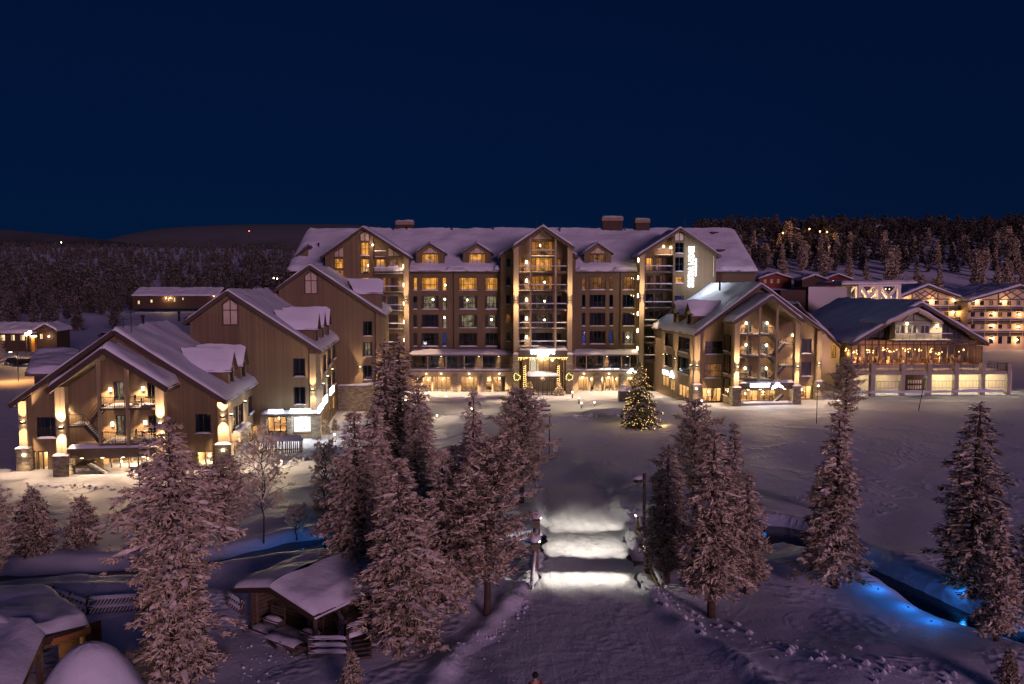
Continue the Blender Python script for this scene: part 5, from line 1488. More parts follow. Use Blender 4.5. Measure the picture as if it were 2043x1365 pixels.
for i in range(2):
    zm_ = (zfl[i] + zfl[i + 1]) / 2 + .2
    b = MB(); b.box(FR, lu0, lu1, .05, VP - .4, zm_ - .15, zm_, BROWN); lo = b.build('landing', rest)
    s = MB(); snow_bar(s, FR, lu0, lu1, .5, VP - .42, zm_, .14, 2); s.build('landing_snow', lo, smooth=True)
    r_ = MB(); railing(r_, [FR.p(lu0, VP - .45, 0), FR.p(lu1, VP - .45, 0)], zm_); r_.build('railing', lo)
    stair(FR, lu0, zm_, uS, zfl[i], 2.3, 3.4, rest, 9); stair(FR, lu0, zm_, uS, zfl[i + 1], .4, 1.5, rest, 9)
    u, z = FR.px(1582.5 - i * 1, (708, 669)[i], .02); porch_lamp(FR, u, z, rest, 0, 16)
stair(FR, lu0, zG - .9, uS + .2, .9, 2.3, 3.3, rest, 9)
for x, y in ((1488.5, 645), (1530, 645), (1488, 688), (1529, 689), (1486, 735), (1528, 735)):
    u, z = FR.px(x, y, .02); porch_lamp(FR, u, z, rest, 0, 24)
for x, y in ((1470.8, 733.5), (1591, 732)):
    u, z = FR.px(x, y, VP); sconce(FR, u, z, rest, VP, 360)
lamp_light('POINT', FR.p((pa1 + pb0) / 2, 2.6, zG - .5), 160, rest, size=.3)  # fill light added under this porch too, without a fixture
b = MB(); zp = FR.px(1530, 803, VP)[1]; b.box(FR, pa1, pb0, VP - .3, VP, -1.2, zp, CONCRETE); pl = b.build('plinth', rest)
s = MB(); snow_bar(s, FR, pa1, pb0, VP - .33, VP + .03, zp, .12, 2); s.build('plinth_snow', pl, smooth=True)
# long side towards the plaza
S3 = FR.side(uL, False)
S3 = long_side(FR, uL, DR, top(uL) + .3, [(1354, 1376, 673, 703, 'dark', 3), (1353, 1376, 713, 745, 'dark', 3), (1327, 1343, 664.5, 692, 'dark', 2), (1326.5, 1342, 706, 732, 'dark', 2)],
               [(1379.5, 729.5, 150), (1347.7, 716.5, 150), (1324.6, 708, 150)], [(1354, 1374, 768, 793, 3, 90), (1337, 1346, 757, 780, 2, 70), (1321, 1334, 749, 772, 2, 90)], rest, right=False)
a_, b_ = sorted((S3.px(1321, 742, .4)[0], S3.px(1332, 746, .4)[0])); zz_ = S3.px(1326, 743, .4)[1]
text_sign('plaza_sign', 'BISTRO', S3, a_, b_, zz_ - .35, zz_ + .35, .25, rest, mat=SIGNS)
a_, b_ = sorted((S3.px(1334, 746, .4)[0], S3.px(1342, 749, .4)[0])); zz_ = S3.px(1338, 748, .4)[1]; peak_logo(S3, a_, b_, zz_ - .4, zz_ + .6, .1, rest)
side_dormers(FR, uL - .5, top(uL) + .3, uA, 0, (4.5, 10.5), rest, right=False, hgt=2.6, wid=2.6, start=1.0)
d = MB(); p = FR.p(uA - 2.2, -9, FR.px(1516, 563)[1] - 1.2); vent(p, rest, 1.2, .16)

# lamps added under the porch fascias to brighten the snow in front
for F_, par, v_, a_, b_, zz_ in ((F1, wing, 3.0, F1.px(140, 913, 3.0)[0], F1.px(305, 913, 3.0)[0], F1.px(220, 913, 3.0)[1]), (FR, rest, 4.0, FR.px(1482, 777, 4.0)[0], FR.px(1580, 777, 4.0)[0], FR.px(1530, 777, 4.0)[1])):
    for k in range(4):
        u = a_ + (b_ - a_) * (k + .5) / 4
        m = MB(); m.box(F_, u - .12, u + .12, v_ - .42, v_ - .2, zz_ - .06, zz_ - .002, LAMP); o = m.build('soffit_wash', par)
        lamp_light('SPOT', F_.p(u, v_ - .18, zz_ - .1), 105, o, direction=F_.n * .8 - Vector((0, 0, 1)), angle=124, blend=.9, size=.1)
for F_, par, v_, spots_ in ((F1, wing, .35, ((46, 893), (444, 884))), (FR, rest, .35, ((1390, 766), (1633, 760)))):  # more lamps added at the pier feet to light the ground
    for x, y in spots_:
        u, z = F_.px(x, y, v_ + .4); m = MB(); m.box(F_, u - .1, u + .1, v_ + .255, v_ + .4, z - .75, z - .6, LAMP); o = m.build('wall_lamp', par)
        lamp_light('SPOT', F_.p(u, v_ + .5, z - .8), 85, o, direction=F_.n * .7 - Vector((0, 0, 1)), angle=126, blend=.9, size=.1)
# ------------------------------------------------------------------ glazed lounge pavilion at the right
p = at(1829, 603, 118); FP = Frame(p.x, p.y, 3.0)
lounge = thing('lounge_pavilion', (FP.o.x, FP.o.y + 8, 1), 'glass-fronted lounge pavilion with warm hanging lights and a deck on concrete pillars', 'pavilion')
uL, zL = FP.px(1699, 684); uA, zA = FP.px(1832, 604); uR, zR_ = FP.px(1961, 684)
gable_roof('roof', FP, uL - .3, zL, uA, zA, uR + .3, zR_, 1.0, -26, lounge, snow=.42, seed=61, th=.4)
top = lin([(uL, zL - .5), (uA, zA - .5), (uR, zR_ - .5)])
zD = FP.px(1830, 728)[1]
zT = FP.px(1830, 688)[1]
# mullioned glass front
f = MB(); cols_ = [1699 + (1960 - 1699) * i / 19 for i in range(20)]
us = [FP.px(x, 700)[0] for x in cols_]
for u in us: f.box(FP, u - .06, u + .06, -.14, 0, zD, top(u) - .02, BROWN)
for z in (zD + .1, zT, zT + .75): f.box(FP, us[0], us[-1], -.13, -.01, z - .06, z + .06, BROWN)
fo = f.build('glass_front', lounge)
g_ = MB(); g_.poly([FP.p(us[0], -.08, zD), FP.p(us[-1], -.08, zD), FP.p(us[-1], -.08, top(us[-1])), FP.p(uA, -.08, top(uA)), FP.p(us[0], -.08, top(us[0]))], GLASS); g_.build('pane', fo)
r = MB()
P = FP.p
for a_, b_, c_, d_ in ((P(us[0], -9, zD), P(us[-1], -9, zD), P(us[-1], -9, zT + 2), P(us[0], -9, zT + 2)), (P(us[0], -.15, zD), P(us[-1], -.15, zD), P(us[-1], -9, zD), P(us[0], -9, zD)), (P(us[0], -.3, zT + .6), P(us[-1], -.3, zT + .6), P(us[-1], -9, zT + .6), P(us[0], -9, zT + .6))):
    r.poly([a_, b_, c_, d_], plain('lounge_wall', (.30, .17, .075), .7, var=.4, scale=1.2) if 'lounge_wall' not in MATS else MATS['lounge_wall'])
for u in (us[0], us[-1]): r.poly([P(u, -.15, zD), P(u, -9, zD), P(u, -9, top(u)), P(u, -.15, top(u))], DARKWOOD)
r.build('room', lounge)
f = MB(); q = random.Random(4)
for i in range(15):
    u = us[0] + (us[-1] - us[0]) * (i + .5) / 15; v = -q.uniform(1.2, 5)
    f.box(FP, u - .5, u + .5, v - .4, v + .4, zD + .70, zD + .76, FURN); f.box(FP, u - .05, u + .05, v - .05, v + .05, zD, zD + .7, FURN)
    for s_ in (-1, 1):
        f.box(FP, u + s_ * .75 - .22, u + s_ * .75 + .22, v - .25, v + .25, zD + .1, zD + .5, INTERIOR if q.random() < .3 else FURN); f.box(FP, u + s_ * .95 - .05, u + s_ * .95 + .05, v - .25, v + .25, zD + .5, zD + 1.05, INTERIOR if q.random() < .3 else FURN)
    f.box(FP, u - .3, u + .3, -8.9, -8.5, zD, zD + q.uniform(1, 2.2), q.choice([FURN, FURN, INTERIOR]))
f.build('furniture', lounge)
for i, (x, y) in enumerate(((1690, 699), (1707, 703), (1733, 700), (1766, 697), (1781, 700), (1808, 699), (1832, 699), (1862, 699), (1874, 704), (1920, 699))):
    u, z = FP.px(x, y, -1.2)
    l = MB(); l.bar(P(u, -1.2, z), P(u, -1.2, zT + .6), .02, DARK)
    q = random.Random(i)
    for k in range(7): l.ball(P(u + q.uniform(-.55, .55), -1.2 + q.uniform(-.4, .4), z + q.uniform(-.3, .3)), .085, FAIRY, 6, 4)
    o = l.build('chandelier', lounge)
    lamp_light('POINT', P(u, -1.2, z - .5), 46, o, color=(1, .55, .22), size=.3)
# balcony house in the middle of the roof
VB_ = 1.6
u0, u1, z0, z1 = FP.rect(1786, 640, 1880, 673, VB_)
zAp = FP.px(1823, 622, VB_)[1]; uAp = FP.px(1823, 622, VB_)[0]
zEv = FP.px(1823, 640, VB_)[1]
h = []; w = MB()
GREYW = plain('grey_green_boarding', (.26, .27, .22), .8, var=.1)
for x0, x1, rm in ((1787, 1806, 'pale'), (1811, 1830, 'pale'), (1837, 1855, 'dark')):
    window(FP, *FP.rect(x0, 648.5, x1, 667, VB_), lounge, rm, cols=2, v=VB_, holes=h, frame=WHITE, sill=False, depth=1.0)
tg = lin([(u0, zEv), (uAp, zAp), (u1, zEv)])
wall(w, FP, VB_, u0, u1, z0 - .6, tg, h, GREYW, [uAp])
for u in (u0, u1): w.poly([P(u, VB_, z0 - .6), P(u, -3, z0 - .6), P(u, -3, zEv), P(u, VB_, zEv)], GREYW)
w.build('balcony_house', lounge)
uo0, zo0 = FP.px(1765, 644, VB_ + .8); uo1, zo1 = FP.px(1878, 644, VB_ + .8)
gable_roof('balcony_house_roof', FP, uo0, zo0, uAp, FP.px(1823, 616, VB_ + .8)[1], uo1, zo0, VB_ + 1.2, -5, lounge, snow=.3, seed=66, th=.25, mat=CREAM)
f = MB()
for a_, b_ in (((u0, zEv - .2), (uAp, zEv + .1)), ((uAp, zEv + .1), (u1, zEv - .2)), ((u0 + 1, zEv - .1), (uAp - .6, zAp - .3)), ((u1 - 1, zEv - .1), (uAp + .6, zAp - .3))):
    f.bar(P(a_[0], VB_ + .05, a_[1]), P(b_[0], VB_ + .05, b_[1]), .12, BROWN, .08)
f.bar(P(uAp, VB_ + .05, zEv - .1), P(uAp, VB_ + .05, zAp - .2), .12, BROWN, .08); f.build('gable_trim', lounge)
balcony(FP, u0 - .9, u1 + .5, VB_ + .02, VB_ + 1.8, z0 - .3, lounge, seed=7, slab=.3)
for x, y, pw in ((1809, 646, 26), (1869, 650, 22)):
    u, z = FP.px(x, y, VB_); porch_lamp(FP, u, z, lounge, VB_, pw)
# deck on concrete pillars with rails
vd = 4.2
ud0, ud1 = FP.px(1703, 742, vd)[0], FP.px(2009, 742, vd)[0]
zd = FP.px(1850, 741, vd)[1]
b = MB(); b.box(FP, ud0, ud1, .02, vd, zd - .5, zd, CONCRETE); b.build('deck', lounge)
s = MB(); snow_bar(s, FP, ud0, ud1, .3, vd - .3, zd, .18, 3); s.build('deck_snow', lounge, smooth=True)
r_ = MB(); pts_ = [P(ud0, 0, 0), P(ud0 + .05, vd - .1, 0), P(ud1 - .05, vd - .1, 0), P(ud1 - .05, 0, 0)]; railing(r_, pts_, zd, 1.05, BROWN, .22)
r_.build('railing', lounge)
for x0, x1 in ((1737, 1746), (1797, 1805), (1850, 1858), (1904, 1912), (1957, 1965), (2009, 2016)):
    b = MB(); a_, b2 = FP.px(x0, 760, vd)[0], FP.px(x1, 760, vd)[0]; b.box(FP, a_, b2, vd - .6, vd + .12, -.5, zd + 1.15, CONCRETE); b.build('concrete_pillar', lounge)
h = []; w = MB()
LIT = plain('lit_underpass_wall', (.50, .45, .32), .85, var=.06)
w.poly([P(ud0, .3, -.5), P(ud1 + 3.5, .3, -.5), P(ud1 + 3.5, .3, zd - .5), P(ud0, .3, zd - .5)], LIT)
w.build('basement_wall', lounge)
dk = MB(); a_, b_ = FP.px(1806, 760, 1.5)[0], FP.px(1850, 760, 1.5)[0]; dk.box(FP, a_, b_, .32, 1.2, -.5, zd - .52, plain('dark_red_boarding', (.03, .008, .006), .8)); o = dk.build('basement_door_bay', lounge)
wn_ = MB()
for i in range(6):
    for j in range(2):
        x = 1811 + i * 4.8; wn_.box(FP, FP.px(x, 770, 1.2)[0], FP.px(x + 3, 770, 1.2)[0], 1.202, 1.23, zd - 2.9 + j * .8, zd - 2.4 + j * .8, PALE)
wn_.build('panel_window', o)
r_ = MB()
for x0, x1 in ((1750, 1795), (1859, 1903), (1913, 1956), (1966, 2008)):
    a_, b_ = FP.px(x0, 770, vd - .2)[0], FP.px(x1, 770, vd - .2)[0]
    railing(r_, [P(a_, vd - .3, 0), P(b_, vd - .3, 0)], FP.px(1880, 776, vd)[1], 1.1, DARK, .5)
r_.build('lower_railing', lounge)
for x, pw in ((1725, 30), (1771, 26), (1881, 75), (1934, 85), (1985, 75)):
    u, z = FP.px(x, 747, 2); l = MB(); l.box(FP, u - .3, u + .3, 1.8, 2.2, zd - .56, zd - .5, LAMP); o = l.build('ceiling_lamp', lounge); lamp_light('POINT', P(u, 2.2, zd - .9), pw, o, color=(1, .80, .48), size=.3)
s = MB(); snow_bar(s, FP, ud0, ud1, vd - .4, vd + .3, FP.px(1880, 779, vd)[1] - .2, .25, 5); s.build('foot_snow', lounge, smooth=True)
# link building with a long low snow roof between restaurant and lounge
link = thing('link_building', at(1680, 700, 122), 'cream gabled link building under a wide low snow roof beside the lounge pavilion', 'building')
FK = frame_at(1650, 640, 121); 
b = MB(); zt = lin([(FK.px(1622, 640)[0], FK.px(1640, 640)[1]), (FK.px(1676, 700)[0], FK.px(1676, 693)[1])])
ua, ub = FK.px(1630, 700)[0], FK.px(1677, 700)[0]; h = []
window(FK, *FK.rect(1658, 690, 1668, 714), link, 'amber', cols=2, holes=h, sill=False)
wall(b, FK, 0, ua, ub, -.5, zt, h, CREAM); b.poly([FK.p(ub, 0, -.5), FK.p(ub, -20, -.5), FK.p(ub, -20, zt(ub)), FK.p(ub, 0, zt(ub))], CREAM); b.build('wall', link)
rb = MB(); A_, B_ = FK.p(FK.px(1590, 606)[0], .6, FK.px(1600, 606)[1]), FK.p(FK.px(1681, 700)[0], .6, FK.px(1681, 697)[1])
C_, D_ = B_ - FK.n * 26, A_ - FK.n * 26
slab_poly(rb, [A_, B_, C_, D_], .3, BROWN); ro = rb.build('roof', link); s = MB(); snow_sheet(s, D_, A_, B_, C_, .4, seed=15, edge=(0, 1, 1, 1)); s.build('roof_snow', ro, smooth=True)
lamp_light('POINT', FK.p((ua + ub) / 2, 3.0, 4.5), 20, link)
# low roofs behind
b = MB(); s = MB()
q = [at(1690, 640, 140), at(1800, 640, 140), at(1800, 585, 165), at(1640, 585, 165)]
slab_poly(b, q, .4, BROWN); o = b.build('rear_roof', link); snow_sheet(s, q[3], q[2], q[1], q[0], .5, seed=8); s.build('roof_snow', o, smooth=True)
bw = MB(); bw.hexa([Vector((v_.x, v_.y, 0)) for v_ in q] + [Vector((v_.x, v_.y, v_.z - .42)) for v_ in q], CREAM); bw.build('rear_wall', link)

# white braced sign tower with lights
FT = frame_at(1755, 600, 150)
tower = thing('lattice_tower', FT.p(0, 0, 2), 'pale open timber frame with crossed braces and string lights above the low snow roofs', 'frame tower')
u0, u1, z0, z1 = FT.rect(1714, 566, 1793, 620)
b = MB(); dep = 8
for u in (u0, (u0 + u1) / 2, u1):
    for v in (0, -dep): b.bar(FT.p(u, v, z0 - 3), FT.p(u, v, z1), .55, WHITE)
for v in (0, -dep):
    b.bar(FT.p(u0, v, z1 - .3), FT.p(u1, v, z1 - .3), .5, WHITE); b.bar(FT.p(u0, v, z0 + .3), FT.p(u1, v, z0 + .3), .45, WHITE)
    for a_, c_ in ((u0, (u0 + u1) / 2), ((u0 + u1) / 2, u1)):
        b.bar(FT.p(a_, v, z0), FT.p(c_, v, z1), .38, WHITE); b.bar(FT.p(a_, v - .02, z1), FT.p(c_, v - .02, z0), .36, WHITE)
for u in (u0, u1):
    b.bar(FT.p(u, 0, z1 - .3), FT.p(u, -dep, z1 - .3), .45, WHITE); b.bar(FT.p(u, 0, z0), FT.p(u, -dep, z1), .35, WHITE)
b.build('frame', tower)
r_ = MB(); slab_poly(r_, [FT.p(u0 - 4, 1, z1 + .1), FT.p(u1 + 3, 1, z1 + .35), FT.p(u1 + 3, -dep - 1, z1 + .35), FT.p(u0 - 4, -dep - 1, z1 + .1)], .3, WHITE); ro = r_.build('roof', tower)
s = MB(); snow_sheet(s, FT.p(u0 - 4, -dep - 1, z1 + .1), FT.p(u1 + 3, -dep - 1, z1 + .35), FT.p(u1 + 3, 1, z1 + .35), FT.p(u0 - 4, 1, z1 + .1), .35, seed=2); s.build('roof_snow', ro, smooth=True)
l = MB(); q = random.Random(3)
for i in range(34): l.ball(FT.p(q.uniform(u0 + 1.2, u1 - .4), q.uniform(-6, -1), q.uniform(z0 + .6, z1 - 1)), .11, FAIRY, 5, 4)
l.build('string_lights', tower)
for i in range(3): lamp_light('POINT', FT.p(u0 + (u1 - u0) * (i + .5) / 3, -3, (z0 + z1) / 2), 60, tower, size=.5)
b = MB(); b.box(Frame(FT.o.x, FT.o.y, A0), u0 - 9, u0 - .5, -dep, -2, z0 - 4, z1 - .6, plain('shed_glass', (.10, .10, .12), .25)); b.build('glazed_shed', tower)
b = MB(); b.box(FT, u0 - 14.5, u0 - 9.5, -7, -2, z0 - 3, z1 - 1.2, DARKWOOD); b.build('plant_box', tower)

# ------------------------------------------------------------------ chalets with half-timbered gables
def chalet(Fc, xl, xa, xr, ya, ye, yb, label, rows, seed, lampxy, cut=None):
    t = thing('chalet', Fc.p(0, -6, Fc.px(xa, yb)[1]), label, 'chalet', 'chalets with half-timbered gables')
    uL, zE = Fc.px(xl, ye); uA, zA = Fc.px(xa, ya); uR, _ = Fc.px(xr, ye)
    zB = Fc.px(xa, yb)[1]
    gable_roof('roof', Fc, uL, zE, uA, zA, uR, zE, 1.2, -16, t, snow=.45, seed=seed, th=.35)
    top = lin([(uL, zE - .45), (uA, zA - .45), (uR, zE - .45)])
    w = MB(); h = []
    q = random.Random(seed)
    for (y0, y1) in rows:
        n = int((xr - xl) / 19)
        for i in range(n):
            x = xl + 8 + (xr - xl - 16) * (i + .5) / n
            window(Fc, *Fc.rect(x - 5, y0, x + 3, y1), t, q.choice(['dark', 'dark', 'pale', 'dim']), cols=2, holes=h, sill=False, depth=1)
    wall(w, Fc, 0, uL + .8, uR - .8, zB - 1.5, top, h, CREAM, [uA])
    for u in (uL + .8, uR - .8): w.poly([Fc.p(u, 0, zB - 1.5), Fc.p(u, -16, zB - 1.5), Fc.p(u, -16, zE - .5), Fc.p(u, 0, zE - .5)], CREAM)
    w.build('wall', t)
    f = MB(); zq = zE + .2; hw = (uR - uL) * .17
    zt = lambda u: top(u) - .3
    f.bar(Fc.p(uA - hw * 1.9, .06, zq), Fc.p(uA + hw * 1.9, .06, zq), .12, BROWN, .22)
    for u in (-hw, hw): f.bar(Fc.p(uA + u, .06, zq - 1.2), Fc.p(uA + u, .06, zt(uA + u)), .12, BROWN, .22)
    for k in (-1, -.33, .33):
        a_ = uA + hw * k
        f.bar(Fc.p(a_, .07, zq), Fc.p(min(uA + hw, a_ + hw * 1.1), .07, zq + hw * .62), .08, BROWN, .16)
    for k in (1, .33, -.33):
        a_ = uA + hw * k
        f.bar(Fc.p(a_, .085, zq), Fc.p(max(uA - hw, a_ - hw * 1.1), .085, zq + hw * .62), .08, BROWN, .16)
    f.build('timber_bracing', t)
    for (y0, y1) in rows[1:]:
        z = Fc.px(xa, y0 - 3.5)[1]
        b = MB(); b.box(Fc, uL + 1, uR - 1, .01, 1.5, z - .2, z, BROWN); b.box(Fc, uL + 1, uR - 1, 1.42, 1.5, z + .1, z + .55, BROWN); b.box(Fc, uL + 1, uR - 1, 1.42, 1.5, z + .7, z + 1.0, BROWN)
        for i in range(9): 
            u = uL + 1 + (uR - uL - 2) * i / 8; b.box(Fc, u - .08, u + .08, 1.36, 1.55, z - .2, z + 1.1, CREAM)
        o = b.build('balcony', t); s = MB(); snow_bar(s, Fc, uL + 1, uR - 1, 1.38, 1.54, z + 1.0, .15, seed); s.build('rail_snow', o, smooth=True)
    for x, y in lampxy:
        u, z = Fc.px(x, y, .1); b = MB(); b.ball(Fc.p(u, .25, z), .22, LAMP, 8, 5); o = b.build('porch_lamp', t, smooth=True); lamp_light('POINT', Fc.p(u, .9, z), 40, o, color=(1, .50, .16), size=.2)
    return t
FC1 = frame_at(1850, 640, 190); FC2 = frame_at(2010, 640, 188)
chalet(FC1, 1775, 1846, 1926, 569, 599, 690, 'cream half-timbered chalet with lamp-lit balconies just behind the glass lounge roof', [(600, 608), (622, 631), (645, 654), (668, 677)], 71, [(1810, 600), (1859, 600), (1903, 600), (1901, 623)])
chalet(FC2, 1925, 2030, 2140, 570, 600, 692, 'cream half-timbered chalet with four lamp-lit balcony rows at the picture edge, beside snow bank', [(600, 609), (623, 632), (647, 656), (671, 686)], 73, [(1948, 601), (2004, 602), (1983, 626), (2033, 628), (1981, 650), (2031, 652), (1980, 675), (2028, 678)])

# ------------------------------------------------------------------ small lodges further off
def cabin(name, Fc, xl, xr, ya, ye, yb, label, cat, wallmat, depth, wins, group=None, lamps=(), rm='amber', ridge='gable', seed=1):
    xa = (xl + xr) / 2
    uL, zE = Fc.px(xl, ye); uR, _ = Fc.px(xr, ye); zA = Fc.px(xa, ya)[1]; zB = Fc.px(xa, yb)[1]
    t = thing(name, Fc.p((uL + uR) / 2, -depth / 2, zB), label, cat, group)
    w = MB(); h = []
    for x0, x1, y0, y1 in wins: window(Fc, *Fc.rect(x0, y0, x1, y1), t, rm, cols=2, holes=h, sill=False, depth=.8, frame=WHITE if wallmat is REDWOOD else DARK)
    i = .5
    if ridge == 'gable':
        gable_roof('roof', Fc, uL, zE, (uL + uR) / 2, zA, uR, zE, .8, -depth, t, snow=.45, seed=seed, th=.25)
        top = lin([(uL, zE - .3), ((uL + uR) / 2, zA - .3), (uR, zE - .3)]); br = [(uL + uR) / 2]
        wall(w, Fc, 0, uL + i, uR - i, zB - 2, top, h, wallmat, br)
    else:
        r_ = MB(); s = MB(); A_, B_ = Fc.p(uL, -depth / 2, zA), Fc.p(uR, -depth / 2, zA); D_, C_ = Fc.p(uL, .8, zE), Fc.p(uR, .8, zE); E_, G_ = Fc.p(uL, -depth, zE), Fc.p(uR, -depth, zE)
        slab_poly(r_, [A_, B_, C_, D_], .25, BROWN); slab_poly(r_, [A_, B_, G_, E_], .25, BROWN); ro = r_.build('roof', t)
        snow_sheet(s, A_, B_, C_, D_, .5, seed=seed, edge=(0, 1, 1, 1)); snow_sheet(s, B_, A_, E_, G_, .5, seed=seed, edge=(0, 1, 1, 1)); s.build('roof_snow', ro, smooth=True)
        wall(w, Fc, 0, uL + i, uR - i, zB - 2, zE - .1, h, wallmat)
    for u in (uL + i, uR - i): w.poly([Fc.p(u, 0, zB - 2), Fc.p(u, -depth + .5, zB - 2), Fc.p(u, -depth + .5, zE - .1), Fc.p(u, -depth / 2, (zA if ridge != 'gable' else zE) - .3), Fc.p(u, 0, zE - .1)], wallmat)
    w.build('wall', t)
    for x, y, pw in lamps:
        u, z = Fc.px(x, y, .1); b = MB(); b.ball(Fc.p(u, .3, z), .16, LAMPW, 8, 5); o = b.build('porch_lamp', t, smooth=True); lamp_light('POINT', Fc.p(u, .9, z), pw, o, color=(1, .60, .24), size=.2)
    return t
def Fat(px, py, Y, deg=0):
    p = at(px, py, Y); return Frame(p.x, p.y, deg)
cabin('roadside_lodge', Fat(40, 670, 190), -30, 92, 649, 664, 684, 'long low dark lodge with bright square windows beside the orange street lamps', 'lodge', DARKWOOD, 10, ((0, 10, 668, 680), (21, 29, 668, 680), (40, 50, 668, 680)), lamps=(), ridge='long', seed=4, rm='bright')
cabin('porch_cabin', Fat(95, 660, 184, 8), 68, 117, 647, 660, 686, 'small dark gabled cabin with a covered porch right of the orange street lamps', 'cabin', DARKWOOD, 8, ((79, 86, 666, 677),), lamps=((98, 671, 14),), seed=5, rm='bright')
cabin('forest_lodge', Fat(350, 595, 400), 262, 436, 575, 590, 608, 'long dark lodge with a lit doorway at the forest edge beyond the snowfield', 'lodge', DARKWOOD, 16, ((274, 279, 600, 607), (300, 304, 598, 604), (333, 337, 594, 601), (345, 350, 594, 602), (363, 366, 594, 599)), lamps=((331, 595, 120), (340, 595, 120), (427, 591, 60)), ridge='long', seed=6, rm='bright')
cabin('red_cabin', Fat(1547, 555, 300), 1512, 1582, 545, 556, 572, 'red gabled cabin with white windows above the restaurant roof ridge', 'cabin', REDWOOD, 9, ((1524, 1530, 558, 565), (1537, 1543, 557, 565), (1550, 1556, 557, 565)), seed=7, rm='dim', group=None)
cabin('red_cabin', Fat(1670, 555, 300), 1640, 1702, 547, 558, 572, 'red gabled cabin with orange-lit eaves beside the pale timber frame', 'cabin', REDWOOD, 9, ((1660, 1665, 559, 566),), seed=8, rm='dim')
cabin('grey_cabin', Fat(1625, 558, 290), 1598, 1652, 549, 558, 576, 'dark cabin under a blue-grey snow roof between the two red cabins', 'cabin', DARKWOOD, 9, (), seed=9)
for i, (x0, x1, ya, ye, yb, Y, lb) in enumerate(((1512, 1526, 456, 460, 466, 420, 'tiny dark hillside cabin among trees nearest the hotel roof end'), (1575, 1596, 455, 459, 466, 410, 'tiny hillside cabin with a pale roof edge among orange-lit trees'), (1640, 1656, 457, 461, 467, 430, 'tiny hillside cabin among trees above the dark cabin roof'),
                                             (1745, 1762, 450, 454, 462, 430, 'tiny hillside cabin among trees above the pale timber frame'))):
    cabin('hillside_cabin', Fat((x0 + x1) / 2, ye, Y), x0, x1, ya, ye, yb, lb, 'cabin', DARKWOOD, 8, (), seed=20 + i)
# ------------------------------------------------------------------ trees
def np_mesh(name, quads, tris, mats):
    """quads: (n,4,3) with material index array; tris likewise"""
    V = []; F_ = []; LS = []; M = []
    nv = 0; nl = 0
    me = bpy.data.meshes.new(name)
    vs = []; li = []; ls = []; mi = []
    if len(quads[0]):
        q = quads[0].reshape(-1, 3); n = len(quads[0]); vs.append(q); li.append(np.arange(n * 4)); ls.append(np.arange(n) * 4); mi.append(quads[1]); nv = n * 4; nl = n * 4
    if len(tris[0]):
        t = tris[0].reshape(-1, 3); n = len(tris[0]); vs.append(t); li.append(np.arange(n * 3) + nv); ls.append(np.arange(n) * 3 + nl); mi.append(tris[1])
    v = np.concatenate(vs); l = np.concatenate(li).astype(np.int32); s = np.concatenate(ls).astype(np.int32); m = np.concatenate(mi).astype(np.int32)
    me.vertices.add(len(v)); me.vertices.foreach_set('co', v.ravel().astype(np.float32))
    me.loops.add(len(l)); me.loops.foreach_set('vertex_index', l)
    me.polygons.add(len(s)); me.polygons.foreach_set('loop_start', s); me.polygons.foreach_set('material_index', m)
    for a in mats: me.materials.append(a)
    me.update(calc_edges=True)
    return me

def unit(a):
    return a / np.maximum(np.linalg.norm(a, axis=-1, keepdims=True), 1e-9)

OCT = np.array([(1, 0, 0), (0, 1, 0), (-1, 0, 0), (0, -1, 0), (0, 0, 1), (0, 0, -1)], float)
OF = np.array([(0, 1, 4), (1, 2, 4), (2, 3, 4), (3, 0, 4), (1, 0, 5), (2, 1, 5), (3, 2, 5), (0, 3, 5)])

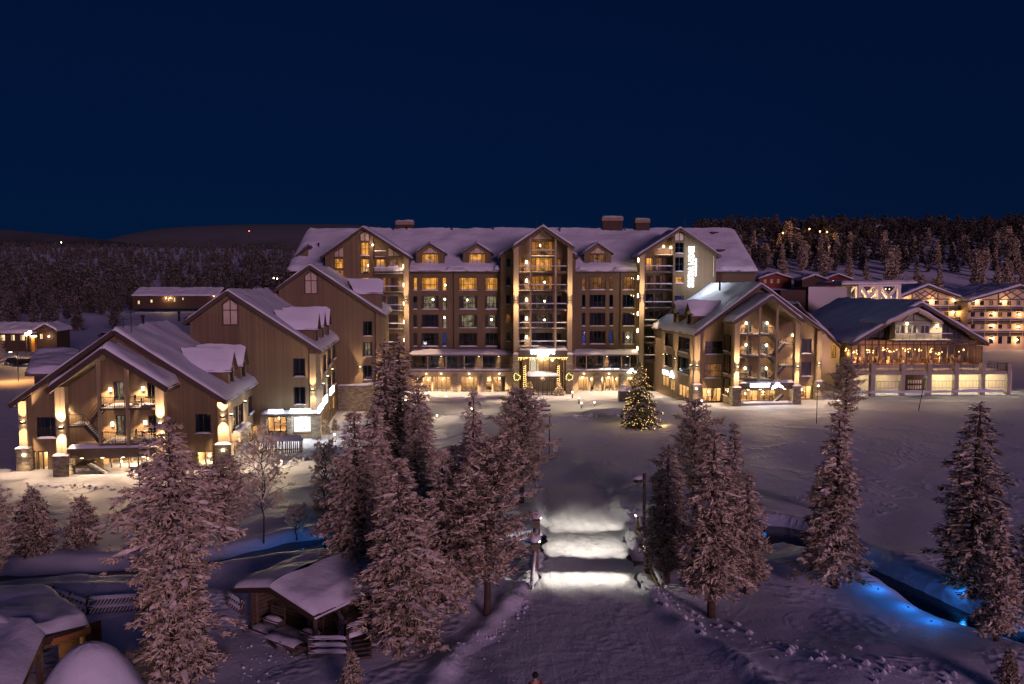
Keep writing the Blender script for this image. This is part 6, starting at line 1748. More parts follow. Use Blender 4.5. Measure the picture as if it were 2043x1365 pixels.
def conifer(seed, H, Rr, kind='spruce', base=.06, tuft=.17, blades=9, clumps=.14, blen=.24, bw=.046, gap=.40, lean=.0, mats=None, frost=.82, pads=.75, asym=.25, trunk_r=None):
    """a snowy conifer: (crown mesh, trunk mesh, needle points). spruce: drooping boughs; pine: rising, clustered boughs"""
    g = np.random.default_rng(seed)
    P = []; D = []; S = []
    limbs = MB(); padq = []
    tr = trunk_r or .011 * H + .03
    pts = []; rad = []
    bend = np.array([g.normal() * lean, g.normal() * lean])
    for i in range(9):
        t = i / 8; pts.append((bend[0] * t * t * H + .03 * g.normal(), bend[1] * t * t * H + .03 * g.normal(), t * H * .985)); rad.append(tr * (1 - t) ** .8 + .012)
    limbs.tube(pts, rad, BARK, 7)
    pts = np.array(pts)
    ax = lambda t: np.array([np.interp(t, np.linspace(0, 1, 9), pts[:, k]) for k in range(3)])
    z = base
    phase = g.uniform(0, 6.28, 3)
    while z < .985:
        t = (z - base) / (1 - base)
        if kind == 'spruce':
            prof = (1 - t) ** .78 * (.72 + .28 * min(1, t / .10)) + .03
            n = g.integers(5, 8)
        elif kind == 'pine':
            prof = max(.05, math.sin(math.pi * min(1, (t * .80 + .14))) ** .75) * (1 if t > .12 else .65 + t * 2.5)
            n = g.integers(4, 7)
        elif kind == 'column':
            prof = ((1 - t) ** .70) * (.55 + .45 * min(1, t / .22)) + .03
            n = g.integers(5, 8)
        elif kind == 'pillar':
            prof = min(1, (1 - t) * 2.6 + .06) ** .7 * (.80 + .20 * math.sin(t * 11 + 1)) * (.85 if t < .25 else 1)
            n = g.integers(6, 9)
        off = g.uniform(0, 6.28)
        for k in range(n):
            a = off + 6.283 * k / n + g.normal() * .25
            L = Rr * prof * g.uniform(.62, 1.18) * (1 + asym * math.sin(a + phase[0] + t * 4) * math.sin(3 * a + phase[1]))
            if g.random() < .06: L *= 1.35
            if L < .12: L = .12
            if kind == 'pine': el0, el1 = g.uniform(.05, .5) + .5 * t, g.uniform(.2, .7)
            else: el0, el1 = g.uniform(-.30, .10) + .55 * max(0, t - .6), g.uniform(-.75, -.35) + .9 * max(0, t - .5)
            m = max(2, int(L / tuft) + 1)
            o = ax(z)
            cur = np.array([o[0], o[1], o[2]]); prev = cur.copy()
            bp = [tuple(cur)]
            for j in range(m):
                s = (j + 1) / m; el = el0 + (el1 - el0) * s
                d = np.array([math.cos(a) * math.cos(el), math.sin(a) * math.cos(el), math.sin(el)])
                cur = cur + d * (L / m)
                bp.append(tuple(cur))
                if j >= m * .12 or m < 4:
                    wdt = .36 * L * (1 - s) ** .6 * min(1, s * 2.5) + .04
                    for c in range(2 if L > .6 else 1):
                        lat = np.array([-math.sin(a), math.cos(a), 0]) * g.normal() * wdt
                        P.append(cur + lat + g.normal(size=3) * .05 - np.array([0, 0, abs(lat).sum() * .25]))
                        D.append(d * .7 + lat * .9 / max(.2, wdt) * .5); S.append(.72 + .5 * g.random())
            if L > .35 and pads and len(bp) > 2 and g.random() < pads:
                # snow lying along the bough: a ridge of two sloping strips
                sd = np.array([-math.sin(a), math.cos(a), 0]); k0 = max(1, int(len(bp) * .25)); pr = None
                for j in range(k0, len(bp)):
                    s = j / (len(bp) - 1); wv = (.06 + .035 * L) * (1 - abs(s - .55) * 1.5) * g.uniform(.5, 1.25) + .015
                    c = np.array(bp[j]); top_ = c + np.array([0, 0, .05 + wv * .55 + g.normal() * .025]) + sd * g.normal() * wv * .4; l_ = c + sd * wv + np.array([0, 0, -.02]); r_ = c - sd * wv + np.array([0, 0, -.02])
                    if pr is not None and g.random() < .82:
                        padq.append((pr[0], top_, l_, pr[1])); padq.append((top_, pr[0], pr[2], r_))
                    pr = (top_, l_, r_)
            if L > .5 and len(bp) > 2: limbs.tube([bp[0], bp[len(bp) // 2], bp[-1]], [.028 + .012 * L, .02, .008], BARK, 4, caps=False)
        z += gap / H * g.uniform(.7, 1.3) * (1 if kind != 'pine' else 1.15)
    # leader
    for i in range(5):
        P.append(ax(.95 + .012 * i)); D.append(np.array([0, 0, 1.])); S.append(.6)
    P = np.array(P); D = unit(np.array(D)); S = np.array(S); n = len(P)
    B = blades
    up = np.array([0, 0, 1.0])
    sp = .75 if kind != 'pine' else 1.0
    dirs = D[:, None, :] + g.normal(size=(n, B, 3)) * sp
    dirs[..., 2] += (.30 if kind == 'pine' else -.22)
    dirs = unit(dirs)
    ln = blen * S[:, None] * g.uniform(.6, 1.25, (n, B))
    side = unit(np.cross(dirs, g.normal(size=(n, B, 3))))
    w = bw * S[:, None] * g.uniform(.7, 1.3, (n, B))
    c0 = P[:, None, :] + g.normal(size=(n, B, 3)) * .04
    tip = c0 + dirs * ln[..., None]
    q = np.stack([c0 - side * w[..., None] * .5, c0 + side * w[..., None] * .5, tip + side * w[..., None] * .42, tip - side * w[..., None] * .42], 2).reshape(-1, 4, 3)
    mi = np.where(g.random(n * B) < frost, np.where(g.random(n * B) < .55, 1, 2), 0)
    # needle undersides stay dark: the lowest blade of each spray carries no rime
    sel = g.random(n) < clumps
    c = P[sel] + D[sel] * .08 + up * .06; m_ = len(c)
    r = g.uniform(.05, .15, (m_, 1, 1)) * np.array([1.15, 1.15, .62]) * (1.25 if kind == 'spruce' else 1.0)
    ang = g.uniform(0, 6.28, m_); ca, sa = np.cos(ang), np.sin(ang)
    o = OCT[None] * r * g.uniform(.75, 1.25, (m_, 6, 1))
    ox = o[..., 0] * ca[:, None] - o[..., 1] * sa[:, None]; oy = o[..., 0] * sa[:, None] + o[..., 1] * ca[:, None]
    vv = np.stack([ox, oy, o[..., 2]], -1) + c[:, None, :]
    tri = vv[:, OF].reshape(-1, 3, 3)
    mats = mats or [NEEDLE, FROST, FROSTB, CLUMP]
    if padq:
        q = np.concatenate([q, np.array(padq)]); mi = np.concatenate([mi, np.full(len(padq), 3)])
    crown = np_mesh('crown', (q, mi), (tri, np.full(len(tri), 3)), mats)
    return crown, limbs.mesh('trunk', True), P

def put_tree(name, meshes, loc, h0, h, label, cat='tree', group=None, rot=0.0, wide=1.0):
    t = thing(name, loc, label, cat, group)
    t.rotation_euler = (0, 0, rot); t.scale = (h / h0 * wide, h / h0 * wide, h / h0)
    for nm, me in (('trunk', meshes[1]), ('crown', meshes[0])):
        o = bpy.data.objects.new(nm, me); COL.objects.link(o); o.parent = t
        if nm == 'crown': o['kind'] = 'stuff'
    return t

def tree_h(px_top, py_top, base):
    """height that lifts the tip of a tree standing at base to the picture row py_top"""
    d = ray(px_top, py_top); q = CAM + d * (base.y / d.y)
    return q.z - base.z

VAR = {
    'spruce_a': (conifer(1, 13, 2.1, 'spruce', .05), 13), 'spruce_b': (conifer(2, 13, 1.75, 'spruce', .10, clumps=.26), 13), 'spruce_c': (conifer(3, 12, 1.5, 'column', .17), 12),
    'spruce_d': (conifer(4, 11, 1.25, 'column', .19, clumps=.22), 11), 'pine_a': (conifer(5, 12, 2.2, 'pine', .22, clumps=.26, blades=9), 12), 'pine_b': (conifer(6, 11, 1.9, 'pine', .16, clumps=.25), 11),
    'spruce_e': (conifer(7, 14, 1.35, 'column', .06, clumps=.25, frost=.5), 14), 'small_pine': (conifer(8, 5.2, 1.45, 'column', .17, gap=.24, tuft=.15, blen=.22, clumps=.1, frost=.6, pads=.4), 5.2),
    'snow_spruce': (conifer(9, 11, 1.3, 'spruce', .12, clumps=.45), 11),
    'tall_pine': (conifer(10, 12.5, 2.0, 'pillar', .03, clumps=.32, asym=.45), 12.5),
}
# name, variant, top (px), base (px) or distance, half width px of the crown at its widest, label
NEAR = [
    ('pine_tree', 'tall_pine', (365, 828), ('Y', 350, 33.0), 96, 'tallest frosted pine standing nearest the camera, left of the small log hut', .3),
    ('pine_tree', 'pine_b', (446, 905), (450, 1078), 52, 'rime-covered pine just right of the tallest frosted pine, by the wing corner', 1.3),
    ('young_pine', 'small_pine', (66, 968), (69, 1116), 38, 'small rounded snowy pine, left one of two below the stair porch', .4),
    ('young_pine', 'small_pine', (165, 985), (167, 1119), 35, 'small rounded snowy pine, right one of two below the stair porch', 2.2),
    ('pine_tree', 'pine_b', (-8, 960), (-14, 1175), 46, 'frosted pine cut off by the frame left of the two small pines', 3.0),
    ('spruce_tree', 'spruce_a', (706, 812), (712, 1192), 72, 'broad spruce with long drooping boughs beside the log hut', .8),
    ('spruce_tree', 'spruce_e', (772, 672), ('Y', 771, 58), 44, 'slender dark spruce with the highest tip of the central clump', .2),
    ('spruce_tree', 'spruce_e', (797, 664), ('Y', 798, 60.5), 40, 'slender dark spruce whose tip overlaps the lit hotel pillar', 1.9),
    ('spruce_tree', 'spruce_a', (838, 742), ('Y', 836, 56), 48, 'dark spruce on the clump side facing the bright plaza lamps', 2.6),
    ('spruce_tree', 'spruce_b', (757, 800), (752, 1160), 62, 'spruce in the middle of the central clump, behind the frosted front one', 4.1),
    ('spruce_tree', 'snow_spruce', (822, 862), (828, 1120), 50, 'spruce between the slender dark pair and the snow-laden narrow spruce', 5.0),
    ('spruce_tree', 'spruce_b', (795, 905), (801, 1293), 80, 'frosted spruce standing in front of the clump with its short trunk showing', 5.5),
    ('spruce_tree', 'snow_spruce', (881, 888), (886, 1212), 46, 'narrow snow-laden spruce between the clump and the clustered pine', 1.1),
    ('spruce_tree', 'snow_spruce', (903, 880), (908, 1178), 38, 'thin snow-laden spruce just behind the narrow one in the gap', 3.3),
    ('pine_tree', 'pine_a', (988, 868), (972, 1226), 70, 'pine with heavy snow clumps and a bare trunk left of the bridge', .6),
    ('spruce_tree', 'spruce_d', (957, 770), (946, 1166), 34, 'thin brownish spruce rising behind the snow-clumped pine', 2.0),
    ('pine_tree', 'pine_b', (1034, 770), ('Y', 1040, 60), 60, 'dense purple-grey pine beside the wooden signpost', 4.4),
    ('spruce_tree', 'spruce_c', (1324, 880), (1329, 1162), 46, 'frosted spruce right beside the bridge lamp post', .9),
    ('pine_tree', 'pine_b', (1384, 792), ('Y', 1384, 58), 40, 'dark pine behind the spruces right of the bridge', 2.8),
    ('spruce_tree', 'spruce_c', (1420, 848), (1419, 1231), 56, 'tallest frosted spruce right of the bridge with its trunk foot showing', 5.2),
    ('spruce_tree', 'spruce_d', (1459, 838), ('Y', 1461, 52), 28, 'thin spruce tip behind the tallest frosted spruce right of the bridge', 3.7),
    ('spruce_tree', 'spruce_c', (1489, 934), (1488, 1184), 40, 'shorter frosted spruce to the stream side of the tallest one', 1.7),
    ('young_spruce', 'spruce_d', (1640, 925), ('Y', 1641, 57), 24, 'small dark spruce behind the snowy spruce by the stream', .1),
    ('spruce_tree', 'snow_spruce', (1683, 812), (1664, 1173), 52, 'spire-shaped snowy spruce alone on the stream bank', 4.8),
    ('pine_tree', 'pine_b', (1683, 712), (1686, 846), 32, 'frosted pine standing between restaurant and lounge pavilion', 3.9),
    ('spruce_tree', 'spruce_e', (1962, 795), (1938, 1190), 58, 'tall brown-frosted spruce with blue-lit lower boughs across the stream', 1.4),
    ('spruce_tree', 'snow_spruce', (1984, 1000), (1986, 1278), 34, 'narrow snow-heavy spruce in front of the tall blue-lit one', 2.4),
    ('spruce_tree', 'spruce_a', (2066, 985), (2066, 1240), 52, 'frosted spruce cut by the frame beside the narrow snow-heavy spruce', .5),
    ('sapling', 'small_pine', (698, 1292), ('Y', 702, 31.2), 22, 'small frosted sapling in front of the log hut fence', 1.0),
    ('sapling', 'small_pine', (2018, 1288), ('Y', 2012, 30.5), 20, 'bent frosted sapling tip near the stream in the lower corner', 5.1),
]
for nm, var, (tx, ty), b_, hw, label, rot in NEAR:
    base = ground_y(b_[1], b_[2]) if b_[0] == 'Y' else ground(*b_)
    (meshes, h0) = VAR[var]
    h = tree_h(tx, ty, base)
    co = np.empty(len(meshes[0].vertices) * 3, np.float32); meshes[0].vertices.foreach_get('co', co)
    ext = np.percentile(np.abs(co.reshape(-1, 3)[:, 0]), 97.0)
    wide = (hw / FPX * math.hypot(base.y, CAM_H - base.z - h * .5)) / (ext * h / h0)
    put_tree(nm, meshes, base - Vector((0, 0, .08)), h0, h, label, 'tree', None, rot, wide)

# bare frosted birches
def birch(seed, H, spread, n=26):
    g = random.Random(seed); tr = MB(); tw = MB()
    pts = [(g.uniform(-.04, .04) * i, g.uniform(-.04, .04) * i, H * i / 8) for i in range(9)]
    tr.tube(pts, [.055 * (1 - i / 9) + .01 for i in range(9)], BARK, 6)
    def grow(p, d, L, lvl):
        q = p + d * L
        mid = p + d * L * .5 + Vector((0, 0, .06 * L))
        tw.tube([p, mid, q], [.016 / (lvl + .6), .011 / (lvl + .6), .006], FROSTB if lvl else BARK, 4, caps=False)
        if lvl < 2:
            for k in range(6 if lvl == 0 else 5):
                t = .25 + .75 * g.random(); a = Vector((g.gauss(0, 1), g.gauss(0, 1), g.gauss(-.15, .7))).normalized()
                grow(p.lerp(q, t), (d * .7 + a * .8).normalized(), L * g.uniform(.28, .5), lvl + 1)
        elif g.random() < .9:
            c = p.lerp(q, .7)
            for k in range(2):
                v = Vector((g.gauss(0, .05), g.gauss(0, .05), g.gauss(0, .05))); u = Vector((g.gauss(0, 1), g.gauss(0, 1), g.gauss(0, 1))).normalized() * .05
                tw.poly([c + v - u, c + v + u, c + v + u + d * .12, c + v - u + d * .12], FROST)
    for i in range(n):
        z = H * (.30 + .66 * i / n); a = i * 2.4 + g.random(); el = g.uniform(.3, .9)
        f = 1 - abs((z / H) - .55) * 1.1
        grow(Vector(pts[min(8, int(z / H * 8))]) * 0 + Vector((0, 0, z)), Vector((math.cos(a) * math.cos(el), math.sin(a) * math.cos(el), math.sin(el))), spread * f * g.uniform(.7, 1.1), 0)
    return tw.mesh('crown'), tr.mesh('trunk', True)
for (tx, ty), bpx, seed, sp, lb in (((520, 872), (526, 1084), 5, 2.4, 'thin leafless frosted birch in front of the lit shop fronts'), ((652, 880), (650, 1112), 9, 1.2, 'slim frosted birch lit blue at its foot by the stream bank'), ((590, 1010), (592, 1078), 12, .8, 'tiny frosted birch sapling on the slope above the blue-lit stream')):
    base = ground(*bpx); h = tree_h(tx, ty, base)
    put_tree('birch_tree', birch(seed, h, sp, 30 if sp > 1 else 16), base, h, h, lb)

# lit Christmas tree on the plaza
base = ground(1275, 853); h = tree_h(1276, 722, base)
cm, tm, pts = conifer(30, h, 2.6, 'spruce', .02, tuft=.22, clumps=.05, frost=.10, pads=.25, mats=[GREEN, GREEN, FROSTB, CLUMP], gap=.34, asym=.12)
xt = put_tree('christmas_tree', (cm, tm), base, h, h, 'green Christmas tree wrapped in warm string lights on the open plaza', 'Christmas tree')
l = MB(); g = random.Random(2)
rr = np.hypot(pts[:, 0], pts[:, 1])
out = [i for i in range(len(pts)) if rr[i] > .72 * 2.6 * max(.05, (1 - pts[i, 2] / h)) ** .8 * .8]
for i in g.sample(out, min(250, len(out))):
    p = pts[i]; k = 1.08; l.ball((p[0] * k, p[1] * k, p[2] + .08), .031, FAIRY, 5, 4)
o = bpy.data.objects.new('string_lights', l.mesh('string_lights')); COL.objects.link(o); o.parent = xt
for i in range(10):
    t = (i + .5) / 10; a = i * 2.4; r_ = 2.6 * (1 - t) ** .8 + .35
    lamp_light('POINT', base + Vector((math.cos(a) * r_, math.sin(a) * r_, h * t * .95 + .3)), 5, None, color=(1, .62, .2), size=.2).name = 'string_light_glow'
# small lit firs and shrubs by the doors
fir, fh = conifer(33, 2.6, .9, 'spruce', .03, tuft=.16, gap=.2, blen=.2, bw=.06, clumps=.26), 2.6
for px, py, hp, lb, cat in ((1057, 787, 26, 'small snowy fir with lights left of the sliding entrance doors', 1), (1115, 789, 27, 'small snowy fir with lights right of the sliding entrance doors', 1), (632, 868, 34, 'small snowy fir beside the bright display window', 0), (650, 866, 30, 'smaller snowy fir right of the one by the display window', 0),
                          (668, 858, 24, 'little snowy fir at the wing corner under the light-box signs', 0)):
    b_ = ground(px, py); hh = hp / FPX * b_.y
    t = put_tree('fir_shrub', fir[:2], b_, fh, hh, lb, 'fir', None, px, 1.15)
    if cat:
        l = MB(); g = random.Random(px)
        for i in range(24):
            a = g.uniform(0, 6.28); z = g.uniform(.2, 2.4); r_ = .9 * (1 - z / 2.6) + .1
            l.ball((r_ * math.cos(a), r_ * math.sin(a), z), .045, FAIRY, 5, 4)
        o = bpy.data.objects.new('string_lights', l.mesh('string_lights')); COL.objects.link(o); o.parent = t
for px, label in ((1047, 'tall lit garland post left of the vestibule'), (1114, 'tall lit garland post right of the vestibule')):
    p = at(px, 770, 124.6); zb_, zt_ = at(px, 778, 124.6).z, at(px, 729, 124.6).z
    t = thing('garland_post', (p.x, p.y, zb_), label, 'garland post', 'garland posts by the entrance')
    b = MB(); b.tube([(p.x, p.y, zb_), (p.x, p.y, zt_)], [.22, .10], GREEN, 8); b.build('greenery', t)
    l = MB()
    for i in range(70):
        z = zb_ + (zt_ - zb_) * i / 70; a = i * 1.1; r_ = .26 - .12 * i / 70; l.ball((p.x + r_ * math.cos(a), p.y + r_ * math.sin(a), z), .05, FAIRY, 5, 4)
    l.build('string_lights', t)
    lamp_light('POINT', (p.x, p.y - .8, zb_ + 1.8), 14, t, color=(1, .62, .2), size=.4)

# ------------------------------------------------------------------ woods behind
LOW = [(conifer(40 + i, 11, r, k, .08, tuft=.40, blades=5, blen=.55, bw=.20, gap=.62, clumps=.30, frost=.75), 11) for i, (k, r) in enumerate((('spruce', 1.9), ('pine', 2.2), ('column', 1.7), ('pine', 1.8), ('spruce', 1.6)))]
FROSTD = plain('unlit_rime', (.16, .145, .14), .9, var=.4, scale=.4)  # rime colour darkened for woods beyond the reach of the village lamps
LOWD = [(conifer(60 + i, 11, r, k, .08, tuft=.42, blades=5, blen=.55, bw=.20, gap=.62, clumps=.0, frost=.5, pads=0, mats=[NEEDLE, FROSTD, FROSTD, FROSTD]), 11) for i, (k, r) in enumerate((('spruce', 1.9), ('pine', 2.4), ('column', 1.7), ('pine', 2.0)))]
g = random.Random(12)
spots = []
# hillside at the right: rows that climb with the slope
def far_ok(x, y):
    px = 1021.5 + FPX * x / y
    return px
count = 0
RIGHTW = []
tries = 0
while len(RIGHTW) < 190 and tries < 20000:
    tries += 1
    y = 215 + 345 * g.random() ** .85; px = g.uniform(1440, 2060)
    x = (px - 1021.5) / FPX * y
    if y < 320 and px < 1720 and y < 312: 
        continue
    if y < 300 and not (px > 1690): continue
    if y < 232 and px < 1830: continue
    if any((x - a) ** 2 + (y - b) ** 2 < (3.4 + y * .008) ** 2 for a, b in RIGHTW): continue
    RIGHTW.append((x, y))
LEFTW = []; tries = 0
while len(LEFTW) < 105 and tries < 20000:
    tries += 1
    y = 225 + 330 * g.random() ** .9; px = g.uniform(-30, 640)
    x = (px - 1021.5) / FPX * y
    if y < 430 and 235 < px < 640 and y > 0 and y < 405: continue
    if y < 235 and px < 140: continue
    if any((x - a) ** 2 + (y - b) ** 2 < (4.2 + y * .006) ** 2 for a, b in LEFTW): continue
    LEFTW.append((x, y))
def zone(side, x, y):
    px = 1021.5 + FPX * x / y
    if side == 'r':
        where = 'between the hotel roof end and the red cabins' if px < 1640 else ('above the pale timber frame' if px < 1800 else 'above the half-timbered chalets')
        how = ('pinkish rimed conifer low on the hillside ' if y < 330 else 'darker small conifer high on the hillside ') + where
        return 'hillside trees ' + where + (' low down' if y < 330 else ' high up'), how
    where = 'left of the long forest lodge' if px < 250 else ('above the long forest lodge' if px < 440 else 'between the forest lodge and the hotel roof')
    how = ('dark frosted conifer at the front forest edge ' if y < 430 else 'small dim conifer deeper in the forest ') + where
    return 'forest trees ' + where + (' in front' if y < 430 else ' deeper in'), how
for side, lst in (('r', RIGHTW), ('l', LEFTW)):
    for x, y in lst:
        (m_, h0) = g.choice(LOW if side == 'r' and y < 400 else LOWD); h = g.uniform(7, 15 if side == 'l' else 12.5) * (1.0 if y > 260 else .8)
        grp, lab = zone(side, x, y)
        put_tree('hillside_tree' if side == 'r' else 'forest_tree', m_, Vector((x, y, gz(x, y) - .2)), h0, h, lab, 'tree', grp, g.uniform(0, 6.28), g.uniform(.9, 1.25))

def mass(name, pts, label, seed, fr=.5):
    """the rest of a wood, one body of many small crowns"""
    g = np.random.default_rng(seed)
    src = []
    for (m_, h0) in LOW[:3]:
        me = m_[0]; n = len(me.polygons)
        co = np.empty(len(me.vertices) * 3, np.float32); me.vertices.foreach_get('co', co); co = co.reshape(-1, 3) / h0
        q = co[:(len(co) // 4) * 4]
        nq = int((np.array([p.loop_total for p in me.polygons]) == 4).sum())
        src.append(co[:nq * 4].reshape(-1, 4, 3))
    Q = []; M = []
    for (x, y, z, h) in pts:
        s = src[g.integers(0, 3)]
        k = g.choice(len(s), min(len(s), 210), replace=False)
        q = s[k]; c = q.mean(1, keepdims=True); q = c + (q - c) * 2.3
        a = g.uniform(0, 6.28); R_ = np.array([[math.cos(a), -math.sin(a), 0], [math.sin(a), math.cos(a), 0], [0, 0, 1]])
        Q.append(q @ R_.T * np.array([h * 1.15, h * 1.15, h]) + np.array([x, y, z])); M.append(np.where(g.random(len(k)) < fr, 1, 0))
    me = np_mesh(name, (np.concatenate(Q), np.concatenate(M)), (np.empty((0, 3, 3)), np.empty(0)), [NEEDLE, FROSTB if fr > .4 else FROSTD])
    o = bpy.data.objects.new(name, me); COL.objects.link(o); tag(o, label, 'woodland', None, 'stuff')
g = random.Random(3)
P_ = []
for _ in range(1500):
    y = 430 + 1500 * g.random() ** 1.4; px = g.uniform(-60, 720); x = (px - 1021.5) / FPX * y
    P_.append((x, y, gz(x, y) - .3, g.uniform(8, 15)))
mass('far_woodland', P_, 'dark frosted woodland stretching to the fells behind the stepped wing', 5, .39)
P_ = []
for _ in range(1300):
    y = 330 + 420 * g.random(); px = g.uniform(1380, 2080); x = (px - 1021.5) / FPX * y
    P_.append((x, y, gz(x, y) - .3, g.uniform(6, 10)))
mass('hill_woodland', P_, 'mass of rimed trees filling the hillside behind the lit cabins', 8, .36)
# ------------------------------------------------------------------ bridge over the stream
br_c = Vector((float(np.interp(47.2, _pt[:, 1], _pt[:, 0])), 47.2, 0))
bridge = thing('timber_bridge', br_c, 'snow-covered timber footbridge with capped lamp posts and plank rails across the stream', 'bridge')
b = MB(); bw_ = 2.75
for k in range(9): 
    y = 43.4 + k * .95; b.box(Frame(br_c.x, 0, 0), -bw_, bw_, -(y + .9), -y, -.35, -.06, POST)
b.build('deck', bridge)
posts = [((1070, 1098), 1020), ((1067, 1140), 1066), ((1276, 1072), 1016), ((1294, 1150), 1076)]
posts_w = []
for i, ((bx, by), ty) in enumerate(posts):
    p = ground(bx, by); p.z = min(p.z, 0)
    p = Vector(flat_ground(bx, by, 0.0)); h = tree_h(bx, ty, p)
    Fp = Frame(p.x, p.y, 0)
    b = MB(); b.box(Fp, -.22, .22, -.22, .22, -.6, h - .22, POST); b.box(Fp, -.24, .24, -.24, .24, h - .55, h - .45, DARK)
    o = b.build('lamp_post', bridge)
    c = MB(); c.ball(p + U3 * (h - .24), .37, SNOW, 12, 7, .72); c.build('snow_cap', o, smooth=True)
    sgn = 1 if bx < 1160 else -1
    l = MB(); l.box(Fp, sgn * .225 if sgn > 0 else -.31, .31 if sgn > 0 else -.225, -.12, .12, h - .44, h - .36, LAMPW); l.build('post_lamp', o)
    posts_w.append((p, h, sgn, o))
    # each lamp throws a wide shallow band across the deck
    pass
bands = [ground(1168, y) for y in (1050, 1099, 1163)]
for i, (p, h, sgn, o) in enumerate(posts_w):
    for tgt, pw in (((bands[0], 300),) if i in (0, 2) else ((bands[1], 270), (bands[2], 300))):
        src = p + Vector((sgn * .40, 0, h - .40))
        for k in (-1.55, -.1, 1.45):
            aim = Vector((tgt.x + k, tgt.y, .1)); dv = aim - src; d_ = dv.length
            lamp_light('SPOT', src, pw * .0095 * d_ ** 2.6, o, color=(1, .86, .66), direction=dv, angle=2 * math.degrees(math.atan(1.25 / d_)), blend=1.0, size=.05)
def rail(a, b2, z0, z1):
    b = MB(); b.bar(a + U3 * z0, b2 + U3 * z1, .10, POST, .22)
    b.bar(a + U3 * (z0 - .55), b2 + U3 * (z1 - .55), .08, POST, .18)
    for k in range(6):
        q = a.lerp(b2, (k + .5) / 6); b.bar(q + U3 * -.2, q + U3 * ((z0 + z1) / 2), .09, POST, .09)
    o = b.build('side_rail', bridge)
    s = MB(); n_ = Vector((.11, 0, 0)); snow_sheet(s, a + n_ + U3 * (z0 + .1), b2 + n_ + U3 * (z1 + .1), b2 - n_ + U3 * (z1 + .1), a - n_ + U3 * (z0 + .1), .20, nu=14, nv=4, lip=.02); s.build('rail_snow', o, smooth=True)
rail(posts_w[0][0], posts_w[1][0], 1.25, 1.25); rail(posts_w[2][0], posts_w[3][0], 1.25, 1.25)
rail(posts_w[1][0], ground(1060, 1182), 1.1, .25); rail(posts_w[3][0], ground(1322, 1176), 1.1, .25)
# snow-bank lights in the stream bed, shining blue on the banks
def blue_light(px, py, power, label, h=.0, z=None):
    p = ground(px, py) if z is None else flat_ground(px, py, z)
    t = thing('stream_light', p, label, 'blue light', 'blue lights along the stream')
    b = MB(); b.ball(p + U3 * .05, .04, BLUEL, 8, 5); b.tube([p - U3 * .3, p + U3 * .08], .05, DARK, 6); b.build('lamp', t)
    lamp_light('POINT', p + U3 * (.22 if z is not None else .55), power * (.13 if z is not None else .17), t, color=(.02, .28, 1.0), size=.15)
for px, py, pw, z, wh in ((550, 1108, 22, -.2, 'below the tiny birch sapling'), (605, 1098, 30, -.2, 'between the tiny sapling and the slim birch'), (645, 1088, 24, -.2, 'at the foot of the slim birch'), (915, 1088, 40, -.1, 'glimpsed behind the narrow snow-laden spruce'), (995, 1094, 45, -.1, 'glimpsed behind the clustered pine'), (1046, 1100, 30, -.1, 'right under the near bridge rail'),
                      (1525, 1052, 3, -.3, 'beside the bent marker post'), (1752, 1176, 22, None, 'on the bank just past the spire-shaped spruce'), (1812, 1212, 20, None, 'halfway along the diagonal bank'), (1858, 1240, 18, None, 'near the end of the diagonal bank'), (1925, 1190, 30, None, 'under the boughs of the tall brown-frosted spruce'), (2014, 1268, 40, -.3, 'just past the narrow snow-heavy spruce'), (2046, 1292, 40, -.3, 'at the very edge of the picture'), (1702, 1098, 4, None, 'shining on the spire-shaped spruce from behind')):
    blue_light(px, py, pw, 'small saturated blue lamp in the stream bank ' + wh, z=z)

# ------------------------------------------------------------------ poles and signs
def pole(px, py, ty, rad, label, cat='pole', name='thin_pole', lean=0, mat=None):
    p = ground(px, py); h = tree_h(px, ty, p)
    t = thing(name, p, label, cat)
    b = MB(); b.tube([p - U3 * .2, p + U3 * h + Vector((lean, 0, 0))], rad, mat or DARK, 7); b.build('shaft', t)
    return t, p, h
pole(1096, 920, 829, .045, 'thin bare black pole standing alone on the open snow near the signpost')
pole(1629, 845, 765, .045, 'thin dark pole in the snow before the restaurant corner pillar')
t, p, h = pole(1832, 820, 752, .05, 'leaning thin pole with a small bright cap before the lounge pavilion', lean=.75)
b = MB(); b.ball(p + U3 * h + Vector((.75, 0, 0)), .22, SNOW, 8, 5); b.build('snow_cap', t, smooth=True)
t, p, h = pole(279, 987, 893, .04, 'roadside pole with a small two-board sign in front of the stair porch', 'signpost', 'signpost')
for k, dz in enumerate((-.12, -.42)):
    b = MB(); b.box(Frame(p.x, p.y, 0), .03, .62, -.03, .03, p.z + h + dz - .1, p.z + h + dz + .1, PALE); b.build('sign_board', t)
t, p, h = pole(1537, 1030, 1012, .05, 'short bent marker post on the far stream bank', 'marker post', 'marker_post')
b = MB(); b.bar(p + U3 * h, p + U3 * h + Vector((-.5, 0, .06)), .07, DARK); b.build('arm', t)
t, p, h = pole(1067, 880, 799, .07, 'wooden direction signpost with pointed arm boards beside the dense pine', 'signpost', 'signpost', mat=LOG)
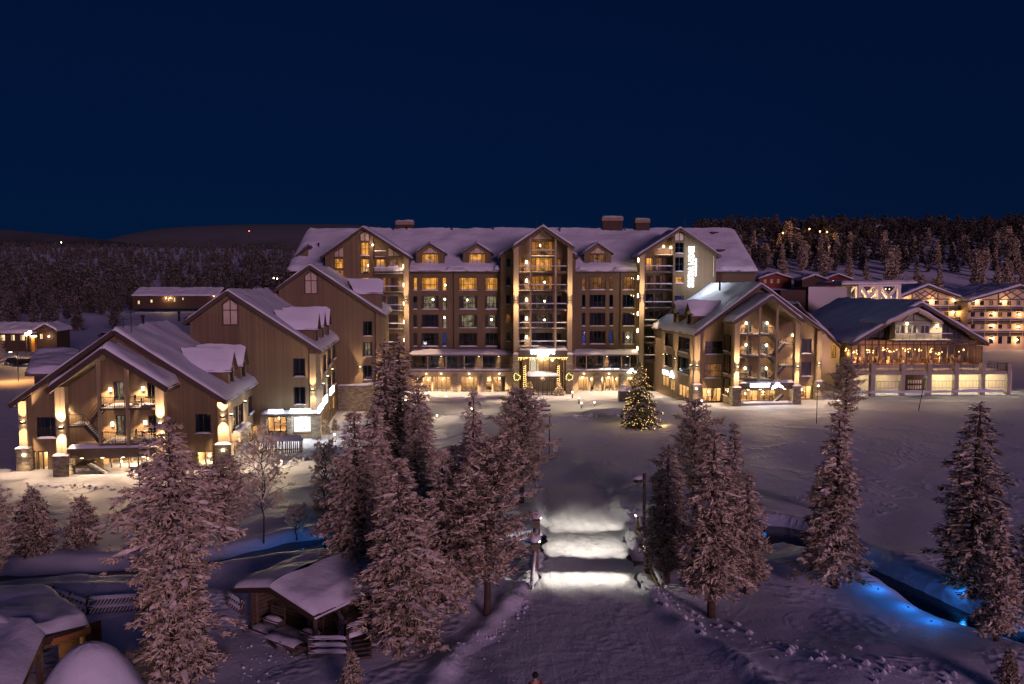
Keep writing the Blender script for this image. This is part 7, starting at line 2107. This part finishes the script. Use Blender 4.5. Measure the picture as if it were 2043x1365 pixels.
for dz, dx, L in ((-.55, 1, 1.5), (-1.0, 1, 1.5), (-.15, -1, 1.0)):
    b = MB(); Fq = Frame(p.x, p.y - .08, 0); z = p.z + h + dz
    pts = [Fq.p(dx * .05, .05, z - .12), Fq.p(dx * L, .05, z - .12), Fq.p(dx * (L + .22), .05, z), Fq.p(dx * L, .05, z + .12), Fq.p(dx * .05, .05, z + .12)]
    b.poly(pts if dx > 0 else pts[::-1], LOG); q = [v - Fq.n * .05 for v in pts]; b.poly(q[::-1] if dx > 0 else q, LOG)
    for i in range(5): b.poly([pts[i], q[i], q[(i + 1) % 5], pts[(i + 1) % 5]], LOG)
    o = b.build('arm_board', t)
    s = MB(); snow_bar(s, Fq, min(dx * .05, dx * L), max(dx * .05, dx * L), .0, .06, z + .12, .06); s.build('board_snow', o, smooth=True)
b = MB(); b.bar(p + U3 * (h + .02) + Vector((-.3, 0, .2)), p + U3 * h + Vector((.3, 0, -.1)), .07, LOG); b.bar(p + U3 * (h + .02) + Vector((.3, .02, .25)), p + U3 * h + Vector((-.2, .02, -.1)), .07, LOG); b.build('crossed_sticks', t)
# lamp post beside the bridge, unlit
t, p, h = pole(1284, 1088, 945, .10, 'unlit lamp post with a snow-topped hanging shade beside the bridge', 'lamp post', 'lamp_post', mat=LOG)
q = p + U3 * (h - .35)
b = MB(); b.bar(q + U3 * .15, q + Vector((-.45, 0, .15)), .05, DARK); b.tube([q + Vector((-.42, 0, .12)), q + Vector((-.42, 0, -.02)), q + Vector((-.42, 0, -.16))], [.08, .26, .30], DARK, 12); b.build('lamp_shade', t)
c = MB(); c.ball(q + Vector((-.42, 0, .10)), .33, SNOW, 12, 6, .5); c.build('snow_cap', t, smooth=True)

# ------------------------------------------------------------------ plaza lamps
def bollard(px, py, h, power, label, ground_lamp=False):
    p = ground(px, py)
    t = thing('bollard_lamp', p, label, 'bollard lamp', 'low lamps on the plaza')
    b = MB(); b.tube([p - U3 * .1, p + U3 * h], .10, DARK, 8); b.tube([p + U3 * (h + .14), p + U3 * (h + .2)], .13, DARK, 8); b.build('shaft', t)
    l = MB(); l.tube([p + U3 * h, p + U3 * (h + .14)], .09, LAMPW, 8); l.build('lamp', t)
    lamp_light('POINT', p + U3 * (h + .12) + Vector((0, -.22, 0)), power * 2.8, t, color=(1, .72, .42), size=.06)
for px, py, h_, pw, lb in ((1142, 794, .8, 26, 'slim bollard lamp right of the little entrance firs'), (1155, 806, .8, 24, 'slim bollard lamp in the middle of the plaza row'), (1160, 815, .7, 22, 'slim bollard lamp nearest the camera in the plaza row'), (1186, 811, .5, 40, 'low lamp glaring over the snow ridge before the Christmas tree'),
                           (890, 797, .45, 30, 'low lamp shining beside the curved kerb wall'), (872, 836, .4, 75, 'glaring low lamp in the snow to the right of the dark spruce clump'), (941, 822, .4, 45, 'low lamp glowing beside the thin brownish spruce tip'), (809, 806, .5, 40, 'low lamp glowing through the tips of the spruce clump'),
                           (562, 930, .4, 110, 'glaring low lamp in the snow bank under the frosted birch'), (668, 877, .5, 90, 'low lamp at the broad spruce edge near the display window'), (520, 905, .4, 130, 'low lamp by the shop awning of the nearest wing section'), (1400, 808, .5, 30, 'low lamp at the restaurant corner facing the plaza'),
                           (1262, 800, .4, 30, 'low lamp hidden behind the Christmas tree'), (1672, 806, .4, 14, 'low lamp in the snow between restaurant and lounge pavilion'), (790, 822, .4, 24, 'low lamp at the back of the spruce clump')):
    bollard(px, py, h_, pw, lb)
# dark planter box and bench near the tree
p = ground(1256, 800); b = MB(); b.box(Frame(p.x, p.y, 0), -1.6, 1.6, -.8, .8, p.z - .2, p.z + 1.6, DARK); o = b.build('kiosk_box'); tag(o, 'dark snow-topped kiosk box half hidden behind the Christmas tree', 'kiosk')
s = MB(); snow_bar(s, Frame(p.x, p.y, 0), -1.7, 1.7, -.9, .9, p.z + 1.6, .35); s.build('kiosk_snow', o, smooth=True)
# ski rack before the shops
p = ground(556, 905); Fq = Frame(p.x, p.y, A0)
rack = thing('ski_rack', p, 'long snow-laden rack full of upright skis in front of the wing shops', 'ski rack')
b = MB()
for u in (-2.2, 2.2): b.box(Fq, u - .05, u + .05, -.4, .4, p.z - .2, p.z + 1.3, LOG)
b.box(Fq, -2.3, 2.3, -.06, .06, p.z + 1.2, p.z + 1.3, LOG); b.box(Fq, -2.3, 2.3, -.35, -.28, p.z + .3, p.z + .38, LOG); b.build('frame', rack)
me = None
for i in range(22):
    u = -2.1 + i * .2
    if me is None:
        s = MB(); s.bar(Vector((0, -.45, 0)), Vector((0, .1, 1.75)), .09, DARK, .03); s.bar(Vector((0, .1, 1.75)), Vector((0, .22, 1.9)), .08, DARK, .03); me = s.mesh('ski')
    o = bpy.data.objects.new('ski', me); COL.objects.link(o); q = Fq.p(u, 0, p.z - .1); o.parent = rack; o.matrix_parent_inverse = Matrix.Translation(-rack.location)
    o.location = q; o.rotation_euler = (rnd.uniform(-.1, .1), rnd.uniform(-.12, .12), Fq.a)
s = MB(); snow_bar(s, Fq, -2.4, 2.4, -.35, .45, p.z + 1.35, .45, 3); s.build('rack_snow', rack, smooth=True)

# ------------------------------------------------------------------ log hut in the foreground
pa = flat_ground(630, 1288, .1)
FHd = -33
FH = Frame(pa.x, pa.y, FHd)
hut = thing('log_hut', FH.p(-1.8, -2, .1), 'small dark log hut with an open porch and thick snow on its low roof', 'hut')
wid, dep_, zE, zA = 4.3, 4.2, 2.0, 2.65
def FHu(u): return u - wid
zg = gz(pa.x, pa.y) - .05
b = MB()
def log_wall(F, u0, u1, v, z0, z1, mb, d=.2):
    n = max(1, int((z1 - z0) / d))
    for i in range(n):
        z = z0 + (z1 - z0) * (i + .5) / n; mb.tube([F.p(u0 - .12, v, z), F.p(u1 + .12, v, z)], d * .53, LOG, 7)
back = MB(); log_wall(FH, -wid, 0, -1.9, zg, zg + zE, back); back.build('porch_back_wall', hut)
sd = MB(); Fs = FH.side(0, True); log_wall(Fs, 1.9, dep_, 0, zg, zg + zE, sd); sd.build('side_wall', hut)
sd = MB(); Fs2 = FH.side(-wid, True); log_wall(Fs2, 0, dep_, 0, zg, zg + zE, sd); sd.build('side_wall', hut)
sd = MB(); log_wall(FH, -wid, 0, -dep_, zg, zg + zE, sd); sd.build('rear_wall', hut)
for u in (-wid + .15, -.12):
    p_ = MB(); p_.tube([FH.p(u, -.1, zg - .2), FH.p(u, -.1, zg + zE)], .11, LOG, 8); p_.build('porch_post', hut)
p_ = MB(); p_.tube([FH.p(-wid - .3, -.1, zg + zE), FH.p(.3, -.1, zg + zE)], .13, LOG, 8); p_.build('porch_beam', hut)
d_ = MB(); d_.box(FH, -2.35, -1.35, -1.78, -1.72, zg + .1, zg + 2.0, DARKWOOD); d_.box(FH, -2.42, -2.35, -1.79, -1.69, zg + .1, zg + 2.07, LOG); d_.box(FH, -1.35, -1.28, -1.79, -1.69, zg + .1, zg + 2.07, LOG); do = d_.build('door', hut)
hd = MB(); hd.box(FH, -1.5, -1.44, -1.72, -1.64, zg + .95, zg + 1.15, DARK); hd.build('handle', do)
fl_ = MB(); fl_.box(FH, -wid, .1, -1.9, .4, zg - .1, zg + .12, LOG); fl_.build('porch_floor', hut)
s = MB(); snow_bar(s, FH, -wid, .05, -.9, .42, zg + .12, .14, 2); s.build('porch_floor_snow', hut, smooth=True)
g_ = MB(); g_.poly([FH.p(-wid, -.05, zg + zE), FH.p(0, -.05, zg + zE), FH.p(-wid / 2, -.05, zg + zA - .1)], DARKWOOD); g_.build('gable_boards', hut)
gable_roof('roof', FH, -wid - .55, zg + zE + .05, -wid / 2, zg + zA, .75, zg + zE - .05, .75, -dep_ - .5, hut, snow=.42, seed=91, th=.16, over=.5)
# porch benches and tubs
for u0_, lb in ((-3.75, 'slatted wooden bench at the hut porch end away from the stair'), (-1.15, 'slatted wooden bench at the hut porch end next to the corner post')):
    t = thing('bench', FH.p(u0_ + .5, -.3, zg), lb, 'bench')
    for k in range(3):
        s = MB(); s.box(FH, u0_, u0_ + 1.05, -.55 + k * .16, -.42 + k * .16, zg + .52, zg + .57, LOG); s.build('slat', t)
    for k in range(3):
        s = MB(); s.box(FH, u0_, u0_ + 1.05, -.62, -.58, zg + .68 + k * .15, zg + .79 + k * .15, LOG); s.build('slat', t)
    for u in (u0_ + .05, u0_ + .95):
        s = MB(); s.box(FH, u, u + .06, -.62, -.1, zg + .1, zg + .52, LOG); s.box(FH, u, u + .06, -.64, -.58, zg + .52, zg + 1.15, LOG); s.build('leg', t)
    s = MB(); snow_bar(s, FH, u0_, u0_ + 1.05, -.55, -.1, zg + .57, .12, u0_); s.build('bench_snow', t, smooth=True)
t = thing('firewood_pile', FH.p(-.9, .75, zg), 'snow-dusted pile of cut logs on the ground before the hut porch', 'log pile')
q = random.Random(5)
for i in range(12):
    s = MB(); a = FH.p(-2.2 + q.uniform(0, 2.3), .7 + q.uniform(-.2, .3), zg + .12 + (i % 3) * .14); dr = (FH.r * q.uniform(.6, 1) + FH.n * q.uniform(-.3, .3)).normalized() * .45
    s.tube([a - dr, a + dr], .085, LOG, 7); s.build('log', t)
s = MB(); snow_bar(s, FH, -2.2, -.2, .5, 1.1, zg + .5, .14, 5, ); s.build('pile_snow', t, smooth=True)
# stair rail posts right of the hut
def pole_fence(name, pts, h, label, slant=0.0, n=3, step=1.6, snow=True, pickets=0):
    t = thing(name, pts[0], label, 'fence')
    for p, q2 in zip(pts[:-1], pts[1:]):
        L = (q2 - p).length; m = max(1, int(L / step))
        for i in range(m + 1):
            a = p.lerp(q2, i / m)
            b = MB(); b.tube([a - U3 * .3, a + U3 * (h + .1)], .075, LOG, 7); b.build('fence_post', t)
        for k in range(n):
            z = h * (k + .8) / n
            b = MB(); b.tube([p + U3 * z, q2 + U3 * z], .065, LOG, 6); o = b.build('fence_rail', t)
            if snow:
                nn = Vector((-(q2 - p).y, (q2 - p).x, 0)).normalized() * .07
                s = MB(); snow_sheet(s, p + nn + U3 * (z + .05), q2 + nn + U3 * (z + .05), q2 - nn + U3 * (z + .05), p - nn + U3 * (z + .05), .09, nu=max(5, int(L / .3)), nv=3, lip=.01); s.build('rail_snow', o, smooth=True)
        for i in range(pickets):
            a = p.lerp(q2, (i + .5) / pickets); dr = (q2 - p).normalized() * slant
            b = MB(); b.tube([a, a + U3 * h + dr], .045, LOG, 5); b.tube([a + U3 * .03 + Vector((0, -.03, .04)), a + U3 * (h + .02) + dr + Vector((0, -.03, .05))], .035, SNOW, 5); b.build('slanted_pole', t)
    return t
f0, f1, f2 = ground(617, 1312), ground(694, 1312), ground(732, 1278)
pole_fence('log_fence', [f0, f1], .95, 'three-rail log fence with snow on its rails in front of the hut corner', n=3, step=1.0)
pole_fence('stair_rail', [ground(690, 1290), ground(734, 1276)], 1.0, 'sloping log handrail beside the snow-covered steps right of the hut', n=2, step=1.2)
pole_fence('stair_rail', [ground(664, 1246), ground(690, 1290)], 1.15, 'log handrail running from the hut side down to the three-rail fence', n=2, step=1.3)
pole_fence('slanted_fence', [ground(176, 1226), ground(276, 1218)], .85, 'traditional fence of slanted snow-edged poles left of the tallest pine', slant=.55, n=2, step=1.4, pickets=14)
pole_fence('slanted_fence', [ground(108, 1200), ground(176, 1226)], .7, 'short snow-caked fence piece behind the corner building roof', slant=.4, n=2, step=1.3, pickets=8)
pole_fence('slanted_fence', [ground(455, 1208), ground(482, 1226)], .7, 'short slanted-pole fence between the tallest pine and the hut', slant=.45, n=2, step=1.0, pickets=6)
# steps
t = thing('log_steps', ground(700, 1300), 'flight of snowy log steps beside the three-rail fence', 'steps')
for i in range(7):
    a, c_ = ground(700 + i * 1.5, 1318 - i * 9), ground(742 + i * .5, 1312 - i * 9)
    s = MB(); s.tube([a + U3 * .02, c_ + U3 * .02], .10, LOG, 6); s.build('step', t)

# ------------------------------------------------------------------ snow-roofed buildings in the lower left corner
pb = at(120, 1290, 29.5)
FB = Frame(pb.x, pb.y, 52)
barn = thing('corner_storehouse', FB.p(-2, -3, 0), 'large snow-roofed log storehouse in the corner with an orange-lit gable opening', 'storehouse')
cor = [at(-140, 1196, 36), at(106, 1184, 36.5), at(178, 1246, 32), at(86, 1274, 30), at(20, 1420, 26)]
b = MB(); slab_poly(b, [cor[0], cor[1], cor[2], cor[3], cor[4]], .22, DARKWOOD); ro = b.build('roof', barn)
s = MB(); snow_sheet(s, cor[0] + Vector((-1, 0, 0)), cor[1], cor[2], cor[3] + Vector((-.5, -.3, 0)), .5, nu=26, nv=26, seed=4, amp=.2, lip=.05); snow_sheet(s, cor[0] + Vector((-3, 0, 0)), cor[3] + Vector((-.1, .3, 0)), cor[4] + Vector((0, 0, 0)), cor[0] + Vector((-4, -8, -1)), .5, nu=16, nv=14, edge=(0, 1, 0, 0)); s.build('roof_snow', ro, smooth=True)
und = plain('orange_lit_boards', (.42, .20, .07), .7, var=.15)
e0, e1 = cor[2] - U3 * .24, cor[3] - U3 * .24
b = MB(); b.bar(e0, e0.lerp(e1, .8), .16, und, .26); b.build('fascia_beam', barn)
inn = Vector((-.3, 1.5, 0))
b = MB(); b.poly([e0 + inn - U3 * .2, e1 + inn - U3 * .2, e1 + inn - U3 * 2.2, e0 + inn - U3 * 2.2], DARKWOOD)
b.build('gable_wall', barn)
for k in range(4):
    a = e0.lerp(e1, .15 + k * .2) + inn * .5 - U3 * .35
    b = MB(); b.bar(a, a + (e1 - e0).normalized() * .9, .12, LOG, .16); b.build('tie_beam', barn)
b = MB(); pl_ = e0.lerp(e1, .45) + inn * .4 - U3 * .9; b.ball(pl_, .06, LAMP); lo = b.build('porch_lamp', barn); lamp_light('POINT', pl_ + Vector((.05, -.5, .1)), 3, lo, color=(1, .48, .12), size=.1)
for q in (cor[1], cor[2], e0.lerp(e1, .95)):
    b = MB(); b.tube([Vector((q.x - .35, q.y + .1, -.4)), Vector((q.x - .35, q.y + .1, q.z - .25))], .12, LOG, 7); b.build('corner_post', barn)
b = MB(); c0, c1 = cor[0] + Vector((.4, -.3, 0)), cor[1] + Vector((-.5, -.3, 0)); b.poly([(c0.x, c0.y, -.5), (c1.x, c1.y, -.5), (c1.x, c1.y, c1.z - .3), (c0.x, c0.y, c0.z - .3)], DARKWOOD); b.build('rear_wall', barn)
# snow-buried cone hut
pk = at(190, 1300, 28.5); top_ = at(178, 1283, 28.5)
kota = thing('snow_buried_shelter', (top_.x, top_.y, 0), 'rounded shelter completely buried in smooth snow beside the corner storehouse', 'shelter')
b = MB(); k = b.mi(SNOW); nu_, nv_ = 48, 16; R0, H0 = 2.5, top_.z - 0
for j in range(nv_ + 1):
    t_ = j / nv_
    for i in range(nu_):
        a = 2 * math.pi * i / nu_; fac = 1 + .035 * math.cos(7 * a) * t_
        rr_ = R0 * (t_ ** .72) * fac; z = H0 * (1 - t_ ** 1.5) - .4 * t_ * t_ + .03 * mnoise.noise(Vector((i * .3, j * .5, 1)))
        b.v.append((top_.x + rr_ * math.cos(a), top_.y + rr_ * math.sin(a) * .9, z))
for j in range(nv_):
    for i in range(nu_):
        a = j * nu_ + i; c_ = j * nu_ + (i + 1) % nu_
        b.f.append((a, a + nu_, c_ + nu_, c_)); b.m.append(k)
b.build('snow_cover', kota, smooth=True)

# ------------------------------------------------------------------ street at the far left
for px, py, ty, lb, pw in ((68, 693, 672, 'orange-lit wooden lamp pillar glowing beside the long low lodge', 60),):
    p = Vector(at(px, py, 170)); h = at(px, ty, 170).z - p.z
    t = thing('lamp_pillar', p, lb, 'street lamp'); b = MB(); b.box(Frame(p.x, p.y, 0), -.35, .35, -.35, .35, p.z - 1, p.z + h, plain('amber_timber', (.5, .25, .05), .6)); b.build('shaft', t)
    l = MB(); l.box(Frame(p.x, p.y, 0), -.4, .4, -.4, .4, p.z + h, p.z + h + .25, LAMPW); l.build('lamp', t)
    lamp_light('POINT', p + Vector((0, -1.0, h + .2)), pw, t, color=(1, .52, .12), size=.2)
for px, ty, by, lb in ((54, 667, 700, 'glaring white street lamp next to the amber lamp pillar'), (61, 663, 700, 'glaring orange street lamp between the white lamp and the small cabin')):
    p = at(px, by, 172); h = at(px, ty, 172).z - p.z
    t = thing('street_lamp', p, lb, 'street lamp'); b = MB(); b.tube([p - U3, p + U3 * h], .09, DARK, 6); b.build('shaft', t)
    l = MB(); l.ball(p + U3 * h, .38, LAMPW, 8, 6); l.build('lamp', t, smooth=True)
    lamp_light('POINT', p + U3 * (h - .1) + Vector((0, -.7, 0)), 330, t, color=(1, .55, .16), size=.2)
t, p, h = pole(37, 762, 702, .06, 'tall thin street lamp pole over the orange-lit road at the frame edge', 'street lamp', 'street_lamp')
b = MB(); q = p + U3 * h; b.bar(q, q + Vector((-.9, -.2, .1)), .06, DARK); b.box(Frame(q.x - 1.0, q.y - .2, 0), -.3, .3, -.15, .15, q.z + .0, q.z + .14, DARK); b.build('arm', t)
l = MB(); l.box(Frame(q.x - 1.0, q.y - .2, 0), -.22, .22, -.12, .12, q.z - .04, q.z - .002, LAMPW); l.build('lamp', t)
lamp_light('SPOT', q + Vector((-1.0, -.2, -.1)), 190, t, color=(1, .40, .09), direction=(-.1, .05, -1), angle=158, blend=.5)
b_ = ground(-6, 745); put_tree('orange_lit_pine', VAR['pine_b'][0], b_, 11, tree_h(-2, 672, b_), 'orange-lit frosted pine at the frame edge above the road', 'tree', None, .4, 1.3)
# parked cars under snow
def car(px, py, Y, col, label, deg):
    p = at(px, py, Y); p.z = gz(p.x, p.y)
    F = Frame(p.x, p.y, deg); z = p.z
    t = thing('parked_car', p, label, 'car', 'cars parked by the long low lodge')
    b = MB(); prof = [(-2.1, .45), (-2.15, .75), (-1.5, .92), (-.9, 1.42), (.7, 1.45), (1.45, .98), (2.1, .88), (2.15, .45)]
    L_ = [F.p(u, .85, z + h_) for u, h_ in prof]; Rr_ = [F.p(u, -.85, z + h_) for u, h_ in prof]
    b.poly(L_, col); b.poly(Rr_[::-1], col)
    for i in range(len(prof)): j = (i + 1) % len(prof); b.poly([L_[i], Rr_[i], Rr_[j], L_[j]], col)
    b.build('body', t)
    g_ = MB(); g_.poly([F.p(-1.25, .86, z + .95), F.p(1.2, .86, z + .98), F.p(.65, .86, z + 1.36), F.p(-.85, .86, z + 1.34)], DGLASS); g_.build('window', t)
    for u in (-1.3, 1.3):
        for v in (-.8, .8):
            w = MB(); w.tube([F.p(u, v - .1, z + .33), F.p(u, v + .1, z + .33)], .33, DARK, 12); w.build('wheel', t)
    s = MB(); snow_bar(s, F, -.95, .75, -.8, .8, z + 1.44, .18); snow_bar(s, F, 1.3, 2.1, -.8, .8, z + .93, .12); s.build('car_snow', t, smooth=True)
car(28, 698, 165, plain('dark_blue_paint', (.02, .025, .05), .25), 'dark snow-topped car parked in front of the lodge windows', 4)
car(48, 699, 163, plain('black_paint', (.012, .012, .014), .25), 'black snow-topped car parked closest to the amber lamp pillar', 8)
car(210, 644, 240, MATS['black_paint'], 'dark car half buried behind the snow heap before the stepped wing', 15)
car(378, 613, 330, MATS['black_paint'], 'dark car near the lit doorway of the long forest lodge', 5)
# distant lights
for px, py, Y, mt, lb in ((497, 461, 4200, REDL, 'tiny red beacon light on the distant fell'), (122, 484, 2600, LAMPW, 'tiny white light far out in the dark woodland'), (546, 555, 330, LAMPW, 'small white lamp among trees behind the stepped wing'), (553, 556, 335, LAMPW, 'second small white lamp among trees behind the stepped wing')):
    p = at(px, py, Y); r = Y * .00075
    b = MB(); b.tube([p - U3 * r * 14, p], r * .3, DARK, 5); o = b.build('distant_lamp'); tag(o, lb, 'lamp')
    l = MB(); l.ball(p, r, mt, 8, 6); l.build('bulb', o)
for i, (px, py, Y, pw) in enumerate(((1562, 465, 385, 260), (1615, 457, 392, 240), (1650, 463, 395, 320), (1636, 462, 396, 200), (1655, 580, 262, 60))):
    p = at(px, py, Y); z0 = gz(p.x, p.y); p.z = max(p.z, z0 + 2.5)
    t = thing('hill_lamp', (p.x, p.y, z0), ('orange hillside lamp beside the first tiny cabin', 'orange hillside lamp highest up between tiny cabins', 'orange hillside lamp closest to the tiny cabin above the dark cabin', 'orange hillside lamp just left of the brightest one', 'orange lamp lighting the snow beside the red cabin')[i], 'lamp', 'orange lamps on the hillside')
    b = MB(); b.tube([(p.x, p.y, z0), p], .08, DARK, 5); b.build('shaft', t); l = MB(); l.ball(p, .4, FAIRY, 8, 6); l.build('bulb', t)
    lamp_light('POINT', p + Vector((0, -1, .3)), pw, t, color=(1, .42, .10), size=.3)

# ------------------------------------------------------------------ balcony furniture
def table_set(F, u, v, z, where):
    t = thing('balcony_table', F.p(u, v, z), 'small dark table on %s' % where, 'table', 'tables on the porch balconies')
    b = MB(); b.box(F, u - .45, u + .45, v - .35, v + .35, z + .70, z + .75, DARK); b.build('table_top', t)
    for du in (-.38, .38):
        for dv in (-.28, .28): b = MB(); b.box(F, u + du - .03, u + du + .03, v + dv - .03, v + dv + .03, z + .1, z + .7, DARK); b.build('leg', t)
    for s_ in (-1, 1):
        c = thing('balcony_chair', F.p(u + s_ * .8, v, z), ('left dark chair at the small table on %s' if s_ < 0 else 'right dark chair at the small table on %s') % where, 'chair', 'chairs on the porch balconies')
        b = MB(); b.box(F, u + s_ * .8 - .22, u + s_ * .8 + .22, v - .22, v + .22, z + .42, z + .47, DARK); b.build('seat', c)
        b = MB(); x = u + s_ * 1.0; b.box(F, x - .02, x + .02, v - .22, v + .22, z + .47, z + .95, DARK); b.build('backrest', c)
        for du in (-.18, .18):
            for dv in (-.18, .18): b = MB(); b.box(F, u + s_ * .8 + du - .02, u + s_ * .8 + du + .02, v + dv - .02, v + dv + .02, z + .1, z + .42, DARK); b.build('leg', c)
for y, w_ in ((885, 'the lower wing porch balcony'), (815, 'the upper wing porch balcony')):
    u = F1.px(284, 850, 3)[0]; table_set(F1, u, 1.6, F1.px(220, y, 3)[1], w_)
for y, w_ in ((758.5, 'the lowest restaurant porch balcony'), (711.5, 'the middle restaurant porch balcony'), (668.5, 'the top restaurant porch balcony')):
    u = FR.px(1492, 700, 4)[0]; table_set(FR, u, 2.4, FR.px(1530, y, 4)[1], w_)

# ------------------------------------------------------------------ clods of pushed snow along the path
g = np.random.default_rng(6)
T = []
def clods(px0, py0, px1, py1, n, spread, r0=.05, r1=.22):
    a, c_ = ground(px0, py0), ground(px1, py1)
    for _ in range(n):
        q = a.lerp(c_, g.random()); x, y = q.x + g.normal() * spread, q.y + g.normal() * spread
        T.append((x, y, gz(x, y), r0 + (r1 - r0) * g.random() ** 3))
clods(1285, 1165, 1420, 1255, 80, .5, .03, .18); clods(1420, 1255, 1760, 1335, 80, .55, .03, .22); clods(1760, 1335, 1990, 1372, 40, .6, .03, .16); clods(1062, 1180, 1040, 1240, 50, .25, .03, .11); clods(1040, 1240, 940, 1290, 60, .3, .03, .11)
clods(940, 1290, 1010, 1365, 70, .6, .025, .08); clods(60, 968, 330, 985, 120, .4, .04, .16); clods(560, 1290, 500, 1350, 60, .9, .03, .09); clods(1165, 832, 1215, 828, 90, .7, .1, .35); clods(560, 935, 690, 895, 120, .4, .1, .3)
clods(1085, 1000, 1078, 1150, 60, .35, .03, .09); clods(1255, 1000, 1275, 1150, 60, .35, .03, .09)
arr = np.array(T)
o = OCT[None] * (arr[:, 3][:, None, None] * np.array([1.1, 1.1, .8])) * g.uniform(.7, 1.3, (len(arr), 6, 1))
vv = o + (arr[:, :3] + np.array([0, 0, .0]) + np.stack([0 * arr[:, 3], 0 * arr[:, 3], arr[:, 3] * .3], 1))[:, None, :]
tri = vv[:, OF].reshape(-1, 3, 3)
me = np_mesh('snow_clods', (np.empty((0, 4, 3)), np.empty(0)), (tri, np.zeros(len(tri))), [SNOW])
o = bpy.data.objects.new('snow_clods', me); COL.objects.link(o); tag(o, 'scattered clods of pushed snow along the trodden path edges', 'snow', None, 'stuff')

# ------------------------------------------------------------------ the walker at the lower edge
pp = flat_ground(1068, 1349, 1.62); gzp = gz(pp.x, pp.y)
person = thing('person', (pp.x, pp.y, gzp), 'person in black cap and dark orange jacket walking at the bottom edge of the path', 'person')
def skin(name, verts, edges, radii, mat, parent, root=0, sub=2):
    me = bpy.data.meshes.new(name); me.from_pydata(verts, edges, []); o = bpy.data.objects.new(name, me); COL.objects.link(o)
    me.materials.append(mat)
    m = o.modifiers.new('skin', 'SKIN'); m.use_smooth_shade = True
    for i, r in enumerate(radii): me.skin_vertices[0].data[i].radius = (r, r)
    me.skin_vertices[0].data[root].use_root = True
    s_ = o.modifiers.new('sub', 'SUBSURF'); s_.levels = sub; s_.render_levels = sub
    dg = bpy.context.evaluated_depsgraph_get(); dg.update()
    m2 = bpy.data.meshes.new_from_object(o.evaluated_get(dg)); bpy.data.objects.remove(o)
    m2.polygons.foreach_set('use_smooth', [True] * len(m2.polygons))
    n = bpy.data.objects.new(name, m2); COL.objects.link(n); n.parent = parent
    return n
SKINC = plain('skin', (.45, .27, .18), .6); TROUS = plain('dark_trousers', (.02, .02, .025), .8); JACK = plain('orange_jacket', (.22, .06, .02), .7); HAT = plain('black_knit', (.012, .012, .012), .9)
bv = [(0, 0, .95), (0, 0, 1.15), (0, -.01, 1.35), (0, 0, 1.48), (0, .01, 1.58), (0, .02, 1.70), (.10, 0, .92), (.12, .12, .50), (.12, .05, .08), (.12, .22, .04), (-.10, 0, .92), (-.12, -.14, .50), (-.12, -.30, .10), (-.12, -.16, .04),
      (.19, 0, 1.43), (.25, -.06, 1.16), (.24, .06, .92), (.235, .10, .84), (-.19, 0, 1.43), (-.25, .06, 1.16), (-.24, .16, .93), (-.235, .20, .85)]
be = [(0, 1), (1, 2), (2, 3), (3, 4), (4, 5), (0, 6), (6, 7), (7, 8), (8, 9), (0, 10), (10, 11), (11, 12), (12, 13), (3, 14), (14, 15), (15, 16), (16, 17), (3, 18), (18, 19), (19, 20), (20, 21)]
br = [.15, .14, .165, .10, .055, .095, .095, .07, .05, .04, .095, .07, .05, .04, .075, .055, .04, .035, .075, .055, .04, .035]
body = skin('body', bv, be, br, SKINC, person)
jv = [(0, 0, .86), (0, 0, 1.1), (0, -.01, 1.34), (0, 0, 1.47), (.20, 0, 1.43), (.26, -.06, 1.16), (.245, .05, .95), (-.20, 0, 1.43), (-.26, .06, 1.16), (-.245, .15, .96)]
skin('jacket', jv, [(0, 1), (1, 2), (2, 3), (3, 4), (4, 5), (5, 6), (3, 7), (7, 8), (8, 9)], [.20, .185, .20, .12, .10, .08, .06, .10, .08, .06], JACK, person, 1)
skin('trousers', [(0, 0, .95), (.10, 0, .90), (.12, .12, .50), (.12, .06, .12), (-.10, 0, .90), (-.12, -.14, .50), (-.12, -.29, .14)], [(0, 1), (1, 2), (2, 3), (0, 4), (4, 5), (5, 6)], [.17, .12, .09, .075, .12, .09, .075], TROUS, person)
b = MB(); b.ball((0, .02, 1.75), .125, HAT, 14, 8, 1.05); o = b.mesh('cap', True); c = bpy.data.objects.new('cap', o); COL.objects.link(c); c.parent = person
for s_ in (-1, 1):
    hm = MB(); base_ = Vector((.235 * s_, .12 if s_ > 0 else .21, .83))
    hm.ball(base_, .045, HAT, 8, 6, 1.2)
    for k in range(4): hm.tube([base_ + Vector((0, -.03 + k * .02, -.03)), base_ + Vector((-.012 * s_, -.03 + k * .02, -.08)), base_ + Vector((-.03 * s_, -.03 + k * .02, -.105 + .008 * abs(k - 1.5)))], [.011, .010, .008], HAT, 6)
    hm.tube([base_ + Vector((0, .035, -.01)), base_ + Vector((-.02 * s_, .06, -.05))], [.012, .009], HAT, 6)
    o = bpy.data.objects.new('glove', hm.mesh('glove', True)); COL.objects.link(o); o.parent = person
person.rotation_euler = (0, 0, R(15))
